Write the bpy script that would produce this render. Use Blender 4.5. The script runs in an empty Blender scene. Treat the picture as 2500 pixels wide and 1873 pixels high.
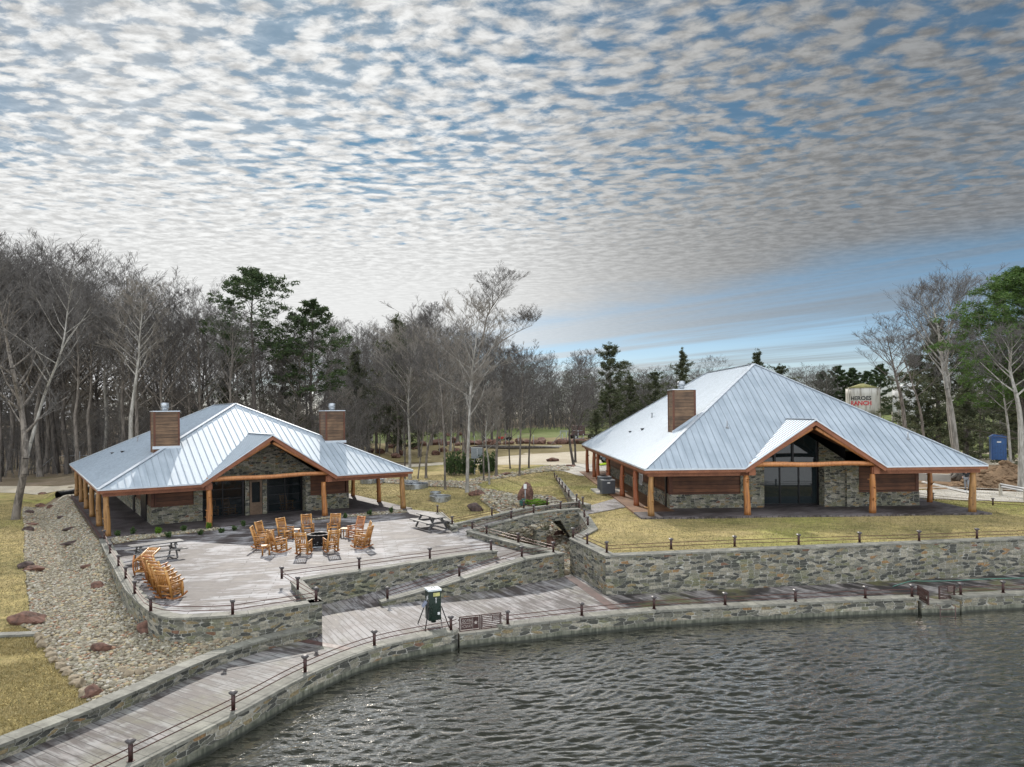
import bpy, bmesh, math, random
import numpy as np
from mathutils import Vector, Matrix
from mathutils.geometry import delaunay_2d_cdt, tessellate_polygon
PI = math.pi
rad = math.radians
S = bpy.context.scene
COL = S.collection

# ------------------------------------------------------------ camera
F, CX, CY = 1740.0, 1250.0, 1006.5          # focal length / principal point in photograph pixels
ROLL = math.atan(0.011)
CH = 7.0
cR = Vector((math.cos(ROLL), 0, -math.sin(ROLL)))
cU = Vector((math.sin(ROLL), 0, math.cos(ROLL)))
cV = Vector((0, 1, 0))
cam = bpy.data.cameras.new('camera')
camo = bpy.data.objects.new('camera', cam)
COL.objects.link(camo)
M = Matrix.Identity(4)
for i in range(3):
    M[i][0] = cR[i]; M[i][1] = cU[i]; M[i][2] = -cV[i]
M[2][3] = CH
camo.matrix_world = M
cam.sensor_width = 36.0
cam.lens = F / 2500.0 * 36.0
cam.shift_y = (CY - 936.5) / 2500.0
cam.clip_start = 0.5
cam.clip_end = 2000
S.camera = camo
S.render.resolution_x = 1024
S.render.resolution_y = 767

# ------------------------------------------------------------ light
SUN_AZ = rad(-15.3)       # from +Y, positive to the east (right)
SUN_EL = rad(33.0)
sdir = Vector((math.sin(SUN_AZ) * math.cos(SUN_EL), math.cos(SUN_AZ) * math.cos(SUN_EL), math.sin(SUN_EL)))
sl = bpy.data.lights.new('sun', 'SUN')
sl.energy = 2.65
sl.angle = rad(0.6)
sl.color = (1.0, 0.94, 0.86)
so = bpy.data.objects.new('sun', sl)
COL.objects.link(so)
so.rotation_euler = (-sdir).to_track_quat('-Z', 'Y').to_euler()
so.location = (0, 0, 60)

W = bpy.data.worlds.new('World')
S.world = W
W.use_nodes = True
S.view_settings.view_transform = 'Standard'
S.view_settings.look = 'None'
S.view_settings.exposure = 0.45
S.view_settings.gamma = 1.0
S.cycles.sample_clamp_direct = 1.6       # keeps the sun's sparkle on the water from burning out


class NT:
    """tiny node helper"""
    def __init__(s, tree):
        s.t = tree
    def n(s, typ, **kw):
        nd = s.t.nodes.new(typ)
        for k, v in kw.items():
            if k.startswith('i_'):
                key = k[2:]
                key = int(key) if key.isdigit() else key.replace('_', ' ')
                s.set(nd.inputs[key], v)
            else:
                setattr(nd, k, v)
        return nd
    def set(s, inp, v):
        if isinstance(v, bpy.types.NodeSocket):
            s.t.links.new(v, inp)
        else:
            inp.default_value = v
    def math(s, op, a, b=0.0, c=None, clamp=False):
        nd = s.t.nodes.new('ShaderNodeMath'); nd.operation = op; nd.use_clamp = clamp
        s.set(nd.inputs[0], a); s.set(nd.inputs[1], b)
        if c is not None: s.set(nd.inputs[2], c)
        return nd.outputs[0]
    def vmath(s, op, a, b=(0, 0, 0)):
        nd = s.t.nodes.new('ShaderNodeVectorMath'); nd.operation = op
        s.set(nd.inputs[0], a); s.set(nd.inputs[1], b)
        return nd.outputs[1] if op in ('DOT_PRODUCT', 'LENGTH') else nd.outputs[0]
    def mix(s, f, a, b, mode='MIX'):
        nd = s.t.nodes.new('ShaderNodeMix'); nd.data_type = 'RGBA'; nd.blend_type = mode
        s.set(nd.inputs[0], f); s.set(nd.inputs[6], a); s.set(nd.inputs[7], b)
        return nd.outputs[2]
    def mapr(s, v, a, b, c=0.0, d=1.0, smooth=True):
        nd = s.t.nodes.new('ShaderNodeMapRange')
        nd.interpolation_type = 'SMOOTHSTEP' if smooth else 'LINEAR'
        for i, x in enumerate((v, a, b, c, d)): s.set(nd.inputs[i], x)
        return nd.outputs[0]
    def noise(s, vec, scale, detail=3.0, rough=0.5, dist=0.0):
        nd = s.t.nodes.new('ShaderNodeTexNoise')
        s.set(nd.inputs['Vector'], vec); nd.inputs['Scale'].default_value = scale
        nd.inputs['Detail'].default_value = detail; nd.inputs['Roughness'].default_value = rough
        nd.inputs['Distortion'].default_value = dist
        return nd
    def ramp(s, v, stops, interp='LINEAR'):
        nd = s.t.nodes.new('ShaderNodeValToRGB'); cr = nd.color_ramp; cr.interpolation = interp
        while len(cr.elements) > 1: cr.elements.remove(cr.elements[-1])
        cr.elements[0].position = stops[0][0]; cr.elements[0].color = (*stops[0][1], 1)
        for p, c in stops[1:]:
            e = cr.elements.new(p); e.color = (*c, 1)
        s.set(nd.inputs[0], v)
        return nd.outputs[0]
    def scale3(s, v, k):
        return s.vmath('MULTIPLY', v, k)


# world: physical sky with a deck of altocumulus in front of it
t = NT(W.node_tree)
W.node_tree.nodes.clear()
sky = t.n('ShaderNodeTexSky', sky_type='NISHITA', sun_disc=False, sun_elevation=SUN_EL, sun_rotation=SUN_AZ,
          altitude=100.0, air_density=1.0, dust_density=0.1, ozone_density=2.0)
tc = t.n('ShaderNodeTexCoord')
dirv = tc.outputs['Generated']
sep = t.n('ShaderNodeSeparateXYZ', i_0=dirv)
zc = t.math('MAXIMUM', sep.outputs[2], 0.012)
px = t.math('DIVIDE', sep.outputs[0], zc)
py = t.math('DIVIDE', sep.outputs[1], zc)
p = t.n('ShaderNodeCombineXYZ', i_0=px, i_1=py, i_2=0.0).outputs[0]
warp = t.noise(p, 0.9, 2.0, 0.5)
pw = t.vmath('ADD', p, t.scale3(t.vmath('SUBTRACT', warp.outputs['Color'], (0.5, 0.5, 0.5)), (0.22, 0.22, 0.0)))
mp = t.n('ShaderNodeMapping', i_Rotation=(0, 0, rad(24)), i_Scale=(0.80, 1.05, 1.0))
t.set(mp.inputs['Vector'], pw)
# dimpled cells: smooth voronoi blended with fractal noise
vor = t.n('ShaderNodeTexVoronoi', feature='SMOOTH_F1', i_Scale=17.0)
vor.inputs['Smoothness'].default_value = 0.7
vor.inputs['Randomness'].default_value = 1.0
t.set(vor.inputs['Vector'], mp.outputs[0])
n1 = t.noise(mp.outputs[0], 14.0, 5.0, 0.62, 0.2)
n2 = t.noise(p, 1.1, 3.0, 0.55)
cell = t.math('SUBTRACT', 0.95, t.math('MULTIPLY', vor.outputs['Distance'], 0.95))
plen = t.vmath('LENGTH', p)
fade = t.mapr(plen, 2.8, 7.0, 1.0, 0.22)
det = t.math('ADD', t.math('MULTIPLY', t.math('SUBTRACT', cell, 0.62), 0.62), t.math('MULTIPLY', t.math('SUBTRACT', n1.outputs[0], 0.5), 0.85))
dens = t.math('ADD', 0.69, t.math('MULTIPLY', det, fade))
dens = t.math('ADD', dens, t.math('MULTIPLY', n2.outputs[0], 0.36))
# deck gets thicker (cells merge) with distance
dens = t.math('ADD', dens, t.mapr(plen, 2.4, 6.0, 0.0, 0.34))
mask = t.mapr(dens, 0.50, 0.91)
# straight edge of the deck
edge = t.math('ADD', t.math('ADD', py, t.math('MULTIPLY', px, 1.53)), t.math('MULTIPLY', t.math('SUBTRACT', t.noise(p, 0.5, 4.0, 0.6).outputs[0], 0.5), 4.5))
edge_m = t.mapr(edge, 6.8, 10.8, 1.0, 0.0)
# thin streaks beyond the edge
q2 = t.n('ShaderNodeCombineXYZ', i_0=t.math('MULTIPLY', t.math('ADD', py, t.math('MULTIPLY', px, 1.45)), 0.30), i_1=t.math('MULTIPLY', t.math('SUBTRACT', px, py), 0.045), i_2=0.0).outputs[0]
st = t.noise(q2, 1.0, 5.0, 0.62, 0.25)
stm = t.mapr(st.outputs[0], 0.40, 0.66, 0.0, 0.78)
far_m = t.mapr(plen, 14.0, 30.0, 0.0, 0.55)
mask = t.math('MAXIMUM', t.math('MULTIPLY', mask, edge_m), t.math('MAXIMUM', stm, far_m), clamp=True)
# cloud brightness: brighter towards the sun, greyer away from it and in thick spots
sdot = t.vmath('DOT_PRODUCT', dirv, tuple(sdir))
ddot = t.vmath('DOT_PRODUCT', dirv, (math.sin(rad(42)) * math.cos(rad(14)), math.cos(rad(42)) * math.cos(rad(14)), math.sin(rad(14))))
lum = t.mapr(ddot, 0.72, 0.99, 1.0, 0.42)
back = t.mapr(sep.outputs[1], 0.25, -0.45, 1.0, 3.3)      # unseen front-lit clouds behind the camera, brightened further as fill for shaded sides
shade = t.math('ADD', 1.0, t.math('MULTIPLY', fade, t.mapr(n1.outputs[0], 0.33, 0.70, -0.34, 0.16)))
high = t.mapr(sep.outputs[2], 0.54, 0.85, 1.0, 1.7)  # clouds above the view brightened as added fill light
bdot = t.vmath('DOT_PRODUCT', dirv, (math.sin(rad(-22)) * math.cos(rad(11)), math.cos(rad(-22)) * math.cos(rad(11)), math.sin(rad(11))))
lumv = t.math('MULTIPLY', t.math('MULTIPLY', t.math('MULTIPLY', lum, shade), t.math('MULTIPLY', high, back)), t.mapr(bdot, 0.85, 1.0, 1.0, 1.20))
ccol = t.mix(t.mapr(sdot, 0.6, 0.9), (0.555, 0.59, 0.63, 1), (0.66, 0.665, 0.66, 1))
CLOUD = 5.35
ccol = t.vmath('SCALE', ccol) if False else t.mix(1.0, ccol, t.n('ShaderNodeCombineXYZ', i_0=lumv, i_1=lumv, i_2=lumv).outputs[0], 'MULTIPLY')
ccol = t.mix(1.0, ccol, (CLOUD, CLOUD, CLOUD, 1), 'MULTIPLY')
tint = t.mix(t.mapr(sep.outputs[2], 0.0, 0.30), (0.40, 0.42, 0.50, 1), (0.155, 0.265, 0.280, 1))
skyc = t.mix(1.0, sky.outputs[0], tint, 'MULTIPLY')
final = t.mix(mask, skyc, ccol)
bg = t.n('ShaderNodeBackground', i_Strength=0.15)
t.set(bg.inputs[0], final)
wo = t.n('ShaderNodeOutputWorld')
t.set(wo.inputs[0], bg.outputs[0])


# ------------------------------------------------------------ pixel -> world helpers (photograph pixels)
def G(x, y, z=0.0):
    r = cV + cR * ((x - CX) / F) - cU * ((y - CY) / F)
    k = (z - CH) / r.z
    return Vector((r.x * k, r.y * k, z))


def GD(x, y, d):
    r = cV + cR * ((x - CX) / F) - cU * ((y - CY) / F)
    return Vector((r.x * d, d, CH + r.z * d))


# ------------------------------------------------------------ objects and tags
def tag(o, label=None, cat=None, group=None, kind=None):
    if label: o['label'] = label
    if cat: o['category'] = cat
    if group: o['group'] = group
    if kind: o['kind'] = kind
    return o


def empty(name, loc=(0, 0, 0), rz=0.0, label=None, cat=None, group=None, parent=None):
    o = bpy.data.objects.new(name, None)
    o.empty_display_size = 0.2
    COL.objects.link(o)
    o.location = loc
    o.rotation_euler = (0, 0, rz)
    o.parent = parent
    return tag(o, label, cat, group)


def copy_tree(o, parent=None):
    c = o.copy()
    COL.objects.link(c)
    c.parent = parent
    for ch in list(o.children):
        copy_tree(ch, c)
    return c


class MB:
    """collects geometry, then becomes ONE mesh object; uv in metres"""
    def __init__(s):
        s.v = []; s.f = []; s.uv = []; s.sm = []
    def face(s, pts, uv=None, smooth=False):
        b = len(s.v)
        s.v.extend([tuple(p) for p in pts])
        s.f.append(tuple(range(b, b + len(pts))))
        if uv is None:
            p = [Vector(q) for q in pts]
            n = Vector((0, 0, 0))
            for i in range(len(p)):
                a, c = p[i], p[(i + 1) % len(p)]
                n += Vector(((a.y - c.y) * (a.z + c.z), (a.z - c.z) * (a.x + c.x), (a.x - c.x) * (a.y + c.y)))
            if n.length > 0: n.normalize()
            if abs(n.z) > 0.95:
                uv = [(q.x, q.y) for q in p]
            else:
                tt = Vector((0, 0, 1)).cross(n).normalized()
                bt = n.cross(tt)
                uv = [(q.dot(tt), q.dot(bt)) for q in p]
        s.uv.append(uv); s.sm.append(smooth)
        return s
    def hexa(s, a, b):
        """a, b: two quads (bottom, top), each ccw seen from above"""
        s.face(a[::-1]); s.face(b)
        for i in range(4):
            j = (i + 1) % 4
            s.face([a[i], a[j], b[j], b[i]])
        return s
    def box(s, c, d, rz=0.0, m=None):
        hx, hy, hz = d[0] / 2, d[1] / 2, d[2] / 2
        cs, sn = math.cos(rz), math.sin(rz)
        def P(x, y, z):
            q = Vector((c[0] + x * cs - y * sn, c[1] + x * sn + y * cs, c[2] + z))
            return m @ q if m is not None else q
        a = [P(-hx, -hy, -hz), P(hx, -hy, -hz), P(hx, hy, -hz), P(-hx, hy, -hz)]
        b = [P(-hx, -hy, hz), P(hx, -hy, hz), P(hx, hy, hz), P(-hx, hy, hz)]
        return s.hexa(a, b)
    def bar(s, p0, p1, w, h, up=(0, 0, 1)):
        """rectangular bar from p0 to p1"""
        p0, p1 = Vector(p0), Vector(p1)
        d = (p1 - p0).normalized()
        up = Vector(up)
        if abs(d.dot(up)) > 0.97: up = Vector((1, 0, 0)) if abs(d.x) < 0.9 else Vector((0, 1, 0))
        sd = d.cross(up).normalized() * (w / 2)
        u2 = sd.cross(d).normalized() * (h / 2)
        a = [p0 - sd - u2, p0 + sd - u2, p0 + sd + u2, p0 - sd + u2]
        b = [p1 - sd - u2, p1 + sd - u2, p1 + sd + u2, p1 - sd + u2]
        s.face(a); s.face(b[::-1])
        for i in range(4):
            j = (i + 1) % 4
            s.face([a[j], a[i], b[i], b[j]])
        return s
    def tube(s, pts, rs, n=8, cap=True, jit=0.0, rnd=None):
        pts = [Vector(p) for p in pts]
        if not hasattr(rs, '__len__'): rs = [rs] * len(pts)
        rings = []
        L = 0.0; ls = []
        for i, p in enumerate(pts):
            if i: L += (p - pts[i - 1]).length
            ls.append(L)
            d = (pts[min(i + 1, len(pts) - 1)] - pts[max(i - 1, 0)]).normalized()
            if i == 0:
                ref = Vector((0, 0, 1)) if abs(d.z) < 0.9 else Vector((1, 0, 0))
                u = d.cross(ref).normalized()
            else:
                u = (u - d * u.dot(d)).normalized()
            w = d.cross(u)
            ring = []
            for k in range(n):
                a = 2 * PI * k / n
                r = rs[i] * (1 + (rnd.uniform(-jit, jit) if rnd else 0))
                ring.append(p + (u * math.cos(a) + w * math.sin(a)) * r)
            rings.append(ring)
        base = len(s.v)
        for r in rings: s.v.extend([tuple(q) for q in r])
        for i in range(len(rings) - 1):
            for k in range(n):
                k2 = (k + 1) % n
                s.f.append((base + i * n + k, base + (i + 1) * n + k, base + (i + 1) * n + k2, base + i * n + k2))
                c = 2 * PI * rs[i]
                s.uv.append([(k / n * c, ls[i]), (k / n * c, ls[i + 1]), ((k + 1) / n * c, ls[i + 1]), ((k + 1) / n * c, ls[i])])
                s.sm.append(n > 5)
        if cap:
            s.f.append(tuple(base + k for k in range(n))); s.uv.append([(0, 0)] * n); s.sm.append(False)
            e = base + (len(rings) - 1) * n
            s.f.append(tuple(e + k for k in range(n))[::-1]); s.uv.append([(0, 0)] * n); s.sm.append(False)
        return s
    def cyl(s, c, r, h, n=20, r2=None):
        """upright cylinder from c (base centre)"""
        return s.tube([c, (c[0], c[1], c[2] + h)], [r, r if r2 is None else r2], n)
    def poly(s, pts2, z0, z1):
        """extruded polygon (xy list), caps tessellated"""
        P = [Vector((q[0], q[1], 0)) for q in pts2]
        area = sum(P[i].x * P[(i + 1) % len(P)].y - P[(i + 1) % len(P)].x * P[i].y for i in range(len(P)))
        if area < 0: P = P[::-1]
        tri = tessellate_polygon([P])
        for a, b, c in tri:
            q = [P[a], P[b], P[c]]
            if (q[1] - q[0]).cross(q[2] - q[0]).z < 0: q = q[::-1]
            s.face([(v.x, v.y, z1) for v in q])
            s.face([(v.x, v.y, z0) for v in q[::-1]])
        for i in range(len(P)):
            a, b = P[i], P[(i + 1) % len(P)]
            s.face([(a.x, a.y, z0), (b.x, b.y, z0), (b.x, b.y, z1), (a.x, a.y, z1)])
        return s
    def mesh(s, name, mat=None):
        me = bpy.data.meshes.new(name)
        me.from_pydata(s.v, [], s.f)
        uvl = me.uv_layers.new(name='UVMap')
        flat = [c for f in s.uv for q in f for c in (q[0], q[1])]
        uvl.data.foreach_set('uv', flat)
        me.polygons.foreach_set('use_smooth', s.sm)
        if mat: me.materials.append(mat)
        me.update()
        return me
    def build(s, name, mat=None, parent=None, weld=False):
        me = s.mesh(name, mat)
        if weld:
            bm = bmesh.new(); bm.from_mesh(me)
            bmesh.ops.remove_doubles(bm, verts=bm.verts, dist=1e-4)
            bm.to_mesh(me); bm.free()
        o = bpy.data.objects.new(name, me)
        COL.objects.link(o)
        o.parent = parent
        return o


def raw_obj(name, verts, faces, mat=None, parent=None, smooth=False):
    me = bpy.data.meshes.new(name)
    me.from_pydata(verts, [], faces)
    if smooth: me.polygons.foreach_set('use_smooth', [True] * len(me.polygons))
    if mat: me.materials.append(mat)
    me.update()
    o = bpy.data.objects.new(name, me)
    COL.objects.link(o)
    o.parent = parent
    return o


def np_mesh(name, V, Fc, mat, smooth=False):
    """V (n,3), Fc (m,k) same-size faces -> mesh, fast"""
    me = bpy.data.meshes.new(name)
    V = np.ascontiguousarray(V, dtype=np.float32); Fc = np.ascontiguousarray(Fc, dtype=np.int32)
    m, k = Fc.shape
    me.vertices.add(len(V)); me.vertices.foreach_set('co', V.ravel())
    me.loops.add(m * k); me.loops.foreach_set('vertex_index', Fc.ravel())
    me.polygons.add(m)
    me.polygons.foreach_set('loop_start', np.arange(0, m * k, k, dtype=np.int32))
    me.polygons.foreach_set('loop_total', np.full(m, k, dtype=np.int32))
    if smooth: me.polygons.foreach_set('use_smooth', np.ones(m, dtype=bool))
    if mat: me.materials.append(mat)
    me.update(calc_edges=True)
    return me


def link(name, me, parent=None, loc=None):
    o = bpy.data.objects.new(name, me); COL.objects.link(o); o.parent = parent
    if loc is not None: o.location = loc
    return o


# ------------------------------------------------------------ materials
def mat(name):
    m = bpy.data.materials.new(name); m.use_nodes = True
    m.node_tree.nodes.clear()
    t = NT(m.node_tree)
    b = t.n('ShaderNodeBsdfPrincipled'); o = t.n('ShaderNodeOutputMaterial')
    t.set(o.inputs[0], b.outputs[0])
    return m, t, b


def bump(t, b, h, strength=0.5, dist=0.02, normal=None):
    bp = t.n('ShaderNodeBump', i_Strength=strength, i_Distance=dist)
    t.set(bp.inputs['Height'], h)
    if normal is not None: t.set(bp.inputs['Normal'], normal)
    t.set(b.inputs['Normal'], bp.outputs[0])
    return bp.outputs[0]


def UV(t): return t.n('ShaderNodeTexCoord').outputs['UV']
def POS(t): return t.n('ShaderNodeNewGeometry').outputs['Position']
def OBJ(t): return t.n('ShaderNodeTexCoord').outputs['Object']


def m_plain(name, col, rough=0.6, metal=0.0, var=0.12, scale=6.0, coat=0.0, bumpy=0.0):
    m, t, b = mat(name)
    n = t.noise(OBJ(t), scale, 4.0, 0.6)
    lo = tuple(c * (1 - var) for c in col) + (1,); hi = tuple(min(1, c * (1 + var)) for c in col) + (1,)
    t.set(b.inputs['Base Color'], t.mix(t.mapr(n.outputs[0], 0.3, 0.7), lo, hi))
    t.set(b.inputs['Roughness'], t.mapr(n.outputs[0], 0.2, 0.8, max(0.03, rough - 0.08), min(1, rough + 0.08)))
    b.inputs['Metallic'].default_value = metal
    if coat: b.inputs['Coat Weight'].default_value = coat
    if bumpy: bump(t, b, n.outputs[0], 0.6, bumpy)
    return m


def m_stone(name, sx=2.5, sy=5.6, warm=0.0, seed=0.0, bright=1.0, wet=False):
    """random ledgestone in uv metres, pale mortar joints"""
    m, t, b = mat(name)
    uv = t.vmath('ADD', UV(t), (seed * 3.1, seed * 7.7, 0))
    wn = t.noise(uv, 1.6, 3.0, 0.6)
    uv2 = t.vmath('ADD', uv, t.scale3(t.vmath('SUBTRACT', wn.outputs['Color'], (0.5, 0.5, 0.5)), (0.12, 0.07, 0)))
    mp = t.n('ShaderNodeMapping', i_Scale=(sx, sy, 1)); t.set(mp.inputs['Vector'], uv2)
    def vor(feat):
        v = t.n('ShaderNodeTexVoronoi', feature=feat, distance='CHEBYCHEV', voronoi_dimensions='2D', i_Scale=1.0)
        v.inputs['Randomness'].default_value = 0.80
        t.set(v.inputs['Vector'], mp.outputs[0]); return v
    f1, f2 = vor('F1'), vor('F2')
    gap = t.math('SUBTRACT', f2.outputs['Distance'], f1.outputs['Distance'])
    sp = t.n('ShaderNodeSeparateColor', i_0=f1.outputs['Color'])
    k = bright * 1.12
    pal = t.ramp(sp.outputs[0], [(0.0, (.026 * k, .028 * k, .029 * k)), (.19, (.095 * k, .098 * k, .086 * k)), (.36, (.18 * k, .182 * k, .15 * k)),
                                 (.50, (.23 * k, .225 * k, .19 * k)), (.66, (.16 * k, .165 * k, .105 * k)), (.78, (.34 * k, .33 * k, .285 * k)),
                                 (.90, (.24 * k, .19 * k, .10 * k)), (.965, (.27 * k, .155 * k, .06 * k)), (.985, (.16 * k, .07 * k, .04 * k))], 'CONSTANT')
    fine = t.noise(uv, 14.0, 5.0, 0.65)
    pal = t.mix(t.mapr(fine.outputs[0], 0.3, 0.75, 0.0, 0.45), pal, t.mix(0.5, pal, (0.30, 0.31, 0.26, 1)), 'MIX')
    pal = t.mix(t.mapr(fine.outputs[0], 0.62, 0.38, 0.0, 0.5), pal, (0.05, 0.055, 0.05, 1))
    pal = t.mix(1.0, pal, (1.08, 1.0, 0.90, 1), 'MULTIPLY')
    jw = t.mapr(gap, 0.03, 0.115, 1.0, 0.0)
    mort = t.mix(t.mapr(wn.outputs[0], 0.35, 0.65), (0.27, 0.265, 0.23, 1), (0.46, 0.44, 0.385, 1))
    col = t.mix(t.math('MULTIPLY', jw, 0.9), pal, mort)
    big = t.noise(uv, 0.55, 3.0, 0.6)
    col = t.mix(t.mapr(big.outputs[0], 0.5, 0.72, 0.0, 0.55), col, t.mix(1.0, col, (0.72, 0.80, 0.52, 1), 'MULTIPLY'))
    if wet:
        sepu = t.n('ShaderNodeSeparateXYZ', i_0=UV(t))
        stk = t.n('ShaderNodeMapping', i_Scale=(7.0, 0.7, 1)); t.set(stk.inputs['Vector'], uv)
        sn = t.noise(stk.outputs[0], 1.0, 4.0, 0.65)
        low = t.mapr(t.math('ADD', sepu.outputs[1], t.math('MULTIPLY', wn.outputs[0], 0.14)), -1.06, -0.96, 1.0, 0.0)      # render band under the stone course
        col = t.mix(low, col, t.mix(t.mapr(sn.outputs[0], 0.35, 0.65), (0.06, 0.064, 0.045, 1), (0.165, 0.165, 0.125, 1)))
        col = t.mix(t.mapr(sepu.outputs[1], -1.27, -1.17, 0.85, 0.0), col, (0.02, 0.022, 0.016, 1))
        col = t.mix(t.mapr(sn.outputs[0], 0.62, 0.74, 0.0, 0.35), col, (0.36, 0.36, 0.31, 1))
        jw = t.math('MULTIPLY', jw, t.math('SUBTRACT', 1.0, low))
    t.set(b.inputs['Base Color'], col)
    b.inputs['Roughness'].default_value = 0.82
    h = t.math('ADD', t.math('MULTIPLY', jw, -1.0), t.math('ADD', t.math('MULTIPLY', fine.outputs[0], 0.7), t.math('MULTIPLY', sp.outputs[1], 0.9)))
    bump(t, b, h, 0.75, 0.035)
    return m


def m_planks(name, ang, base=(0.235, 0.222, 0.225), dark=(0.055, 0.045, 0.043), pw=0.17, pl=2.2, wet=0.0, green=0.0, gs=(1.3, 9.0), lo=0.70, hi=0.96):
    """concrete stamped and stained like old boards, sealed"""
    m, t, b = mat(name)
    mp = t.n('ShaderNodeMapping', i_Rotation=(0, 0, ang)); t.set(mp.inputs['Vector'], POS(t))
    v = mp.outputs[0]
    br = t.n('ShaderNodeTexBrick', offset=0.37, offset_frequency=2, i_Scale=1.0)
    br.inputs['Brick Width'].default_value = pl; br.inputs['Row Height'].default_value = pw
    br.inputs['Mortar Size'].default_value = 0.014; br.inputs['Mortar Smooth'].default_value = 0.3
    br.inputs['Color1'].default_value = (0.25, 0.25, 0.25, 1); br.inputs['Color2'].default_value = (0.75, 0.75, 0.75, 1)
    br.inputs['Mortar'].default_value = (0, 0, 0, 1)
    t.set(br.inputs['Vector'], v)
    st = t.n('ShaderNodeMapping', i_Scale=(gs[0], gs[1], 1)); t.set(st.inputs['Vector'], v)
    grain = t.noise(st.outputs[0], 1.0, 6.0, 0.7, 0.4)
    blot = t.noise(v, 0.42, 5.0, 0.65, 0.6)
    k = t.math('ADD', t.math('MULTIPLY', grain.outputs[0], 0.75), t.math('ADD', t.math('MULTIPLY', blot.outputs[0], 0.75), t.math('MULTIPLY', br.outputs['Color'], 0.16)))
    f = t.mapr(k, lo + wet, hi + wet, 0.0, 1.0)
    col = t.mix(f, (*dark, 1), (*base, 1))
    hue = t.noise(v, 1.7, 3.0, 0.6)
    col = t.mix(t.mapr(hue.outputs[0], 0.42, 0.7, 0.0, 0.28), col, t.mix(1.0, col, (1.0, 0.82, 0.78, 1), 'MULTIPLY'))
    if green:
        g = t.noise(v, 0.5, 4.0, 0.6)
        col = t.mix(t.mapr(g.outputs[0], 0.50, 0.68, 0.0, green), col, (0.12, 0.115, 0.045, 1))
    col = t.mix(t.math('MULTIPLY', br.outputs['Fac'], 0.75), col, (0.035, 0.03, 0.03, 1))
    t.set(b.inputs['Base Color'], col)
    t.set(b.inputs['Roughness'], t.mapr(k, 0.5, 0.95, 0.50, 0.70))
    b.inputs['Specular IOR Level'].default_value = 0.30
    h = t.math('ADD', t.math('MULTIPLY', br.outputs['Fac'], -1.2), t.math('MULTIPLY', grain.outputs[0], 0.8))
    bump(t, b, h, 0.55, 0.012)
    return m


def m_wood(name, a, c, along=(12.0, 12.0, 0.9), board=None, rough=0.6, use_uv=True, vary=0.0):
    m, t, b = mat(name)
    v = UV(t) if use_uv else OBJ(t)
    mp = t.n('ShaderNodeMapping', i_Scale=along); t.set(mp.inputs['Vector'], v)
    n = t.noise(mp.outputs[0], 1.0, 5.0, 0.65, 1.2)
    n2 = t.noise(v, 1.3, 3.0, 0.5)
    f = t.math('ADD', t.math('MULTIPLY', n.outputs[0], 0.75), t.math('MULTIPLY', n2.outputs[0], 0.5))
    col = t.mix(t.mapr(f, 0.45, 0.80), (*a, 1), (*c, 1))
    h = n.outputs[0]
    if board:
        sp = t.n('ShaderNodeSeparateXYZ', i_0=v)
        q = t.math('DIVIDE', sp.outputs[1], board)
        fr = t.math('FRACT', q)
        seam = t.mapr(fr, 0.0, 0.20, 1.0, 0.0)
        wn = t.n('ShaderNodeTexWhiteNoise', noise_dimensions='1D'); t.set(wn.inputs['W'], t.math('FLOOR', q))
        col = t.mix(t.mapr(wn.outputs[0], 0.0, 1.0, 0.0, 0.8), col, t.mix(1.0, col, (0.45, 0.42, 0.40, 1), 'MULTIPLY'))
        col = t.mix(t.math('MULTIPLY', seam, 0.8), col, (0.012, 0.008, 0.006, 1))
        h = t.math('SUBTRACT', t.math('ADD', t.math('MULTIPLY', h, 0.4), t.math('MULTIPLY', fr, 1.0)), seam)
    if vary:
        oi = t.n('ShaderNodeObjectInfo')
        col = t.mix(t.math('MULTIPLY', oi.outputs['Random'], vary), col, t.mix(1.0, col, (0.50, 0.42, 0.40, 1), 'MULTIPLY'))
    t.set(b.inputs['Base Color'], col)
    b.inputs['Roughness'].default_value = rough
    bump(t, b, h, 0.5, 0.012)
    return m


def m_log(name, a, c, knot=(0.06, 0.02, 0.01)):
    """peeled cedar log"""
    m, t, b = mat(name)
    v = OBJ(t)
    mp = t.n('ShaderNodeMapping', i_Scale=(9, 9, 0.8)); t.set(mp.inputs['Vector'], v)
    n = t.noise(mp.outputs[0], 1.0, 5.0, 0.6, 0.8)
    k = t.n('ShaderNodeTexVoronoi', i_Scale=3.2); t.set(k.inputs['Vector'], v)
    col = t.mix(t.mapr(n.outputs[0], 0.32, 0.68), (*a, 1), (*c, 1))
    col = t.mix(t.mapr(k.outputs['Distance'], 0.05, 0.17, 0.85, 0.0), col, (*knot, 1))
    t.set(b.inputs['Base Color'], col)
    b.inputs['Roughness'].default_value = 0.5
    bump(t, b, n.outputs[0], 0.5, 0.02)
    return m


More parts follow.
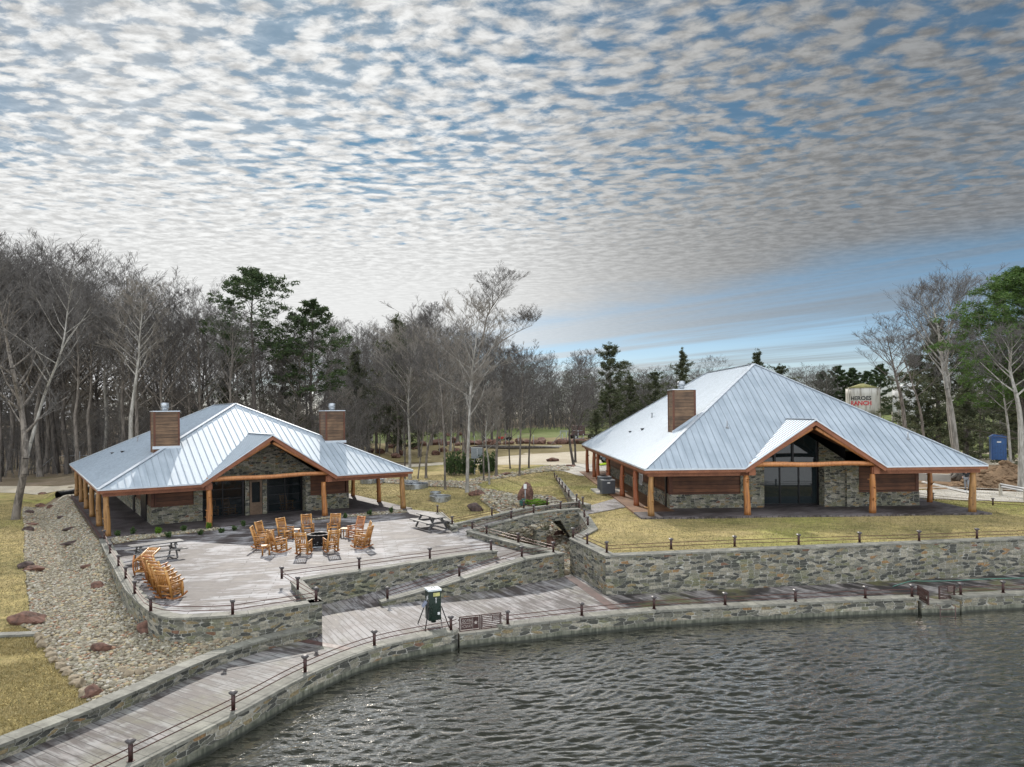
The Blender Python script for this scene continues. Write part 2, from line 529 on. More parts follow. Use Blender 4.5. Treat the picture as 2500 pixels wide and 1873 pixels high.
def m_ground(name, cols, scales=(0.25, 2.0, 14.0), rough=0.95, bd=0.03, extra=None):
    """cols: list of (pos, rgb) on a layered noise"""
    m, t, b = mat(name)
    v = POS(t)
    a = t.noise(v, scales[0], 4.0, 0.55, 0.4); c = t.noise(v, scales[1], 7.0, 0.72); d = t.noise(v, scales[2], 6.0, 0.78)
    f = t.math('ADD', t.math('MULTIPLY', a.outputs[0], 0.36), t.math('ADD', t.math('MULTIPLY', c.outputs[0], 0.34), t.math('MULTIPLY', d.outputs[0], 0.30)))
    col = t.ramp(t.mapr(f, 0.37, 0.64, 0.0, 1.0, False), cols)
    vv = t.noise(v, scales[2] * 3, 3.0, 0.7)
    col = t.mix(t.mapr(vv.outputs[0], 0.34, 0.66, 0.55, 0.0), col, t.mix(1.0, col, (0.42, 0.42, 0.42, 1), 'MULTIPLY'))
    if extra: col = extra(t, v, col)
    t.set(b.inputs['Base Color'], col)
    b.inputs['Roughness'].default_value = rough
    b.inputs['Specular IOR Level'].default_value = 0.15
    bump(t, b, t.math('ADD', vv.outputs[0], d.outputs[0]), 0.7, bd)
    return m


def m_rocks(name, cols):
    m, t, b = mat(name)
    geo = t.n('ShaderNodeNewGeometry')
    rnd = geo.outputs['Random Per Island']
    col = t.ramp(rnd, cols, 'CONSTANT')
    n = t.noise(geo.outputs['Position'], 9.0, 4.0, 0.65)
    col = t.mix(t.mapr(n.outputs[0], 0.35, 0.7, 0.0, 0.6), col, t.mix(1.0, col, (0.55, 0.52, 0.47, 1), 'MULTIPLY'))
    t.set(b.inputs['Base Color'], col)
    b.inputs['Roughness'].default_value = 0.85
    bump(t, b, n.outputs[0], 0.5, 0.03)
    return m


def m_glass(name, tint=(0.5, 0.6, 0.62), trans=0.35):
    m, t, b = mat(name)
    out = [n for n in m.node_tree.nodes if n.type == 'OUTPUT_MATERIAL'][0]
    b.inputs['Base Color'].default_value = (0.016, 0.024, 0.027, 1)
    b.inputs['Roughness'].default_value = 0.02
    b.inputs['IOR'].default_value = 1.55
    tr = t.n('ShaderNodeBsdfTransparent', i_Color=(*tint, 1))
    mx = t.n('ShaderNodeMixShader', i_0=trans)
    t.set(mx.inputs[1], b.outputs[0]); t.set(mx.inputs[2], tr.outputs[0])
    t.set(out.inputs[0], mx.outputs[0])
    return m


def m_roof(name):
    m, t, b = mat(name)
    v = UV(t)
    n = t.noise(v, 0.5, 4.0, 0.6)
    mp = t.n('ShaderNodeMapping', i_Scale=(5.0, 0.35, 1)); t.set(mp.inputs['Vector'], v)
    s2 = t.noise(mp.outputs[0], 1.0, 3.0, 0.5)
    fine = t.noise(v, 40.0, 2.0, 0.5)
    k = t.math('ADD', t.math('MULTIPLY', n.outputs[0], 0.5), t.math('MULTIPLY', s2.outputs[0], 0.5))
    rc = t.mix(t.mapr(k, 0.35, 0.65), (0.33, 0.38, 0.425, 1), (0.45, 0.50, 0.545, 1))
    dm = t.n('ShaderNodeMapping', i_Scale=(2.2, 0.16, 1)); t.set(dm.inputs['Vector'], v)
    dn = t.noise(dm.outputs[0], 1.0, 5.0, 0.7)
    rc = t.mix(t.mapr(dn.outputs[0], 0.55, 0.75, 0.0, 0.35), rc, (0.22, 0.25, 0.27, 1))
    t.set(b.inputs['Base Color'], rc)
    t.set(b.inputs['Roughness'], t.math('ADD', t.mapr(k, 0.35, 0.65, 0.46, 0.58), t.mapr(fine.outputs[0], 0.3, 0.7, 0.0, 0.08)))
    b.inputs['Metallic'].default_value = 0.35
    b.inputs['Specular IOR Level'].default_value = 0.2
    sp = t.n('ShaderNodeSeparateXYZ', i_0=v)
    wv = t.math('SINE', t.math('MULTIPLY', sp.outputs[0], 2 * PI / 0.135))
    bump(t, b, t.math('ADD', t.math('MULTIPLY', wv, 0.12), t.math('MULTIPLY', s2.outputs[0], 0.8)), 0.35, 0.012)
    return m


def m_bark(name, a, c):
    m, t, b = mat(name)
    v = OBJ(t)
    mp = t.n('ShaderNodeMapping', i_Scale=(5, 5, 1.2)); t.set(mp.inputs['Vector'], v)
    n = t.noise(mp.outputs[0], 1.0, 4.0, 0.65, 0.5)
    t.set(b.inputs['Base Color'], t.mix(t.mapr(n.outputs[0], 0.35, 0.65), (*a, 1), (*c, 1)))
    b.inputs['Roughness'].default_value = 0.9
    bump(t, b, n.outputs[0], 0.6, 0.03)
    return m


def m_leaf(name, a, c, trans=0.3):
    m, t, b = mat(name)
    rnd = t.n('ShaderNodeNewGeometry').outputs['Random Per Island']
    col = t.mix(rnd, (*a, 1), (*c, 1))
    t.set(b.inputs['Base Color'], col)
    b.inputs['Roughness'].default_value = 0.7
    b.inputs['Specular IOR Level'].default_value = 0.2
    out = [n for n in m.node_tree.nodes if n.type == 'OUTPUT_MATERIAL'][0]
    tl = t.n('ShaderNodeBsdfTranslucent'); t.set(tl.inputs[0], col)
    mx = t.n('ShaderNodeMixShader', i_0=trans)
    t.set(mx.inputs[1], b.outputs[0]); t.set(mx.inputs[2], tl.outputs[0])
    t.set(out.inputs[0], mx.outputs[0])
    return m


def m_water():
    m, t, b = mat('lake_water')
    v = POS(t)
    mp = t.n('ShaderNodeMapping', i_Rotation=(0, 0, rad(-14)), i_Scale=(0.75, 1.9, 1)); t.set(mp.inputs['Vector'], v)
    n1 = t.noise(mp.outputs[0], 1.35, 3.0, 0.52, 0.9)
    mp2 = t.n('ShaderNodeMapping', i_Rotation=(0, 0, rad(28)), i_Scale=(0.9, 2.2, 1)); t.set(mp2.inputs['Vector'], v)
    n2 = t.noise(mp2.outputs[0], 2.4, 3.0, 0.5, 0.5)
    big = t.noise(v, 0.16, 2.0, 0.5)
    h = t.math('ADD', t.math('MULTIPLY', n1.outputs[0], 1.0), t.math('MULTIPLY', n2.outputs[0], 0.38))
    h = t.math('MULTIPLY', h, t.mapr(big.outputs[0], 0.3, 0.7, 0.7, 1.15))
    b.inputs['Base Color'].default_value = (0.020, 0.021, 0.015, 1)
    b.inputs['Roughness'].default_value = 0.3
    b.inputs['Specular IOR Level'].default_value = 0.0
    nrm = bump(t, b, t.math('ADD', n2.outputs[0], t.math('MULTIPLY', h, 0.6)), 0.6, 0.07)
    gl = t.n('ShaderNodeBsdfGlossy', i_Roughness=0.025, i_Color=(1.0, 0.97, 0.93, 1)); t.set(gl.inputs['Normal'], nrm)
    lw = t.n('ShaderNodeLayerWeight', i_Blend=0.5); t.set(lw.inputs['Normal'], nrm)
    fr = t.mapr(lw.outputs['Facing'], 0.37, 0.86, 0.02, 1.0)      # steep rise of reflection towards grazing
    out = [n for n in m.node_tree.nodes if n.type == 'OUTPUT_MATERIAL'][0]
    mx = t.n('ShaderNodeMixShader'); t.set(mx.inputs[0], fr); t.set(mx.inputs[1], b.outputs[0]); t.set(mx.inputs[2], gl.outputs[0])
    t.set(out.inputs[0], mx.outputs[0])
    return m


def m_coping():
    m, t, b = mat('coping_flagstone')
    v = UV(t)
    n = t.noise(v, 2.2, 5.0, 0.65); f = t.noise(v, 14.0, 3.0, 0.6)
    br = t.n('ShaderNodeTexBrick', i_Scale=1.0, offset=0.0); br.inputs['Brick Width'].default_value = 0.62; br.inputs['Row Height'].default_value = 3.0
    br.inputs['Mortar Size'].default_value = 0.012; br.inputs['Color1'].default_value = (0.78, 0.78, 0.78, 1); br.inputs['Color2'].default_value = (1.1, 1.1, 1.06, 1); br.inputs['Mortar'].default_value = (0.4, 0.4, 0.38, 1)
    t.set(br.inputs['Vector'], t.vmath('ADD', v, (0.0, 1.5, 0.0)))
    c = t.mix(t.mapr(n.outputs[0], 0.32, 0.68), (0.13, 0.125, 0.105, 1), (0.265, 0.255, 0.22, 1))
    c = t.mix(t.mapr(f.outputs[0], 0.4, 0.7, 0.0, 0.4), c, (0.12, 0.125, 0.09, 1))
    t.set(b.inputs['Base Color'], t.mix(1.0, c, br.outputs['Color'], 'MULTIPLY'))
    b.inputs['Roughness'].default_value = 0.75
    bump(t, b, t.math('ADD', f.outputs[0], n.outputs[0]), 0.5, 0.02)
    return m


MT = {}
MT['stone'] = m_stone('stacked_stone', sx=3.4, sy=9.2, bright=0.95)
MT['stone_big'] = m_stone('stacked_stone_retaining', sx=3.1, sy=8.2, seed=2.0, bright=0.95)
MT['stone_pale'] = m_stone('stacked_stone_house', sx=3.4, sy=8.2, seed=5.0, bright=1.1)
MT['stone_lake'] = m_stone('stone_lake_edge', sx=2.6, sy=8.0, seed=9.0, bright=.9, wet=True)
MT['coping'] = m_coping()
MT['patio'] = m_planks('stamped_patio', rad(-12), base=(0.33, 0.322, 0.325), pw=0.30, pl=1.8, gs=(0.55, 3.4), lo=0.78, hi=0.94)
MT['walk'] = m_planks('stamped_walkway', rad(61), base=(0.29, 0.275, 0.27), pw=.24, pl=2.6, green=0.25, gs=(0.7, 4.5))
MT['walk_l'] = m_planks('stamped_walkway_left', rad(31), base=(0.27, 0.262, 0.25), pw=.24, pl=2.0, green=0.45, gs=(0.8, 5.0))
MT['walk2'] = m_planks('stamped_walkway_wet', rad(61), base=(0.30, 0.275, 0.26), dark=(0.03, 0.025, 0.024), wet=0.03, green=0.8, pw=.24, gs=(0.35, 1.6))
MT['porch'] = m_planks('stamped_porch', rad(-30), base=(0.16, 0.14, 0.14), dark=(0.04, 0.032, 0.03))
MT['porch_tan'] = m_planks('stamped_porch_tan', rad(0), base=(0.30, 0.17, 0.09), dark=(0.13, 0.06, 0.03))
MT['rust_strip'] = m_plain('rust_strip', (0.07, 0.035, 0.03), 0.6, var=0.4, scale=4)
MT['roof'] = m_roof('galvanised_roof')
MT['seam'] = m_plain('roof_seam', (0.33, 0.37, 0.41), 0.5, 0.4)
MT['trim'] = m_plain('roof_trim', (0.50, 0.54, 0.58), 0.45, 0.5, var=0.08)
MT['fascia'] = m_wood('cedar_fascia', (0.16, 0.052, 0.022), (0.27, 0.10, 0.045))
MT['panel'] = m_wood('cedar_siding', (0.10, 0.035, 0.014), (0.21, 0.082, 0.034), along=(0.9, 12.0, 1), board=0.24)
MT['chimney'] = m_wood('chimney_siding', (0.085, 0.048, 0.026), (0.23, 0.135, 0.072), along=(0.9, 12.0, 1), board=0.22)
MT['frame_wood'] = m_wood('dark_cedar_trim', (0.07, 0.022, 0.010), (0.13, 0.045, 0.02))
MT['log'] = m_log('cedar_log', (0.24, 0.090, 0.026), (0.46, 0.195, 0.055))
MT['log_red'] = m_log('cedar_log_red', (0.20, 0.055, 0.020), (0.36, 0.115, 0.040))
MT['log_pale'] = m_log('cedar_log_weathered', (0.20, 0.10, 0.032), (0.39, 0.205, 0.07))
MT['beam'] = m_log('cedar_beam', (0.34, 0.13, 0.045), (0.52, 0.23, 0.085), knot=(0.12, 0.035, 0.012))
MT['rocker'] = m_wood('varnished_pine', (0.38, 0.165, 0.038), (0.64, 0.33, 0.09), along=(9.0, 2.0, 1), rough=0.45, vary=0.75)
MT['rocker_red'] = m_wood('reddish_cedar', (0.32, 0.11, 0.04), (0.50, 0.22, 0.08), along=(9.0, 2.0, 1), rough=0.35)
MT['rocker_end'] = m_plain('log_end', (0.66, 0.47, 0.20), 0.5)
MT['rail'] = m_plain('rusty_steel', (0.050, 0.022, 0.019), 0.45, 0.3, var=0.35, scale=12)
MT['cable'] = m_plain('rusty_cable', (0.085, 0.036, 0.028), 0.5, 0.3, var=0.3)
MT['railcap'] = m_plain('post_cap_metal', (0.09, 0.08, 0.08), 0.5, 0.1, var=0.2)
MT['black'] = m_plain('black_metal', (0.012, 0.011, 0.012), 0.35, 0.5, var=0.3)
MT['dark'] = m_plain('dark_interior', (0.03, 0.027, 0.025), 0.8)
MT['glass'] = m_glass('tinted_glass', (0.30, 0.36, 0.37), 0.10)
MT['glass_clear'] = m_glass('clear_glass', (0.72, 0.76, 0.76), 0.55)
MT['white'] = m_plain('white_vinyl', (0.72, 0.72, 0.70), 0.5, var=0.06)
MT['galv'] = m_plain('galvanised_steel', (0.40, 0.42, 0.44), 0.32, 0.8, var=0.25, scale=5)
MT['pipe'] = m_plain('grey_pipe', (0.30, 0.31, 0.32), 0.5, 0.4)
MT['concrete'] = m_plain('pale_concrete', (0.40, 0.37, 0.32), 0.8, var=0.25, scale=0.6)
MT['boulder'] = m_plain('red_sandstone', (0.13, 0.068, 0.048), 0.9, var=0.5, scale=4.0, bumpy=0.05)
MT['boulder_tan'] = m_plain('tan_sandstone', (0.27, 0.215, 0.145), 0.9, var=0.35, scale=4.0, bumpy=0.05)
MT['boulder_dark'] = m_plain('dark_sandstone', (0.065, 0.042, 0.036), 0.9, var=0.5, scale=4.0, bumpy=0.05)
MT['green'] = m_plain('green_paint', (0.004, 0.017, 0.010), 0.3, 0.0, var=0.2)
MT['picnic'] = m_wood('dark_plastic_lumber', (0.055, 0.053, 0.052), (0.13, 0.125, 0.12), along=(8, 2, 1), rough=0.38)
ROCKS = [(0, (.27, .24, .175)), (.14, (.33, .30, .235)), (.30, (.21, .18, .125)), (.46, (.41, .375, .30)), (.58, (.27, .245, .165)), (.70, (.16, .13, .09)),
         (.80, (.42, .34, .20)), (.90, (.30, .17, .10)), (.96, (.46, .43, .38))]
MT['rocks'] = m_rocks('river_rock', ROCKS)


def lawn_extra(t, v, col):
    # sod squares and green regrowth patches
    n = t.noise(v, 0.10, 3.0, 0.55)
    g = t.mapr(n.outputs[0], 0.48, 0.64, 0.0, 0.5)
    col = t.mix(g, col, t.mix(1.0, col, (0.56, 0.86, 0.32, 1), 'MULTIPLY'))
    br = t.n('ShaderNodeTexBrick', i_Scale=1.0); br.inputs['Brick Width'].default_value = 1.2; br.inputs['Row Height'].default_value = 0.6
    br.inputs['Mortar Size'].default_value = 0.03; br.inputs['Mortar Smooth'].default_value = 1.0
    br.inputs['Color1'].default_value = (0.85, 0.85, 0.85, 1); br.inputs['Color2'].default_value = (1.12, 1.12, 1.05, 1); br.inputs['Mortar'].default_value = (0.82, 0.85, 0.8, 1)
    t.set(br.inputs['Vector'], v)
    return t.mix(1.0, col, br.outputs['Color'], 'MULTIPLY')


MT['lawn'] = m_ground('dormant_lawn', [(0, (.13, .115, .045)), (.3, (.27, .225, .095)), (.5, (.40, .315, .14)), (.75, (.48, .375, .18)), (1, (.32, .255, .13))], (0.15, 1.6, 5.0), extra=lawn_extra, bd=.06)
MT['forest'] = m_ground('leaf_litter', [(0, (.10, .11, .035)), (.35, (.17, .13, .08)), (.6, (.22, .17, .12)), (1, (.28, .22, .16))], (0.05, 0.5, 6.0))
MT['field'] = m_ground('green_field', [(0, (.10, .13, .04)), (.5, (.15, .18, .055)), (1, (.22, .22, .09))], (0.03, 0.4, 4.0))
MT['road'] = m_ground('pale_gravel_road', [(0, (.40, .33, .24)), (.5, (.52, .45, .34)), (1, (.60, .55, .45))], (0.10, 0.7, 9.0), bd=0.01)
MT['dirt'] = m_ground('orange_dirt', [(0, (.20, .13, .08)), (.5, (.32, .215, .13)), (1, (.40, .31, .21))], (0.12, 0.9, 8.0))
MT['gravel_base'] = m_ground('gravel_ground', [(0, (.13, .10, .07)), (.5, (.20, .165, .115)), (1, (.29, .25, .18))], (0.2, 3.0, 12.0), bd=0.06)
MT['bark'] = m_bark('grey_bark', (0.085, 0.072, 0.06), (0.22, 0.19, 0.16))
MT['bark_dark'] = m_bark('dark_bark', (0.04, 0.034, 0.029), (0.11, 0.092, 0.078))
MT['bark_pale'] = m_bark('pale_bark', (0.19, 0.175, 0.15), (0.38, 0.355, 0.315))
MT['twig'] = m_plain('twigs', (0.112, 0.102, 0.094), 0.9, var=0.45)
MT['twig_pale'] = m_plain('pale_twigs', (0.21, 0.185, 0.155), 0.9, var=0.25)
MT['pine'] = m_leaf('pine_needles', (0.030, 0.050, 0.025), (0.080, 0.112, 0.045))
MT['pine_bright'] = m_leaf('bright_pine_needles', (0.04, 0.085, 0.022), (0.12, 0.185, 0.05))
MT['cedar'] = m_leaf('cedar_foliage', (0.045, 0.06, 0.03), (0.12, 0.125, 0.07))
MT['shrub'] = m_leaf('shrub_leaves', (0.04, 0.07, 0.028), (0.12, 0.18, 0.065))
MT['brushmass'] = m_leaf('far_brush', (0.055, 0.048, 0.038), (0.17, 0.145, 0.115))
MT['lime'] = m_leaf('lime_leaves', (0.10, 0.20, 0.02), (0.20, 0.34, 0.05))
MT['water'] = m_water()

# ------------------------------------------------------------ the two lodges: frames
LFR = (-23.739, 40.785, 0.606, 0.06)        # x, y, rotation, floor height
RFR = (7.594, 41.039, 0.016, 0.87)


def to_local(fr, x, y):
    e = (math.cos(fr[2]), math.sin(fr[2]))
    dx, dy = x - fr[0], y - fr[1]
    return dx * e[0] + dy * e[1], -dx * e[1] + dy * e[0]


def to_world(fr, s, tt, z=0.0):
    e = (math.cos(fr[2]), math.sin(fr[2]))
    return Vector((fr[0] + s * e[0] - tt * e[1], fr[1] + s * e[1] + tt * e[0], fr[3] + z))


def sstep(v, a, b):
    v = min(1, max(0, (v - a) / (b - a)))
    return v * v * (3 - 2 * v)


CREEK = [(2.6, 31.5, -0.90, 2.2), (2.2, 34.5, -1.05, 2.4), (1.4, 38.0, -1.2, 3.0), (1.1, 41.8, -1.3, 3.2), (1.5, 45.0, -0.95, 2.6),
         (0.5, 48.5, -0.55, 2.6), (-2.5, 51.5, -0.28, 2.4), (-5.5, 55.0, -0.2, 2.0)]


def wob(x, y):
    return 0.05 * math.sin(x * 0.31 + 1.3) * math.sin(y * 0.27) + 0.03 * math.sin(x * 0.9 + y * 0.7)


def h0(x, y):
    s, tt = to_local(LFR, x, y)
    mid = -0.12 + 0.85 * sstep(y, 46, 72) * sstep(x, -14, 4)
    mid += 0.55 * sstep(x, 22, 34) * sstep(y, 20, 60) * (1 - sstep(y, 46, 72) * sstep(x, -14, 4))
    # west of the left lodge: rock ditch, then lawn
    top = -0.02 - 0.58 * sstep(-tt, 3, 16)
    bot = -0.80 + 0.12 * sstep(-tt, 6, 18)
    d = -s
    if d < 2.2: w = top + (bot - top) * sstep(d, 0.1, 2.2)
    else: w = bot + (-0.50 - bot) * sstep(d, 2.2, 3.8)
    if tt < -19: w = w + (-0.60 - w) * sstep(-tt, 19, 20)
    west = sstep(-s, -0.6, 0.2) if tt > -19 else 1.0
    if y > 66: w = w + (-0.35 - w) * sstep(y, 66, 74)
    h = mid + (w - mid) * (west if (s < 6 or tt < -19) and x < -4 else 0)
    h += 1.3 * sstep(y, 100, 190) + 3.0 * sstep(y, 180, 330)
    h += 1.8 * sstep(x, 35, 80) * sstep(y, 75, 130)
    # creek
    best = None
    for i in range(len(CREEK) - 1):
        a, b = CREEK[i], CREEK[i + 1]
        vx, vy = b[0] - a[0], b[1] - a[1]
        k = max(0, min(1, ((x - a[0]) * vx + (y - a[1]) * vy) / (vx * vx + vy * vy)))
        dd = math.hypot(x - a[0] - k * vx, y - a[1] - k * vy)
        z = a[2] + (b[2] - a[2]) * k; wd = a[3] + (b[3] - a[3]) * k
        q = (dd / wd, z)
        if best is None or q[0] < best[0]: best = q
    if best[0] < 1.6:
        f = 1 - sstep(best[0], 0.75, 1.5)
        h = h + (min(h, best[1]) - h) * f
    if y > 40 or x < -8: h += wob(x, y) * min(1, max(0, (y - 40) / 30) + 0.4) * 0.6
    return h


def GT(x, y, off=0.0):
    """pixel -> point on the terrain"""
    z = 0.0
    for _ in range(25):
        q = G(x, y, min(z, 6.0))
        z = z * 0.5 + 0.5 * h0(q.x, q.y)
    q.z = h0(q.x, q.y) + off
    return q


def inside(poly, X, Y):
    X = np.asarray(X, float); Y = np.asarray(Y, float)
    c = np.zeros(X.shape, bool)
    n = len(poly)
    for i in range(n):
        x1, y1 = poly[i][0], poly[i][1]; x2, y2 = poly[(i + 1) % n][0], poly[(i + 1) % n][1]
        cond = ((y1 > Y) != (y2 > Y))
        with np.errstate(divide='ignore', invalid='ignore'):
            xx = (x2 - x1) * (Y - y1) / (y2 - y1 + 1e-12) + x1
        c ^= cond & (X < xx)
    return c


def catmull(P, n=6):
    P = [Vector(p) for p in P]
    out = []
    for i in range(len(P) - 1):
        p0 = P[max(i - 1, 0)]; p1 = P[i]; p2 = P[i + 1]; p3 = P[min(i + 2, len(P) - 1)]
        for k in range(n):
            t_ = k / n
            out.append(0.5 * ((2 * p1) + (p2 - p0) * t_ + (2 * p0 - 5 * p1 + 4 * p2 - p3) * t_ ** 2 + (3 * p1 - p0 - 3 * p2 + p3) * t_ ** 3))
    out.append(P[-1])
    return out


def drape(name, poly, material, off=0.03, step=1.0, zf=h0, kind='structure', jag=0.0, seed=1):
    """sheet that follows the terrain inside a polygon"""
    rnd = random.Random(seed)
    B = []
    n = len(poly)
    for i in range(n):
        a = Vector((poly[i][0], poly[i][1])); b = Vector((poly[(i + 1) % n][0], poly[(i + 1) % n][1]))
        m = max(1, int((b - a).length / step))
        m = min(m, 120)
        nn = Vector((-(b - a).y, (b - a).x)).normalized() if (b - a).length > 0 else Vector((0, 0))
        for k in range(m):
            q = a + (b - a) * (k / m)
            if jag and k: q = q + nn * rnd.uniform(-jag, jag)
            B.append(q)
    xs = [q.x for q in B]; ys = [q.y for q in B]
    gx, gy = np.meshgrid(np.arange(min(xs), max(xs), step), np.arange(min(ys), max(ys), step))
    gx = gx.ravel(); gy = gy.ravel()
    k = inside([(q.x, q.y) for q in B], gx, gy)
    pts = [Vector((float(a), float(b))) for a, b in zip(gx[k], gy[k])]
    V = B + pts
    res = delaunay_2d_cdt(V, [], [list(range(len(B)))], 1, 1e-4)
    vs = [(q.x, q.y, zf(q.x, q.y) + off) for q in res[0]]
    fs = []
    for f in res[2]:
        a, b, c = [Vector(vs[i]) for i in f[:3]]
        if (b - a).cross(c - a).z < 0: f = f[::-1]
        fs.append(f)
    o = raw_obj(name, vs, fs, material, smooth=True)
    return tag(o, kind=kind)


def offset_path(P, d):
    """offset a 2D polyline to its left by d, mitred; keeps z"""
    out = []
    n = len(P)
    for i in range(n):
        a = P[i - 1] if i else None; b = P[i + 1] if i < n - 1 else None
        ns = []
        if a is not None:
            e = Vector((P[i].x - a.x, P[i].y - a.y)).normalized(); ns.append(Vector((-e.y, e.x)))
        if b is not None:
            e = Vector((b.x - P[i].x, b.y - P[i].y)).normalized(); ns.append(Vector((-e.y, e.x)))
        m = sum(ns, Vector((0, 0))).normalized()
        k = d / max(0.45, m.dot(ns[0]))
        out.append(Vector((P[i].x + m.x * k, P[i].y + m.y * k, P[i].z)))
    return out


def stone_wall(label, P, th, zb, material=None, side=1, cap_over=0.04, cap_th=0.075, cat='wall', group=None, name='stone_wall'):
    """P: outer face polyline with z = top of coping. Body + coping"""
    material = material or MT['stone']
    P = [Vector(p) for p in P]
    if side < 0: P = P[::-1]
    inn = offset_path(P, th)
    root = empty(name, P[0].xy.to_3d() + Vector((0, 0, P[0].z)), 0, label, cat, group)
    o = P[0].copy()
    mb = MB(); cp = MB()
    co = offset_path(P, -cap_over); ci = offset_path(inn, cap_over)
    zbf = zb if callable(zb) else (lambda x, y: zb)
    Ls = [0.0]
    for i in range(1, len(P)): Ls.append(Ls[-1] + (P[i] - P[i - 1]).length)
    for i in range(len(P) - 1):
        a, b, c, d = P[i], P[i + 1], inn[i + 1], inn[i]
        za, zb_ = a.z - cap_th, b.z - cap_th
        ba, bb = zbf(a.x, a.y), zbf(b.x, b.y)
        u0, u1 = Ls[i], Ls[i + 1]
        def L(q, z): return (q.x - o.x, q.y - o.y, z - o.z)
        mb.face([L(a, ba), L(b, bb), L(b, zb_), L(a, za)], [(u0, ba), (u1, bb), (u1, zb_), (u0, za)])
        mb.face([L(c, bb), L(d, ba), L(d, za), L(c, zb_)], [(u1 + 3, bb), (u0 + 3, ba), (u0 + 3, za), (u1 + 3, zb_)])
        if i == 0: mb.face([L(d, ba), L(a, ba), L(a, za), L(d, za)], [(0, ba), (th, ba), (th, za), (0, za)])
        if i == len(P) - 2: mb.face([L(b, bb), L(c, bb), L(c, zb_), L(b, zb_)], [(0, bb), (th, bb), (th, zb_), (0, zb_)])
        A, B_, C_, D_ = co[i], co[i + 1], ci[i + 1], ci[i]
        if i == 0:
            e = (P[0] - P[1]).xy.to_3d().normalized() * cap_over; A = A + e; D_ = D_ + e
        if i == len(P) - 2:
            e = (P[-1] - P[-2]).xy.to_3d().normalized() * cap_over; B_ = B_ + e; C_ = C_ + e
        cp.face([L(A, A.z), L(B_, B_.z), L(C_, C_.z), L(D_, D_.z)], [(u0, 0), (u1, 0), (u1, th), (u0, th)])
        cp.face([L(A, A.z - cap_th), L(B_, B_.z - cap_th), L(B_, B_.z), L(A, A.z)])
        cp.face([L(C_, C_.z - cap_th), L(D_, D_.z - cap_th), L(D_, D_.z), L(C_, C_.z)])
        cp.face([L(D_, D_.z - cap_th), L(C_, C_.z - cap_th), L(B_, B_.z - cap_th), L(A, A.z - cap_th)])
        if i == 0: cp.face([L(D_, D_.z - cap_th), L(A, A.z - cap_th), L(A, A.z), L(D_, D_.z)])
        if i == len(P) - 2: cp.face([L(B_, B_.z - cap_th), L(C_, C_.z - cap_th), L(C_, C_.z), L(B_, B_.z)])
    mb.build('masonry', material, root)
    cp.build('coping', MT['coping'], root)
    return root


_post_me = {}


def railing(label, pts, posts=None, h=0.42, cables=(0.30, 0.15), group='low cable railings on the stone walls'):
    """pts: path on the coping; posts: indices that carry a post (None = all)"""
    pts = [Vector(p) for p in pts]
    if not _post_me:
        mb = MB(); mb.cyl((0, 0, 0), 0.052, h, 10); mb.cyl((0, 0, 0), 0.085, 0.012, 10)
        _post_me['post'] = mb.mesh('post', MT['rail'])
        mb = MB(); a = 0.05; b = 0.082
        q0 = [(-a, -a, h - .03), (a, -a, h - .03), (a, a, h - .03), (-a, a, h - .03)]
        q1 = [(-b, -b, h + .02), (b, -b, h + .02), (b, b, h + .02), (-b, b, h + .02)]
        q2 = [(-b, -b, h + .045), (b, -b, h + .045), (b, b, h + .045), (-b, b, h + .045)]
        q3 = [(-.04, -.04, h + .075), (.04, -.04, h + .075), (.04, .04, h + .075), (-.04, .04, h + .075)]
        mb.hexa(q0, q1); mb.hexa(q1, q2); mb.hexa(q2, q3)
        _post_me['cap'] = mb.mesh('cap', MT['railcap'])
    root = empty('cable_railing', pts[0], 0, label, 'railing', group)
    posts = range(len(pts)) if posts is None else posts
    for i in posts:
        d = (pts[min(i + 1, len(pts) - 1)] - pts[max(i - 1, 0)])
        p = link('post', _post_me['post'], root, pts[i] - pts[0]); p.rotation_euler.z = math.atan2(d.y, d.x)
        link('post_cap', _post_me['cap'], p)
    for hh in cables:
        mb = MB(); mb.tube([q - pts[0] + Vector((0, 0, hh)) for q in pts], 0.015, 5)
        mb.build('cable', MT['cable'], root)
    return root


# ------------------------------------------------------------ key paths
ZW = -0.85       # walkway
WATER = -1.30
lake_posts = [G(319, 1857.9, -.65), G(569.7, 1732.8, -.65), G(745, 1640, -.65), G(914, 1575, -.65), G(1101, 1537.4, -.65)]
lake_mid = [G(1239.4, 1523, -.65), G(1420.4, 1502.6, -.65), G(1596.8, 1486.4, -.65), G(1770.4, 1476.6, -.65), G(1942.3, 1468.4, -.65), G(2112.7, 1460.3, -.65), G(2226.6, 1456.5, -.65)]
lake_right = [G(2345.4, 1452, -.65), G(2449, 1447, -.65), Vector((23.4, 29.55, -.65)), Vector((27, 29.7, -.65)), Vector((34, 30.1, -.65))]
lake_left_ext = [Vector((-11.6, 8.0, -.65)), Vector((-10.2, 12.0, -.65))]
centre_l = catmull(lake_left_ext + lake_posts, 6)
lake_outer_l = offset_path(centre_l, -0.24)
e_ = (lake_posts[-1] - lake_posts[-2]).normalized()
gate1_a = G(1118, 1546, -.85); gate1_b = G(1226, 1534, -.85)
W0px = [(0, 1817), (93, 1781), (199, 1740), (333, 1685), (467, 1624), (536, 1596), (658, 1557), (715, 1543)]
W0 = [G(x, y, -.48) for x, y in W0px]
d0 = (W0[0] - W0[1]).normalized()
W0 = [W0[0] + d0 * 9, W0[0] + d0 * 4] + W0 + [G(775, 1530, -.48)]
W1px = [(785.8, 1468), (700, 1482), (609, 1498.5), (503.5, 1505), (455, 1508.5), (420, 1508), (390, 1503), (361, 1488), (333, 1464), (308.6, 1439.6), (292, 1411), (276, 1378.7), (260, 1350), (243.6, 1315.7)]
W1 = [G(x, y, .3) for x, y in W1px][::-1]           # from lodge corner round to the step corner
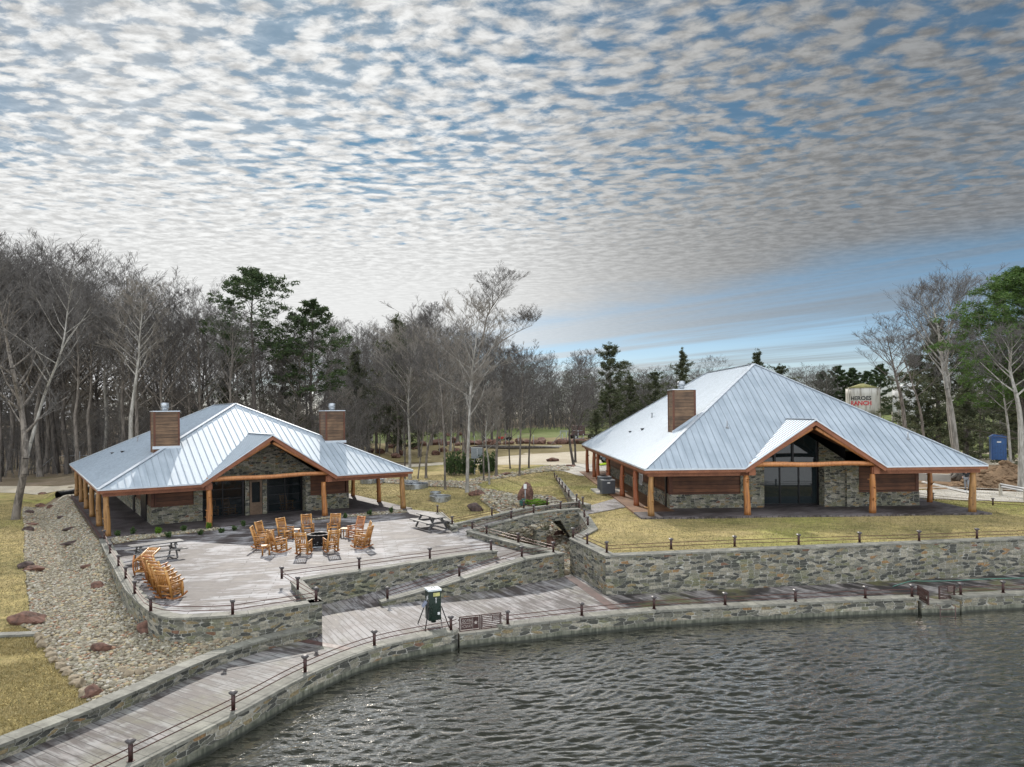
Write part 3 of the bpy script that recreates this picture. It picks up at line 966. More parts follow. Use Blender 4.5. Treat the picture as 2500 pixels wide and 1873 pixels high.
W2 = [G(x, y, .3) for x, y in [(735.6, 1416), (820, 1402), (925.5, 1388), (1052, 1367), (1140, 1353), (1213.7, 1344.7)]]
STEP = [G(785.8, 1468, .3), G(735.6, 1416, .3)]
W3 = []
for (bx, by, zc_) in [(932.7, 1480, -.67), (1027, 1467, -.46), (1121, 1453, -.21), (1215, 1438, .10), (1287, 1425.5, .30), (1366, 1411.6, .32)]:
    q = G(bx, by, ZW); q.z = zc_; W3.append(q)
W4 = [G(1153 - 14, 1296, .3), G(1265, 1329, .3), G(1362, 1352, .3)]
BWc = G(1479, 1357, .84)
BW_front = [BWc, G(2500, 1314, .84)]
BW_front.append(BW_front[1] + (BW_front[1] - BW_front[0]).normalized() * 12)
BW_west = [G(1391.4, 1314, .84), BWc]
TW = [G(1410, 1247, .95), G(1424, 1266, .92), G(1438, 1290, .88), G(1391.4, 1314, .84)]     # terrace edge beside creek
BR_L = G(1153, 1293, .3)
BR = [G(1146, 1296, .3), G(1248, 1269, .72), G(1303, 1254.5, .98), G(1369, 1245, 1.12), G(1418, 1242, 1.14)]
BRf = [G(1104, 1281, .3), G(1201, 1260, .72), G(1279, 1242, .98), G(1336, 1235, 1.12), G(1409, 1226, 1.16), G(1430, 1232, 1.16)]

# ------------------------------------------------------------ setting: water, ground, paving
def water_surface():
    """lake surface with real ripples near the view, flat sheets farther off"""
    rng = np.random.default_rng(12)
    x0, x1, y0, y1, st = -15.0, 31.0, 7.0, 31.0, 0.038
    gx, gy = np.meshgrid(np.arange(x0, x1 + st, st), np.arange(y0, y1 + st, st))
    X = gx + .25 * np.sin(gy * .8 + gx * .3) + .12 * np.sin(gx * 1.9 - gy * 1.1); Y = gy + .22 * np.sin(gx * .7 - gy * .2) + .12 * np.sin(gx * 1.3 + gy * 2.1)
    Z = np.zeros_like(X)
    for i in range(60):
        lam = np.exp(rng.uniform(np.log(.18), np.log(.62))); th = rad(-74) + rng.normal() * rad(23)
        k = 2 * PI / lam; ph = k * (X * math.cos(th) + Y * math.sin(th)) + rng.uniform(0, 6.28)
        env = .6 + .4 * np.sin(gx * rng.uniform(-.5, .5) + gy * rng.uniform(-.5, .5) + rng.uniform(0, 6.28))
        Z += env * (lam * .0105) * (2 * ((np.sin(ph) + 1) / 2) ** 1.5 - 1)
    Z *= .75 + .35 * np.sin(gx * .16 + .6) * np.sin(gy * .3 + 1.0)
    ed = np.minimum.reduce([gx - x0, x1 - gx, gy - y0, y1 - gy]); Z *= np.clip(ed / 1.0, 0, 1)
    print('wave slope rms', float(np.std(np.gradient(Z, st, axis=0))))
    V = np.stack([gx, gy, Z + WATER], 2).reshape(-1, 3)
    h_, w_ = gx.shape; i = np.arange((h_ - 1) * (w_ - 1)); r_ = i // (w_ - 1); c_ = i % (w_ - 1); a_ = r_ * w_ + c_
    F1 = np.stack([a_, a_ + 1, a_ + w_ + 1, a_ + w_], 1)
    n = len(V); B_ = [(-160, -60), (160, -60), (160, y0), (x1, y0), (x0, y0), (-160, y0), (160, 31.0), (x1, y1), (-160, 31.0), (x0, y1)]
    gxm, gym = gx.max(), gy.max()
    B_ = [(-160, -60), (160, -60), (160, y0), (gxm, y0), (x0, y0), (-160, y0), (160, gym), (gxm, gym), (-160, gym), (x0, gym)]
    V = np.concatenate([V, np.array([(a, b, WATER) for a, b in B_])])
    F2 = np.array([(0, 1, 2, 5), (3, 2, 6, 7), (5, 4, 9, 8)]) + n
    me = np_mesh('lake_water', V, np.concatenate([F1, F2]), MT['water'], smooth=True)
    return tag(link('lake_water', me), kind='structure')


water_surface()

pL = to_world(LFR, 0.1, 0.3); pR = to_world(LFR, 19.6, 0.3)
edge = [q.xy for q in W0[:-1]] + [G(770, 1552, ZW).xy + Vector((0, .2))] + [(q + Vector((0.15, 0.15, 0))).xy for q in W1[::-1]] + [pL.xy + Vector((.4, .6)), pR.xy + Vector((-.6, .6)), G(1080, 1252, 0).xy, G(1106, 1284, 0).xy,
        (W4[0] + Vector((-.3, 0, 0))).xy, (W4[2] + Vector((-.25, 0, 0))).xy, G(1360, 1411, ZW).xy + Vector((0, .15)), G(1392, 1407, ZW).xy + Vector((.3, .15))]
edge += [BWc.xy + Vector((.25, .3)), BW_front[1].xy + Vector((0, .25)), BW_front[2].xy + Vector((0, .25)), Vector((90, 33))]
poly = [(-75, 5)] + [(q.x, q.y) for q in edge] + [(420, 33), (420, 700), (-420, 700), (-420, 5)]


def ground_mesh():
    B = []
    n = len(poly)
    for i in range(n):
        a = Vector(poly[i]); b = Vector(poly[(i + 1) % n])
        m = max(1, min(30, int((b - a).length / 1.0)))
        for k in range(m): B.append(a + (b - a) * (k / m))
    P2 = []
    def add(x0, x1, y0, y1, st, ex=None):
        gx, gy = np.meshgrid(np.arange(x0, x1, st), np.arange(y0, y1, st))
        gx = gx.ravel(); gy = gy.ravel()
        k = inside([(q.x, q.y) for q in B], gx, gy)
        if ex: k &= ~((gx > ex[0]) & (gx < ex[1]) & (gy > ex[2]) & (gy < ex[3]))
        P2.extend([Vector((float(a), float(b))) for a, b in zip(gx[k], gy[k])])
    add(-48, 26, 14, 78, 0.7)
    add(-110, 110, 6, 190, 3.0, (-48.5, 26.5, 13, 78.5))
    add(-410, 410, 8, 690, 16.0, (-111, 111, 0, 191))
    V = B + P2
    res = delaunay_2d_cdt(V, [], [list(range(len(B)))], 1, 1e-4)
    vs = [(q.x, q.y, h0(q.x, q.y)) for q in res[0]]
    fs = []
    for f in res[2]:
        a, b, c = [Vector(vs[i]) for i in f[:3]]
        if (b - a).cross(c - a).z < 0: f = f[::-1]
        fs.append(f)
    return raw_obj('ground', vs, fs, MT['forest'], smooth=True)


tag(ground_mesh(), kind='structure')

# lawns
LW = lambda s, tt: (to_world(LFR, s, tt).x, to_world(LFR, s, tt).y)
lawn_w = [(-60, 9)] + [(q.x - .3, q.y + .1) for q in W0[:4]] + [tuple(G(219, 1722, -.6).xy), tuple(G(203, 1687, -.6).xy), tuple(G(170, 1647, -.6).xy), tuple(G(136, 1614, -.6).xy), tuple(G(84, 1551, -.6).xy),
          tuple(G(50, 1535, -.55).xy), LW(-3.4, -14), LW(-3.5, 0), LW(-3.4, 12), LW(-3.5, 20), LW(-3.3, 26), tuple(GT(190, 1199).xy), tuple(GT(0, 1204).xy), (-110, 76), (-110, 9)]
drape('lawn', lawn_w, MT['lawn'], 0.03, 1.2, jag=0.12)
a1 = tuple(GT(1013, 1141).xy); a2 = tuple(GT(1100, 1134).xy)
lawn_m = [(pR.x - .8, pR.y + .8), tuple(G(1085, 1256, 0).xy), (BRf[0].x, BRf[0].y), (BRf[1].x, BRf[1].y + .1), (BRf[3].x, BRf[3].y + .1), (4.4, 44.2), (7.2, 46), (7.4, 74), tuple(GT(1440, 1152).xy), tuple(GT(1402, 1141).xy), tuple(GT(1320, 1135).xy), tuple(GT(1205, 1135.5).xy),
          a2, a1, tuple(to_world(LFR, 19, 36).xy), tuple(to_world(LFR, 12, 27).xy), tuple(to_world(LFR, 19.7, 27).xy)]
drape('lawn', lawn_m, MT['lawn'], 0.03, 1.0, jag=0.1)
ZT = 0.76
i1 = offset_path(BW_front, 0.3); 
gw = [GT(1394, 1219), GT(1357, 1166)]
gwA = G(1396, 1214, .84); gwB = G(1357, 1166, .84)
terr = [(BWc.x + .2, BWc.y + .25)] + [(q.x, q.y) for q in i1[1:]] + [(40, 52), (33, 52), (29.5, 58), (27.2, 75), (6.5, 78), (4.2, 72), (gwB.x + .15, gwB.y), (gwA.x + .2, gwA.y)] + [(q.x + .2, q.y) for q in TW] + [(BW_west[0].x + .2, BW_west[0].y)]
drape('lawn', terr, MT['lawn'], 0.0, 1.6, zf=lambda x, y: ZT + 0.02 * math.sin(x * .7) * math.sin(y * .6))

# paved surfaces
patio_poly = [(q.x, q.y) for q in offset_path(W1, 0.15)] + [(STEP[1].x - .1, STEP[1].y)] + [(q.x, q.y + .1) for q in W2] + [tuple(G(1262, 1372, 0).xy), tuple(G(1365, 1356, 0).xy), (W4[0].x + .2, W4[0].y + .1), (BRf[0].x, BRf[0].y - .1),
              tuple(G(1078, 1252, 0).xy), (pR.x, pR.y), (pL.x, pL.y)]
o = MB(); o.poly(patio_poly, -0.5, 0.0); tag(o.build('patio', MT['patio']), kind='structure')
# planting strip of pebbles in front of the left porch is scattered later
wl_in = [(q.x + .0, q.y) for q in offset_path(centre_l, 0.0)]
walk_l = wl_in + [tuple(gate1_a.xy), tuple(gate1_b.xy)] + [(q.x, q.y) for q in lake_mid[:2]] + [tuple(G(1507, 1489, ZW).xy), tuple(G(1390, 1404, ZW).xy), tuple(G(1366, 1408, ZW).xy)] + [(q.x + .1, q.y + .15) for q in W3[::-1]]
walk_l += [(G(860, 1462, ZW).x, G(860, 1462, ZW).y), (W2[0].x + .15, W2[0].y + .1), (STEP[0].x - .15, STEP[0].y + .1), (G(770, 1545, ZW).x, G(770, 1545, ZW).y + .2)] + [(q.x - .1, q.y) for q in W0[::-1][1:]]
dA, dB = G(716, 1560, ZW), G(868, 1588, ZW)
sd_ = (dB - dA).xy.normalized()
def side_of(q): return (q[0] - dA.x) * sd_.y - (q[1] - dA.y) * sd_.x          # > 0 = camera side
def clip_half(P, keep):
    out = []
    for i in range(len(P)):
        a, b = P[i], P[(i + 1) % len(P)]
        sa, sb = side_of(a) * keep, side_of(b) * keep
        if sa >= 0: out.append(a)
        if sa * sb < 0:
            f = sa / (sa - sb); out.append((a[0] + (b[0] - a[0]) * f, a[1] + (b[1] - a[1]) * f))
    return out
o = MB(); o.poly(clip_half(walk_l, -1), ZW - .6, ZW); tag(o.build('walkway', MT['walk']), kind='structure')
o = MB(); o.poly(clip_half(walk_l, 1), ZW - .6, ZW); tag(o.build('walkway', MT['walk_l']), kind='structure')
walk_r = [tuple(G(1507, 1489, ZW).xy)] + [(q.x, q.y) for q in lake_mid[2:]] + [(q.x, q.y) for q in lake_right] + [(BW_front[2].x, BW_front[2].y + .2), (BWc.x, BWc.y + .2), (BW_west[0].x - .1, BW_west[0].y), tuple(G(1390, 1404, ZW).xy)]
o = MB(); o.poly(walk_r, ZW - .6, ZW); tag(o.build('walkway', MT['walk2']), kind='structure')
# rusty channel strips across the walkway
def strip(name, a, b, w, z0, z1, m):
    d = (b - a).xy.normalized(); n = Vector((-d.y, d.x)) * w / 2
    o = MB(); o.poly([(a.x - n.x, a.y - n.y), (b.x - n.x, b.y - n.y), (b.x + n.x, b.y + n.y), (a.x + n.x, a.y + n.y)], z0, z1)
    return o.build(name, m)
s1 = strip('drain_channel', G(1389, 1408, ZW), G(1503, 1488, ZW), 0.42, ZW - .1, ZW + .006, MT['rust_strip'])
tag(s1, 'rust brown drain channel crossing the walkway at the foot of the tall retaining wall corner', 'drain')
s2 = strip('drain_channel', dA.copy(), dB.copy(), 0.30, ZW - .1, ZW + .006, MT['rust_strip'])
tag(s2, 'dark brown drain channel across the walkway below the patio corner', 'drain')
mb = MB()
for dx in (-.28, -.20):
    a = G(1391, 1407, ZW); b = G(1466, 1452, ZW)
    n = Vector((-(b - a).y, (b - a).x, 0)).normalized() * dx
    mb.bar(a - n + Vector((0.02, 0, .03)), b - n + Vector((0.02, 0, .03)), 0.05, 0.05)
tag(mb.build('metal_edging', MT['galv']), 'pair of thin grey metal rails lying along the foot of the retaining wall', 'edging')

# ramp sheet between the two angled walls
ra = [G(1213, 1349, 0), G(1268, 1373, 0)]
rb = [G(935, 1452, -.6), G(975, 1478, -.8)]
mb = MB()
i3 = offset_path(W3, 0.25)
u0 = Vector((W2[-1].x, W2[-1].y, -.004)); 
N = 14
tops = []; bots = []
for k in range(N + 1):
    f = k / N
    a = Vector((u0.x, u0.y, 0)).lerp(Vector((W2[1].x, W2[1].y, 0)), f); a.z = -.003 - 0.85 * f
    b = i3[-2].lerp(i3[0], f); b.z = -.003 - 0.85 * f
    tops.append(a); bots.append(b)
for k in range(N): mb.face([tops[k], tops[k + 1], bots[k + 1], bots[k]])
o = mb.build('ramp', MT['walk'], weld=True); tag(o, kind='structure')

# roads and far fields
path_back = [GT(x, y) for x, y in [(1165, 1121), (1090, 1128), (1013, 1134), (700, 1160), (190, 1183), (0, 1188)]]
road = [(-110, 74)] + [tuple(GT(x, y).xy) for x, y in [(0, 1204), (190, 1199)]] + [tuple(to_world(LFR, -1, 27).xy), tuple(to_world(LFR, 12, 27.5).xy), tuple(to_world(LFR, 19, 36).xy)] + [a1, a2] + [tuple(GT(x, y).xy) for x, y in [(1205, 1136), (1320, 1135.5), (1402, 1141), (1440, 1153)]] + \
       [(7.3, 74), (28, 74), (60, 78), (80, 92), (80, 99), (48, 92)] + [tuple(GT(x, y).xy) for x, y in [(1600, 1088), (1540, 1089), (1420, 1095), (1310, 1104), (1205, 1116)]] + [(q.x, q.y) for q in path_back] + [(-110, 86)]
drape('road', road, MT['road'], 0.05, 2.0)
field = [tuple(GT(x, y).xy) for x, y in [(1020, 1075), (1560, 1075), (1560, 1062), (1380, 1060), (1020, 1066)]]
drape('grass_field', [(-40, 150), (60, 150), (70, 215), (-60, 205)], MT['field'], 0.06, 6.0)
drape('grass_field', [(38, 100), (44, 86), (110, 84), (170, 110), (170, 330), (30, 330), (20, 220), (60, 200), (56, 140)], MT['field'], 0.06, 6.0)
drape('dry_grass', [(-24, 104), (-6, 100), (14, 112), (24, 118), (58, 124), (58, 151), (-38, 151)], m_ground('dry_verge', [(0, (.15, .13, .05)), (.5, (.24, .19, .09)), (1, (.30, .24, .13))], (0.08, 0.6, 6.0)), 0.07, 3.0)
drape('dirt_yard', [(29.6, 57), (33, 53), (41, 53), (62, 56), (70, 76), (55, 79), (28.5, 76)], MT['dirt'], 0.04, 1.5)
# concrete drive right of the right lodge
cd = [tuple(G(x, y, .62).xy) for x, y in [(2250, 1200), (2320, 1211), (2450, 1207), (2505, 1222), (2640, 1260), (2640, 1300), (2500, 1243), (2380, 1222), (2290, 1208)]]
drape('concrete_drive', [(26.6, 50), (29.4, 53.5), (33.5, 54.2), (38, 51.2), (47, 44), (50, 38), (42, 38), (33, 46.5), (29.5, 48)], MT['concrete'], 0.0, 1.2, zf=lambda x, y: ZT + 0.03)
drape('curb', [(29.4, 53.6), (33.5, 54.4), (38, 51.4), (38.2, 51.75), (33.6, 54.8), (29.2, 54.0)], MT['concrete'], 0.0, 1.2, zf=lambda x, y: ZT + 0.14)
# apron by the right lodge and its little path
ap = [tuple(G(x, y, .8).xy) for x, y in [(1404, 1138), (1470, 1126), (1500, 1135), (1520, 1150)]]
drape('concrete_apron', [(3.6, 77.0), (5.4, 73.9), (6.3, 69.0), (7.7, 67.5), (10, 72.9), (26, 73.2), (26, 84), (6, 84)], MT['concrete'], 0.0, 1.5, zf=lambda x, y: max(h0(x, y) + .07, ZT + .05))
lp = [tuple(G(x, y, ZT + .03).xy) for x, y in [(1426, 1257), (1428, 1238), (1512, 1214), (1521, 1214), (1548, 1234)]]
o = MB(); o.poly(lp, ZT - .1, ZT + .035); tag(o.build('path', MT['walk']), kind='structure')

# ------------------------------------------------------------ walls
stone_wall('grey stone retaining wall along the land side of the lower left walkway', W0, .42, -1.5, MT['stone'], 1)
stone_wall('curved low stone wall round the front and left side of the patio', W1, .40, -1.3, MT['stone'], 1)
stone_wall('short stone wall stepping back from the patio front corner to the ramp', STEP, .40, -1.3, MT['stone'], 1)
stone_wall('long stone wall between the patio and the sloping ramp', W2, .40, -1.3, MT['stone'], 1)
stone_wall('stone wall with sloping top on the lake side of the ramp', W3, .42, -1.3, MT['stone'], 1)
stone_wall('low stone wall between the patio and the dry creek', W4, .38, -1.7, MT['stone'], 1)
stone_wall('tall grey stone retaining wall under the right lodge lawn', BW_west + BW_front[1:], .5, -1.3, MT['stone_big'], 1)
stone_wall('stone wall bending along the creek below the right lawn', TW, .42, -1.8, MT['stone_big'], 1)
gpath = [G(1357, 1166, .82), G(1393, 1212, .86), G(1409, 1228, .95)]
stone_wall('narrow stone garden wall running from the bridge back towards the trees', gpath, .34, -1.2, MT['stone'], 1)
stone_wall('low stone wall from the right porch corner of the left lodge to the bridge', [G(1104, 1286, .3), G(1066, 1251, .3)][::-1], .34, -.6, MT['stone'], 1)
stone_wall('low stone edge between the two lawns at the far left', [G(-60, 1552, -.33), G(45, 1549, -.36), G(84, 1547, -.38)], .3, -.9, MT['stone'], 1)
stone_wall('long curving lake edge wall left of the closed gate', lake_outer_l + [gate1_a.xy.to_3d() + Vector((0.0, -.24, -.65))], .48, -2.2, MT['stone_lake'], 1, name='lake_edge_wall')
gb = gate1_b
midc = [Vector((gb.x, gb.y, -.65))] + lake_mid + [G(2241, 1458, -.65)]
stone_wall('straight lake edge wall between the two gates', offset_path(midc, -.24), .48, -2.2, MT['stone_lake'], 1, name='lake_edge_wall')
rc = [G(2333, 1455.5, -.65)] + lake_right
stone_wall('lake edge wall right of the open gate', offset_path(rc, -.24), .48, -2.2, MT['stone_lake'], 1, name='lake_edge_wall')
g1 = [gate1_a.copy(), gate1_b.copy()]
for q in g1: q.z = ZW + .02
stone_wall('low wall section under the closed gate', offset_path(g1, -.24), .48, -2.2, MT['stone_lake'], 1, name='lake_edge_wall', cap_over=-.002)
g2 = [G(2241, 1458, -.65), G(2333, 1455.5, -.65)]
for q in g2: q.z = ZW + .02
stone_wall('low wall section under the open gate', offset_path(g2, -.24), .48, -2.2, MT['stone_lake'], 1, name='lake_edge_wall', cap_over=-.002)

# ------------------------------------------------------------ bridge
def bridge():
    root = empty('footbridge', BR[0], 0, 'stone sided footbridge over the dry creek between patio and right lawn', 'bridge')
    o = BR[0]
    for path, nm, sgn in ((BR, 'parapet', 1), (BRf, 'parapet', 1)):
        mb = MB(); cp = MB(); th = .36
        P = path; I = offset_path(P, th); Ls = 0
        for i in range(len(P) - 1):
            a, b, c, d = P[i], P[i + 1], I[i + 1], I[i]
            def under(q):
                f = (q.x - BR[0].x) / (BR[-1].x - BR[0].x)
                return q.z - .62 if 0.05 < f < .95 else (q.z - .9 if f < .5 else -1.6)
            def L(q, z): return (q.x - o.x, q.y - o.y, z - o.z)
            ba, bb = under(a), under(b); l = (b - a).length
            mb.face([L(a, ba), L(b, bb), L(b, b.z - .07), L(a, a.z - .07)], [(Ls, ba), (Ls + l, bb), (Ls + l, b.z), (Ls, a.z)])
            mb.face([L(c, bb), L(d, ba), L(d, a.z - .07), L(c, b.z - .07)], [(Ls + l + 4, bb), (Ls + 4, ba), (Ls + 4, a.z), (Ls + l + 4, b.z)])
            mb.face([L(d, ba), L(c, bb), L(b, bb), L(a, ba)])
            if i == 0: mb.face([L(d, ba), L(a, ba), L(a, a.z - .07), L(d, a.z - .07)])
            if i == len(P) - 2: mb.face([L(b, bb), L(c, bb), L(c, b.z - .07), L(b, b.z - .07)])
            nn = Vector((-(b - a).y, (b - a).x, 0)).normalized() * .035
            A, B_, C_, D_ = a - nn, b - nn, c + nn, d + nn
            cp.hexa([L(A, a.z - .07), L(B_, b.z - .07), L(C_, b.z - .07), L(D_, a.z - .07)], [L(A, a.z), L(B_, b.z), L(C_, b.z), L(D_, a.z)])
            Ls += l
        p = mb.build(nm, MT['stone'], root); cp.build('coping', MT['coping'], p)
    mb = MB()
    A = offset_path(BR, .3); Bq = [BRf[0], BRf[1], BRf[2], BRf[3], BRf[4]]
    zs = [0.0, .38, .62, .76, .80]
    for i in range(4):
        a, b, c, d = A[i], A[i + 1], Bq[i + 1], Bq[i]
        def L(q, z): return (q.x - o.x, q.y - o.y, z - o.z)
        mb.hexa([L(a, zs[i] - .3), L(b, zs[i + 1] - .3), L(c, zs[i + 1] - .3), L(d, zs[i] - .3)], [L(a, zs[i]), L(b, zs[i + 1]), L(c, zs[i + 1]), L(d, zs[i])])
    mb.build('deck', MT['walk'], root)
    mb = MB()
    q = G(1306, 1300, -1.3)
    c = (BR[2] + Vector((0.25, 0.35, 0)))
    mb.box((c.x - o.x + .1, c.y - o.y, -1.0 - o.z), (.62, .6, 1.9), 0.35)
    mb.build('pier', MT['stone'], root)
    mb = MB()
    qa, qb = TW[0], G(1409, 1228, .95)
    mb.poly([(qa.x - .12 - o.x, qa.y - .1 - o.y), (qa.x + .45 - o.x, qa.y - .1 - o.y), (qb.x + .45 - o.x, qb.y + .1 - o.y), (qb.x - .12 - o.x, qb.y + .1 - o.y)], -1.6 - o.z, .66 - o.z)
    mb.build('abutment', MT['stone'], root)


bridge()

# ------------------------------------------------------------ railings
r = lambda L_, z: [G(x, y, z) for x, y in L_]
railing('cable railing curving round the left side and front of the patio', r([(255, 1316), (269, 1351), (289.5, 1381.5), (307, 1412), (329, 1449)], .3) + r([(342, 1469), (352, 1482)], .3) + r([(368, 1491.6), (400, 1500), (450, 1503), (510, 1502), (568, 1499.7), (670, 1483), (772, 1467)], .3), [0, 1, 2, 3, 4, 7, 11, 13])
railing('short cable railing on the step back at the patio front corner', r([(772, 1467), (727, 1439), (688, 1413)], .3), [1, 2])
railing('cable railing along the patio edge above the ramp', r([(688, 1413), (877, 1388), (1049.5, 1363.5), (1199, 1343)], .3), [1, 2, 3])
w3p = []
for (x, y), z in zip([(946, 1462), (1121.5, 1407), (1274, 1359), (1351, 1347.6)], [-.64, -.21, .3, .32]): w3p.append(G(x, y, z))
railing('cable railing sloping up the ramp wall', w3p)
railing('cable railing between the patio and the dry creek', r([(1351, 1347.6), (1265, 1324), (1188, 1303), (1153, 1293)], .3), [1, 2, 3])
railing('near railing of the footbridge', [G(1153, 1293, .3), G(1248, 1267, .72), G(1303, 1252.5, .98), G(1368.7, 1243, 1.12), G(1414, 1240, 1.14)], [1, 2, 3, 4])
railing('far railing of the footbridge', [G(1068, 1251, .3), G(1104, 1280, .3), G(1201, 1259, .72), G(1279, 1241, .98), G(1336, 1233.5, 1.12), G(1408, 1224.5, 1.16), G(1423, 1232, 1.16)])
railing('cable railing bending beside the creek below the right lawn', [G(1414, 1240, 1.14), G(1426.6, 1263, .92), G(1435.3, 1283, .88), G(1399.3, 1312, .84)], [1, 2])
railing('long cable railing along the top of the tall retaining wall', r([(1399.3, 1312.6), (1433.8, 1328), (1481.4, 1348.9), (1638.5, 1341), (1793.7, 1334.5), (1950, 1330), (2098.6, 1324.7), (2244, 1321), (2385, 1315), (2530, 1310)], .84))
gp = [gpath[1].lerp(gpath[0], k / 5) for k in range(6)]
railing('small railing on the garden wall behind the bridge', [q + Vector((-.12, 0, .0)) for q in gp])
railing('lakeside cable railing left of the closed gate', centre_l[9:] + [gate1_a.xy.to_3d() + Vector((-.05, 0, -.65))], [i for i in range(len(centre_l) - 9) if (i + 9) % 6 == 0])
railing('lakeside cable railing between the gates', [Vector((gb.x + .05, gb.y, -.65))] + lake_mid + [G(2240, 1457, -.65)], range(1, 8))
railing('lakeside cable railing right of the open gate', [G(2334, 1455, -.65)] + lake_right, range(1, 5))
railing('cable railing beside the drive right of the right lodge', [Vector((28.2, 55.5, ZT)), Vector((28.2, 51.2, ZT)), Vector((28.4, 48.2, ZT)), Vector((30.3, 45.0, ZT)), Vector((34, 42.0, ZT)), Vector((38, 38, ZT))])

# ------------------------------------------------------------ lodges
EZ = 2.76


def norm3(p):
    n = Vector((0, 0, 0))
    for i in range(len(p)):
        a, c = Vector(p[i]), Vector(p[(i + 1) % len(p)])
        n += Vector(((a.y - c.y) * (a.z + c.z), (a.z - c.z) * (a.x + c.x), (a.x - c.x) * (a.y + c.y)))
    return n.normalized()


def roof_plane(mr, ms, P, spacing=.42, th=.05, off=0.0, seams=True):
    """P ccw from above; P[0]->P[1] runs along the eave"""
    P = [Vector(p) for p in P]
    n = norm3(P)
    e = (P[1] - P[0]).normalized(); u = n.cross(e)
    o = P[0]
    q2 = [((p - o).dot(e), (p - o).dot(u)) for p in P]
    tri = tessellate_polygon([[Vector((a, b, 0)) for a, b in q2]])
    for T in tri:
        a, b, c = T
        if (Vector(q2[b]) - Vector(q2[a])).cross(Vector(q2[c]) - Vector(q2[a])) < 0: a, c = c, a
        mr.face([P[a], P[b], P[c]], [q2[a], q2[b], q2[c]])
        d = Vector((0, 0, -th))
        mr.face([P[c] + d, P[b] + d, P[a] + d])
    if not seams: return
    lo = min(a for a, b in q2); hi = max(a for a, b in q2)
    x = lo + spacing * .5 + off
    while x < hi:
        ys = []
        for i in range(len(q2)):
            (x1, y1), (x2, y2) = q2[i], q2[(i + 1) % len(q2)]
            if (x1 > x) != (x2 > x): ys.append(y1 + (y2 - y1) * (x - x1) / (x2 - x1))
        ys.sort()
        for k in range(0, len(ys) - 1, 2):
            if ys[k + 1] - ys[k] > .1:
                a = o + e * x + u * (ys[k] + .01) + n * .016; b = o + e * x + u * (ys[k + 1] - .01) + n * .016
                ms.bar(a, b, .028, .032, up=n)
        x += spacing


def log_post(parent, x, y, z0, z1, r, material, seed, name='porch_post', knots=5):
    rnd = random.Random(seed)
    mb = MB()
    k = 9
    pts = []; rs = []
    ph = rnd.uniform(0, 6)
    for i in range(k + 1):
        f = i / k
        pts.append((math.sin(ph + f * 4) * .025, math.cos(ph * 2 + f * 3) * .025, (z1 - z0) * f))
        rs.append(r * (1.12 - .22 * f + rnd.uniform(-.06, .06) + (0.12 if i == 0 else 0)))
    mb.tube(pts, rs, 10, jit=.05, rnd=rnd)
    for _ in range(knots):
        a = rnd.uniform(0, 2 * PI); z = rnd.uniform(.25, (z1 - z0) - .3)
        d = Vector((math.cos(a), math.sin(a), rnd.uniform(.1, .8)))
        p = Vector((0, 0, z)) + d * (r * .7)
        L_ = rnd.uniform(.08, .16) if rnd.random() < .8 else .3
        mb.tube([p, p + d * L_], [rnd.uniform(.04, .065), .02], 6)
    o = mb.build(name, material, parent)
    o.location = (x, y, z0)
    return o


def pts_wall(mb, s0, t0, s1, t1, z0, z1):
    """vertical panel, outward normal to the right of s0->s1 direction"""
    mb.face([(s0, t0, z0), (s1, t1, z0), (s1, t1, z1), (s0, t0, z1)])


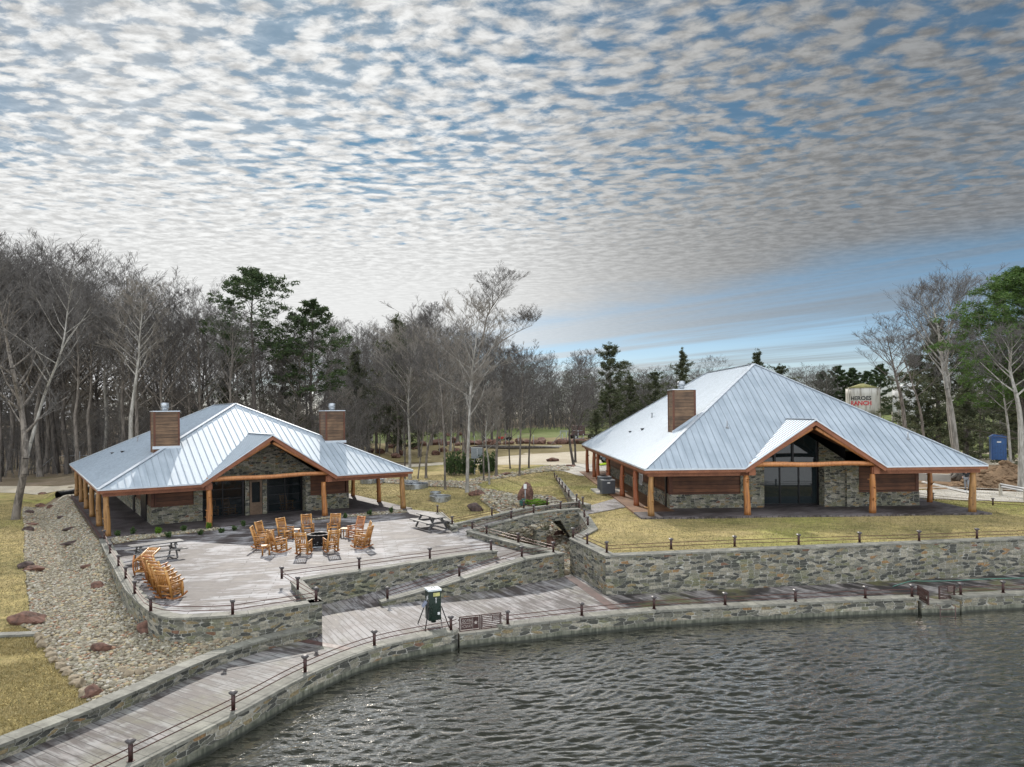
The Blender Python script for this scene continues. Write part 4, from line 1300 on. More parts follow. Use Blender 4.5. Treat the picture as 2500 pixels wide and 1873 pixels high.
def lodge(fr, D, h, g0, g1, hg, lognm, label, gable_log='log', kind='L'):
    Wd = 20.0
    root = empty('log_lodge', (fr[0], fr[1], fr[3]), fr[2], label, 'building')
    m = h / 10.0; gm = (g0 + g1) / 2; jn = hg / m
    FL, FR, RR, RL = (0, 0, EZ), (Wd, 0, EZ), (Wd, D, EZ), (0, D, EZ)
    A = (10, 10, EZ + h); B = (10, D - 10, EZ + h)
    gL, gR = (g0, 0, EZ), (g1, 0, EZ); J = (gm, jn, EZ + hg); Pk = (gm, -.02, EZ + hg)
    mr, ms = MB(), MB()
    roof_plane(mr, ms, [FL, gL, J, gR, FR, A])
    roof_plane(mr, ms, [FR, RR, B, A])
    roof_plane(mr, ms, [RR, RL, B])
    roof_plane(mr, ms, [RL, FL, A, B])
    # gable planes run eave = front->back; seams run up slope
    P1 = [J, gL, Pk]; P2 = [gR, J, Pk]
    for P, base in (([J, gL, Pk], 0), ([gR, J, Pk], 0)):
        P = [Vector(q) + Vector((0, 0, .004)) for q in P]
        n = norm3(P)
        e = Vector((0, 1, 0)); u = n.cross(e)
        q2 = [(p.dot(e), p.dot(u)) for p in P]
        mr.face(P, q2)
        mr.face([p + Vector((0, 0, -.05)) for p in P[::-1]])
        lo, hi = min(a for a, b in q2), max(a for a, b in q2)
        x = lo + .2
        o = P[0] - e * q2[0][0] - u * q2[0][1]
        while x < hi:
            ys = []
            for i in range(3):
                (x1, y1), (x2, y2) = q2[i], q2[(i + 1) % 3]
                if (x1 > x) != (x2 > x): ys.append(y1 + (y2 - y1) * (x - x1) / (x2 - x1))
            ys.sort()
            if len(ys) == 2 and ys[1] - ys[0] > .1:
                ms.bar(o + e * x + u * ys[0] + n * .016, o + e * x + u * ys[1] + n * .016, .028, .032, up=n)
            x += .42
    roof = mr.build('roof', MT['roof'], root)
    ms.build('standing_seams', MT['seam'], roof)
    tr = MB()
    up = Vector((0, 0, .03))
    for a, b in ((FL, A), (FR, A), (RR, B), (RL, B), (A, B), (J, Pk)):
        tr.bar(Vector(a) + up, Vector(b) + up, .24, .035)
    # drip edge round the eaves
    for a, b in ((FL, gL), (gR, FR), (FR, RR), (RR, RL), (RL, FL)):
        d = (Vector(b) - Vector(a)).normalized(); n = Vector((d.y, -d.x, 0)) * .012
        tr.bar(Vector(a) + n + Vector((0, 0, -.03)), Vector(b) + n + Vector((0, 0, -.03)), .03, .09)
    for a, b in ((gL, Pk), (Pk, gR)):
        tr.bar(Vector(a) + Vector((0, -.012, -.015)), Vector(b) + Vector((0, -.012, -.015)), .03, .07)
    tr.build('roof_trim', MT['trim'], roof)
    # vents on the left slope
    for s_, t_, q_, rr in ((4.2, 17.5, .35, .05), (5.5, 16.2, .28, .05), (2.8, 14.6, .09, .09), (2.4, 17.6, .07, .08), (6.8, 21.0, .5, .06)):
        if t_ < D - 4:
            v = MB(); z = EZ + m * s_
            v.cyl((s_, t_, z - .05), rr, q_ + .05, 8); v.cyl((s_, t_, z + q_), rr * 1.7, .05, 8)
            v.build('vent_pipe', MT['pipe'] if q_ > .2 else MT['black'], roof)
    if kind == 'R':
        for s_, t_ in ((5.9, 3.4), (16.6, 2.2)):
            v = MB(); z = EZ + m * min(t_, s_, Wd - s_)
            v.tube([(s_, t_, z - .05), (s_, t_, z + .42)], .035, 8); v.tube([(s_, t_, z - .05), (s_, t_, z + .08)], [.13, .06], 10)
            v.build('vent_pipe', MT['pipe'], roof)
    # fascia boards
    fa = MB()
    zf0, zf1 = EZ - .24, EZ - .075
    def board(a, b, z0, z1, off):
        d = (Vector(b) - Vector(a)).normalized(); n = Vector((d.y, -d.x, 0)) * (-off)
        a2, b2 = Vector(a) + n, Vector(b) + n
        fa.bar((a2.x, a2.y, (z0 + z1) / 2), (b2.x, b2.y, (z0 + z1) / 2), .045, z1 - z0)
    for a, b in (((0, 0), (g0, 0)), ((g1, 0), (Wd, 0)), ((Wd, 0), (Wd, D)), ((Wd, D), (0, D)), ((0, D), (0, 0))):
        board((*a, 0), (*b, 0), zf0, zf1, .04)
    for a, b in ((gL, Pk), (Pk, gR)):
        fa.bar(Vector(a) + Vector((0, .03, -.19)), Vector(b) + Vector((0, .03, -.19)), .05, .24)
    fa.build('fascia', MT['fascia'], root)
    # box beams on the posts
    bm_ = MB()
    zb0, zb1 = 2.30, 2.56
    for a, b in (((.25, .42), (g0 + .35, .42)), ((g1 - .35, .42), (Wd - .25, .42)), ((.42, .6), (.42, D - .6)), ((Wd - .42, .6), (Wd - .42, D - .6)), ((.25, D - .42), (Wd - .25, D - .42))):
        bm_.bar((*a, (zb0 + zb1) / 2), (*b, (zb0 + zb1) / 2), .24, zb1 - zb0)
    bm_.build('porch_beam', MT['fascia'], root)
    for sx in (g0 + .45, g1 - .45):
        dz = (sx - g0 if sx < gm else g1 - sx) * hg / (gm - g0)
        bx = MB(); bx.box((sx, .40, (2.303 + EZ + dz - .30) / 2), (.34, .34, EZ + dz - .30 - 2.303))
        s2 = g0 if sx < gm else g1
        bx.box(((sx + s2) / 2 - (.0 if sx < gm else 0), .40, 2.50), (abs(sx - s2) + .5, .20, .38))
        bx.build('post_housing', MT['fascia'], root)
    # log truss in the gable
    rnd = random.Random(5)
    tb = MB(); k = 8
    za = EZ + .16
    pts = [(g0 + .35 + (g1 - g0 - .7) * i / k, .24 + .02 * math.sin(i), za + .03 * math.sin(i * 1.3)) for i in range(k + 1)]
    tb.tube(pts, [.155 - .003 * i for i in range(k + 1)], 10, jit=.03, rnd=rnd)
    tb.build('tie_beam', MT['beam'], root)
    for sg in (1, -1):
        r_ = MB(); a = Vector((gm - sg * (gm - g0 - .55), .26, EZ + .16)); b = Vector((gm - sg * .1, .26, EZ + hg - .52))
        r_.tube([a, a.lerp(b, .5) + Vector((0, 0, .02)), b], [.12, .11, .10], 9)
        r_.build('rafter_log', MT['beam'], root)
    # ceilings
    ce = MB()
    zc_ = 2.60
    tw = 3.3 if kind == 'L' else 4.2
    ce.poly([(.06, .06), (g0 + .1, .06), (g0 + .1, tw + .8), (g1 - .1, tw + .8), (g1 - .1, .06), (Wd - .06, .06), (Wd - .06, D - .06), (.06, D - .06)], zc_, zc_ + .03)
    for P in ([J, gL, Pk], [gR, J, Pk]):
        P = [Vector(q) + Vector((0, 0, -.12)) for q in P]
        ce.face([P[2], P[1], P[0]])
    ce.build('porch_ceiling', MT['frame_wood'], root)
    # porch slab
    sl_ = MB()
    if kind == 'L':
        sl_.poly([(0.05, .05), (Wd - .05, .05), (Wd - .05, D), (.05, D)], -.5, 0.0)
        sl_.build('porch_floor', MT['porch'], root)
        kb = MB(); kb.box((.10, D / 2, .03), (.10, D, .10)); kb.build('porch_curb', MT['rust_strip'], root)
    else:
        sl_.poly([(-.25, -.15), (Wd + .1, -.15), (Wd + .1, D + .3), (2.3, D + .3), (2.3, 2.2), (-.25, 2.2)], -.5, 0.0)
        sl_.build('porch_floor', MT['porch'], root)
        s2 = MB(); s2.poly([(-.25, 2.2), (2.3, 2.2), (2.3, D + .3), (-.25, D + .3)], -.5, 0.002)
        tag(s2.build('porch_floor', MT['porch_tan'], root), 'tan stained concrete porch floor strip')
    # posts
    ln = MT[lognm]
    fp = [(.45, .42), (6.05, .42), (13.45, .42), (19.35, .42)]
    side = [5.1, 10.3, 15.6, 20.9, D - .6] if kind == 'L' else [5.1, 10.2, 17.0, 23.0, 25.6, D - .7]
    sd = 1 if kind == 'L' else 50
    for i, (s_, t_) in enumerate(fp):
        log_post(root, s_, t_, -.02, zb0, .17 if i != 3 else .185, MT['log_pale'] if (i in (0, 3)) else MT['log'], sd + i, knots=3 if i == 3 else 7)
    for i, t_ in enumerate(side):
        log_post(root, .45, t_, -.02, zb0, .16, MT['log_pale'] if kind == 'L' else MT['log_red'], sd + 10 + i)
        log_post(root, Wd - .45, t_ if i or kind == 'L' else 4.9, -.02, zb0, .15, MT['log'], sd + 20 + i)
    # body
    st, wd, fw = MB(), MB(), MB()
    if kind == 'L':
        s0, s1, tf, hs = 3.2, 16.4, 3.35, 1.10
        cols = [(5.72, 6.25), (13.15, 13.5)]; cen = (6.25, 13.15, 4.1)
        pan = [(3.42, 5.72), (13.5, 16.15)]
    else:
        s0, s1, tf, hs = 2.25, 18.0, 3.45, .86
        cols = [(6.72, 8.2), (12.0, 14.05)]; cen = (8.2, 12.0, 4.3)
        pan = [(2.42, 6.72), (14.05, 17.9)]
    tb_ = D - 3.2
    def slab(mb, sa, ta, sb, tb2, z0, z1):      # thick box wall piece given by plan rectangle
        mb.box(((sa + sb) / 2, (ta + tb2) / 2, (z0 + z1) / 2), (abs(sb - sa), abs(tb2 - ta), z1 - z0))
    # stone wainscot: left wing, right wing
    slab(st, s0, tf, cen[0], tf + .35, 0, hs); slab(st, cen[1], tf, s1, tf + .35, 0, hs)
    for a, b in cols: slab(st, a, tf - .012, b, tf + .36, hs - .01, zc_)
    if kind == 'R':
        slab(st, 13.3, tf - .25, 14.05, tf + .1, 0, zc_)
    # side and rear
    slab(st, s0 + .004, tf + .354, s0 + .35, tb_, 0, hs); slab(st, s1 - .35, tf + .354, s1 - .004, tb_, 0, hs)
    slab(st, s0, tb_, s1, tb_ + .35, 0, hs)
    slab(st, cen[0] - .35, tf + .354, cen[0] - .004, cen[2] + .3, 0, zc_); slab(st, cen[1] + .004, tf + .354, cen[1] + .35, cen[2] + .3, 0, zc_)
    slab(wd, s0 + .06, tf + .42, s0 + .3, tb_, hs + .002, zc_); slab(wd, s1 - .3, tf + .42, s1 - .06, tb_, hs + .002, zc_)
    slab(wd, s0 + .1, tb_ + .05, s1 - .1, tb_ + .3, hs + .002, zc_)
    for a, b in pan: slab(wd, a, tf + .10, b, tf + .3, hs + .002, zc_)
    # corner posts and sills
    for k_, (a, b) in enumerate(pan):
        fw = MB(); c_ = s1 - .09 if k_ else s0 + .09
        slab(fw, c_ - .1, tf + .06, c_ + .1, tf + .3, hs + .003, zc_); slab(fw, a - .02, tf + .02, b + .02, tf + .2, hs + .003, hs + .07); slab(fw, a, tf + .06, a + .08, tf + .12, hs + .07, zc_)
        fw.build('wood_trim', MT['frame_wood'], root)
    # centre bay
    c0, c1, ct = cen
    gw_ = [(8.95, 9.42), (10.33, 10.62)] if kind == 'L' else []
    for a, b in gw_: slab(st, a + (.2 if a == 8.95 else 0), ct - .05, b, ct + .25, 0, 2.52)
    slab(st, c0, ct - .03, c1, ct + .3, 2.52, zc_ + .05)
    body = st.build('stone_wainscot', MT['stone_pale'], root)
    sid = wd.build('wood_siding', MT['panel'], root)
    # gable wall
    gwll = MB()
    tw2 = tf + .02 if kind == 'L' else ct - .04
    def zr(s_): return EZ + hg * (1 - abs(s_ - gm) / (gm - g0)) - .14
    if kind == 'L':
        prof = [(g0 + .5, 2.5), (g1 - .5, 2.5), (gm, zr(gm))]
        prof = [(g0 + .35, zc_), (g1 - .35, zc_), (g1 - .35, zr(g1 - .35)), (gm, zr(gm)), (g0 + .35, zr(g0 + .35))]
        gwll.face([(s_, tw2, z_) for s_, z_ in prof]); gwll.face([(s_, tw2 + .3, z_) for s_, z_ in prof[::-1]])
        gwll.face([(prof[0][0], tw2 + .3, zc_), (prof[1][0], tw2 + .3, zc_), (prof[1][0], tw2, zc_), (prof[0][0], tw2, zc_)])
        gwll.build('gable_wall', MT['stone_pale'], root)
        for ss, zz, w_, h_ in ((gm - .05, 4.52, .30, .16), (gm + .25, 4.0, .13, .26)):
            kk = MB(); kk.box((ss, tw2 - .01, zz), (w_, .06, h_)); kk.build('keystone', MT['coping'], root)
    else:
        # stone right of the glazed triangle, glazed part left
        prof = [(11.95, zc_), (g1 - .35, zc_), (g1 - .35, zr(g1 - .35)), (11.95, zr(11.95))]
        gwll.face([(s_, tw2, z_) for s_, z_ in prof]); gwll.face([(s_, tw2 + .3, z_) for s_, z_ in prof[::-1]])
        gwll.face([(11.95, tw2 + .3, zc_), (11.95, tw2, zc_), (11.95, tw2, zr(11.95)), (11.95, tw2 + .3, zr(11.95))])
        gwll.build('gable_wall', MT['stone_pale'], root); gwll = MB()
        prof = [(g0 + .35, zc_), (8.0, zc_), (8.0, zr(8.0)), (g0 + .35, zr(g0 + .35))]
        gwll.face([(s_, tw2, z_) for s_, z_ in prof])
        gwll.build('gable_wall', MT['stone_pale'], root)
        gf = MB()
        for sx in (8.0, 9.15, gm + .35, 11.9): gf.box((sx, ct - .1, (zc_ + zr(sx)) / 2 + .02), (.12, .14, zr(sx) - zc_ - .04))
        gf.bar((8.0, ct - .1, 2.66), (11.95, ct - .1, 2.66), .14, .12)
        w = gf.build('gable_window', MT['black'], root)
        gp_ = MB(); prof = [(8.0, zc_), (11.95, zc_), (11.95, zr(11.95)), (gm, zr(gm)), (8.0, zr(8.0))]
        gp_.face([(s_, ct - .06, z_) for s_, z_ in prof]); gp_.build('pane', MT['glass'], w)
        bl = MB(); bl.tube([(8.05, ct - .2, 2.70), (9.6, ct - .21, 2.715), (11.9, ct - .2, 2.69)], .05, 8); bl.build('window_rail', MT['coping'], w)
    # glazing
    def glazed(nm, a, b, z1, ncol, nrow, gm_, doorish=False):
        f = MB(); w_ = .07
        for i in range(ncol + 1):
            x = a + (b - a) * i / ncol
            f.box((x, ct + .0, z1 / 2), (w_ if 0 < i < ncol else w_ * 1.8, .10, z1))
        for j in range(nrow + 1):
            z = z1 * j / nrow
            f.bar((a, ct, min(max(z, .06), z1 - .04)), (b, ct, min(max(z, .06), z1 - .04)), .084, .05 if 0 < j < nrow else .12)
        o = f.build(nm, MT['black'], root)
        p = MB(); p.face([(a, ct + .02, .02), (b, ct + .02, .02), (b, ct + .02, z1), (a, ct + .02, z1)]); p.build('pane', gm_, o)
        return o
    if kind == 'L':
        glazed('glass_garage_door', 6.35, 9.0, 2.52, 2, 4, MT['glass_clear'])
        glazed('glass_garage_door', 10.68, 13.1, 2.52, 2, 4, MT['glass_clear'])
        for y, w_ in ((6.6, 2.4), (11.5, 1.0)):
            dm = MB(); dm.box((s0 + .02, y, 1.3), (.14, w_, 2.58)); dm.build('side_door', MT['black'], root)
        d = MB(); a, b = 9.46, 10.30
        for x0, x1, z0, z1 in ((a, a + .14, 0, 2.4), (b - .14, b, 0, 2.4), (a + .14, b - .14, 2.26, 2.4), (a + .14, b - .14, 0, .5), (a + .14, b - .14, .72, .84)):
            d.box(((x0 + x1) / 2, ct, (z0 + z1) / 2), (x1 - x0, .05, z1 - z0))
        d.box(((a + b) / 2, ct + .01, .61), (b - a - .28, .03, .22))
        dd = d.build('front_door', m_wood('door_wood', (.10, .06, .035), (.20, .13, .08)), root)
        p = MB(); p.face([(a + .14, ct + .012, .84), (b - .14, ct + .012, .84), (b - .14, ct + .012, 2.26), (a + .14, ct + .012, 2.26)]); p.build('pane', MT['glass_clear'], dd)
        hnd = MB(); hnd.tube([(b - .09, ct - .08, .95), (b - .09, ct - .08, 1.2)], .014, 6); hnd.box((b - .09, ct - .04, 1.0), (.03, .08, .03)); hnd.build('handle', MT['black'], dd)
    else:
        glazed('glass_wall', 8.3, 11.95, 2.52, 3, 1, MT['glass'])
        # white window on the left side
        wm = MB(); y = 12.6
        for yy in (y - .45, y, y + .45): wm.box((s0 + .02, yy, 1.35), (.10, .07, 1.5))
        for zz in (.6, 1.35, 2.1): wm.box((s0 + .02, y, zz), (.11, .96, .08))
        w = wm.build('side_window', MT['white'], root)
        p = MB(); p.face([(s0 + .0, y + .45, .6), (s0 + .0, y - .45, .6), (s0 + .0, y - .45, 2.1), (s0 + .0, y + .45, 2.1)]); p.build('pane', MT['glass'], w)
        for y in (4.4, 8.6):
            dm = MB(); dm.box((s0 + .02, y, 1.3), (.14, .30 if y < 5 else .9, 2.58)); dm.build('side_door', MT['black'], root)
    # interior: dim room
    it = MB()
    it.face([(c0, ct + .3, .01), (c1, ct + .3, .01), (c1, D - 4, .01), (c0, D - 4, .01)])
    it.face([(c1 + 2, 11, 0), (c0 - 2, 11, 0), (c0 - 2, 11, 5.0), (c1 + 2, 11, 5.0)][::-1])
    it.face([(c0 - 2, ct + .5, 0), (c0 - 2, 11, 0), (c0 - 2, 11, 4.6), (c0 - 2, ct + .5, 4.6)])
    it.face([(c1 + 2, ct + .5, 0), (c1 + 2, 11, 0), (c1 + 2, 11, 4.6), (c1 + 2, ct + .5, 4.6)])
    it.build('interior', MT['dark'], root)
    # chimneys
    def chimney(sa, sb, ta, tb2, ztop, zbase):
        c = MB()
        c.box(((sa + sb) / 2, (ta + tb2) / 2, (zbase + ztop) / 2), (sb - sa, tb2 - ta, ztop - zbase))
        ch = c.build('chimney', MT['chimney'], root)
        tr_ = MB()
        for x in (sa, sb):
            for y in (ta, tb2): tr_.box((x + (.035 if x == sa else -.035), y + (.035 if y == ta else -.035), (zbase + ztop) / 2), (.12, .12, ztop - zbase - .01))
        tr_.build('corner_board', MT['frame_wood'], ch)
        cp = MB(); cp.box(((sa + sb) / 2, (ta + tb2) / 2, ztop + .03), (sb - sa + .1, tb2 - ta + .1, .06)); cp.build('chimney_cap', MT['trim'], ch)
        f = MB(); cx, cy = (sa + sb) / 2, (ta + tb2) / 2
        f.cyl((cx, cy, ztop + .06), .17, .42, 16); f.cyl((cx, cy, ztop + .16), .235, .05, 16); f.cyl((cx, cy, ztop + .27), .25, .30, 16); f.cyl((cx, cy, ztop + .57), .20, .03, 16)
        f.build('flue', MT['galv'], ch)
        fl = MB()
        zz = EZ + m * (ta) + .05
        if kind == 'L': fl.box((cx, ta - .03, zz + .0), (sb - sa + .2, .06, .18))
        else: fl.bar((sa - .06, ta - .03, EZ + m * (sa - .06) + .07), (sb + .06, ta - .03, EZ + m * (sb + .06) + .07), .05, .16)
        fl.build('flashing', MT['trim'], ch)
    if kind == 'L':
        chimney(3.5, 5.02, 4.1, 5.4, 7.22, 3.5); chimney(14.98, 16.42, 4.1, 5.4, 7.17, 3.5)
    else:
        chimney(2.9, 4.35, 4.95, 6.35, 7.45, 3.4)
    return root


lodgeL = lodge(LFR, 26.9, 5.06, 5.53, 14.25, 2.88, 'log', 'left log lodge with two wooden chimneys and grey metal hip roof beside the patio', kind='L')
lodgeR = lodge(RFR, 31.6, 6.64, 5.85, 14.07, 2.76, 'log', 'right log lodge with one wooden chimney and tall grey metal roof above the retaining wall', kind='R')

# ------------------------------------------------------------ rocking chair
def rocking_chair(label, red=False):
    r0 = empty('rocking_chair', (0, 0, 0), 0, label, 'rocking chair', 'log rocking chairs on the patio')
    m = MT['rocker_red'] if red else MT['rocker']
    # rockers
    for sx in (-.27, .27):
        mb = MB(); P = []
        for i in range(9):
            a = -1 + 2 * i / 8
            P.append((sx, .02 + a * .52, .03 + .14 * a * a))
        for i in range(8): mb.bar(P[i], P[i + 1], .045, .06)
        mb.build('rocker', MT['rocker_red'], r0)
    # back posts
    bk0, bk1 = Vector((0, -.24, .08)), Vector((0, -.52, 1.16))
    for sx in (-.27, .27):
        mb = MB(); mb.tube([bk0 + Vector((sx, 0, 0)), (sx, -.33, .55), bk1 + Vector((sx, 0, 0))], [.050, .048, .046], 8); o = mb.build('back_post', m, r0)
        e = MB(); e.tube([bk1 + Vector((sx, -.001, .001)), bk1 + Vector((sx, -.006, .018))], [.047, .03], 8); e.build('post_end', MT['rocker_end'], o)
    mb = MB()
    def bp(f): return bk0.lerp(bk1, f)
    for f, rr in ((.97, .042), (.88, .046), (.44, .038)):
        q = bp(f); mb.tube([(-.27, q.y, q.z), (0, q.y - .012, q.z), (.27, q.y, q.z)], rr, 8)
    for i in range(5):
        x = -.17 + .085 * i
        a, b = bp(.44), bp(.87); mb.tube([(x, a.y, a.z), (x, b.y, b.z)], .024, 6)
    mb.build('backrest', m, r0)
    mb = MB()
    for i in range(6):
        y = -.26 + .105 * i; mb.tube([(-.27, y, .43 + .012 * (i - 2)), (.27, y, .43 + .012 * (i - 2))], .038, 7)
    mb.build('seat', m, r0)
    for sx in (-.29, .29):
        mb = MB(); mb.tube([(sx, .27, .10), (sx, .26, .40), (sx, .25, .64)], [.048, .055, .044], 8); mb.build('front_leg', m, r0)
        mb = MB(); mb.tube([(sx, -.36, .66), (sx, -.05, .655), (sx, .18, .67), (sx * 1.04, .34, .70)], [.034, .036, .040, .036], 8); mb.build('armrest', m, r0)
        mb = MB()
        for z in (.20, .31, .55): mb.tube([(sx, -.28, z), (sx, .26, z)], .024, 6)
        mb.build('side_rail', m, r0)
    mb = MB()
    for z in (.20, .31): mb.tube([(-.28, .27, z), (.28, .27, z)], .028, 6)
    mb.tube([(-.27, -.27, .22), (.27, -.27, .22)], .028, 6)
    mb.build('stretcher', m, r0)
    return r0


chairA = rocking_chair('tmp'); chairB = rocking_chair('tmp', True)
used = set()


def place_chair(p, rz, label, red=False, tip=None):
    src = chairB if red else chairA
    if src.name in used: c = copy_tree(src)
    else: c = src; used.add(src.name)
    c.location = p; c.rotation_euler = (0, 0, rz); c['label'] = label
    if tip is not None: c.rotation_euler = tip
    return c


PIT = Vector((-10.35, 37.9, 0))
z3 = lambda x, y: G(600 + x / 6.506, 1240 + y / 6.506, 0)
ring = [((255, 640), 'log rocking chair at the far left of the fire pit ring, seen from its side', 0, 0),
        ((325, 560), 'log rocking chair half hidden behind the leftmost chairs of the fire pit ring', 0, 0),
        ((640, 500), 'rocking chair with red brown head log, second from left in the fire pit back row', 0.1, 0),
        ((985, 440), 'log rocking chair straight behind the left edge of the black fire pit', 0, 0),
        ((1400, 430), 'log rocking chair behind the right edge of the black fire pit', 0, 0),
        ((1740, 480), 'reddish rocking chair at the back right of the fire pit ring', 0, 1),
        ((1840, 565), 'log rocking chair tucked behind the rightmost one of the fire pit ring', 0, 0),
        ((1850, 640), 'rightmost log rocking chair of the fire pit ring, seen from its side', 0, 0),
        ((530, 700), 'log rocking chair at the front left of the fire pit, its back to the lake', 0, 0),
        ((925, 740), 'log rocking chair in the middle of the front row, its back to the lake', 0, 0),
        ((1355, 700), 'log rocking chair at the front right of the fire pit, its back to the lake', 0, 0)]
for (cx_, cy_), lab, tw_, red in ring:
    p = z3(cx_, cy_); d = PIT - p
    place_chair(p, math.atan2(d.y, d.x) - PI / 2 + tw_, lab, bool(red))
# row beside the left patio wall
f0 = G(402, 1468, 0); f1 = G(437, 1456, 0)
fd = (f1 - f0).normalized(); rz_row = math.atan2(fd.y, fd.x) - PI / 2
base = G(418, 1461, 0)
wd_ = (to_world(LFR, 0, 1) - to_world(LFR, 0, 0)).normalized()
row_lab = ['nearest log rocking chair of the row packed along the left patio wall', 'second nearest log rocking chair of the packed row by the left patio wall', 'third nearest log rocking chair of the packed row by the left patio wall',
           'fourth nearest log rocking chair of the packed row by the left patio wall', 'fifth nearest log rocking chair of the packed row by the left patio wall', 'farthest log rocking chair of the packed row by the left patio wall']
for i in range(6):
    p = base + wd_ * (.74 * i) + Vector((.02 * (i % 2), 0, 0))
    place_chair(p, rz_row + (.05 if i % 2 else -.03), row_lab[i], red=(i == 5))
p = G(338, 1407, 0)
place_chair(p + Vector((0, 0, .38)), 0, 'log rocking chair tipped over onto its back beside the packed row', tip=(rad(-84), 0, rz_row + rad(8)))
# chairs inside the left lodge
for s_, lab in ((7.2, 'log rocking chair behind the left glass door of the left lodge'), (8.3, 'tilted log rocking chair behind the left glass door near the front door'), (12.3, 'log rocking chair behind the right glass door of the left lodge')):
    place_chair(to_world(LFR, s_, 4.95), LFR[2] + (PI if s_ < 8 else PI + .4), lab)

# side tables
def side_table(p, rz, label):
    r0 = empty('side_table', p, rz, label, 'side table', 'small log side tables')
    mb = MB(); mb.box((0, 0, .46), (.42, .42, .045)); mb.build('table_top', MT['rocker'], r0)
    for sx in (-.16, .16):
        for sy in (-.16, .16):
            mb = MB(); mb.tube([(sx, sy, 0), (sx, sy, .44)], .032, 7); mb.build('leg', MT['rocker'], r0)


side_table(z3(320, 745), .4, 'small log side table at the front left of the fire pit ring')
side_table(z3(800, 470), .1, 'small log side table between two back row rocking chairs')
side_table(z3(1575, 455), -.2, 'small log side table right of the fire pit behind the front row')

# fire pit
def fire_pit():
    r0 = empty('fire_pit', PIT, 0, 'black octagonal steel fire pit with cut out pattern in the ring of rocking chairs', 'fire pit')
    R_, r_, h_ = .60, .52, .62
    mb = MB()
    def ring_(r, z, k): a = 2 * PI * (k + .5) / 8; return (r * math.cos(a), r * math.sin(a), z)
    for k in range(8):
        mb.hexa([ring_(r_, .06, k), ring_(R_, .06, k), ring_(R_, .06, k + 1), ring_(r_, .06, k + 1)], [ring_(r_, h_, k), ring_(R_, h_, k), ring_(R_, h_, k + 1), ring_(r_, h_, k + 1)])
    mb.build('shell', MT['black'], r0)
    mb = MB()
    for k in range(8):
        mb.hexa([ring_(r_ - .03, h_, k), ring_(R_ + .05, h_, k), ring_(R_ + .05, h_, k + 1), ring_(r_ - .03, h_, k + 1)], [ring_(r_ - .03, h_ + .03, k), ring_(R_ + .05, h_ + .03, k), ring_(R_ + .05, h_ + .03, k + 1), ring_(r_ - .03, h_ + .03, k + 1)])
    mb.build('rim', m_plain('pit_rim', (.05, .05, .055), .25, .6), r0)
    mb = MB(); mb.cyl((0, 0, .02), .64, .04, 24); mb.cyl((0, 0, .06), .50, .18, 20); mb.build('ash_base', MT['galv'], r0)
    rnd = random.Random(4)
    mb = MB()
    for k in range(8):
        a = 2 * PI * (k + 1) / 8
        c, s_ = math.cos(a), math.sin(a); rr = R_ * math.cos(PI / 8) + .004
        for j in range(5):
            u_, z_ = rnd.uniform(-.17, .17), rnd.uniform(.14, .5)
            mb.box((c * rr - s_ * u_, s_ * rr + c * u_, z_), (.012, rnd.uniform(.02, .06), rnd.uniform(.02, .06)), a)
    mb.build('cutout', MT['galv'], r0)


fire_pit()


# picnic tables
def picnic(p, rz, label, L_=2.4):
    r0 = empty('picnic_table', p, rz, label, 'picnic table', 'dark picnic tables on the patio')
    m = MT['picnic']
    mb = MB()
    for i in range(5): mb.box((0, -.30 + .15 * i, .745), (L_, .142, .04))
    mb.build('table_top', m, r0)
    for sy in (-.72, .72):
        mb = MB()
        for dy in (-.07, .07): mb.box((0, sy + dy, .445), (L_, .135, .04))
        mb.build('bench', m, r0)
    for sx in (-L_ * .33, L_ * .33):
        for sg in (-1, 1):
            mb = MB(); mb.bar((sx, sg * .62, 0), (sx, sg * .22, .722), .05, .11, up=(0, 1, 0)); mb.build('leg', m, r0)
        mb = MB(); mb.bar((sx + .052, -.80, .385), (sx + .052, .80, .385), .05, .12); mb.bar((sx + .052, -.34, .68), (sx + .052, .34, .68), .05, .09); mb.build('crossbeam', m, r0)


a = G(281, 1331 + 4, .75); 
tA = (G(280 + 240 / 7.89, 1280 + 405 / 7.89, .75) + G(280 + 320 / 7.89, 1280 + 450 / 7.89, .75)) / 2
tB = (G(280 + 1240 / 7.89, 1280 + 282 / 7.89, .75) + G(280 + 1350 / 7.89, 1280 + 320 / 7.89, .75)) / 2
d = tB - tA
picnic(((tA.x + tB.x) / 2, (tA.y + tB.y) / 2, 0), math.atan2(d.y, d.x), 'dark picnic table at the left side of the patio beside the row of rocking chairs', d.length)
zq = lambda x, y: G(960 + x / 11.06, 1240 + y / 11.06, .75)
tA = (zq(630, 150) + zq(890, 122)) / 2; tB = (zq(1170, 285) + zq(1430, 250)) / 2
d = tB - tA
picnic(((tA.x + tB.x) / 2, (tA.y + tB.y) / 2, 0), math.atan2(d.y, d.x), 'dark picnic table at the right back corner of the patio near the footbridge', min(2.6, d.length))

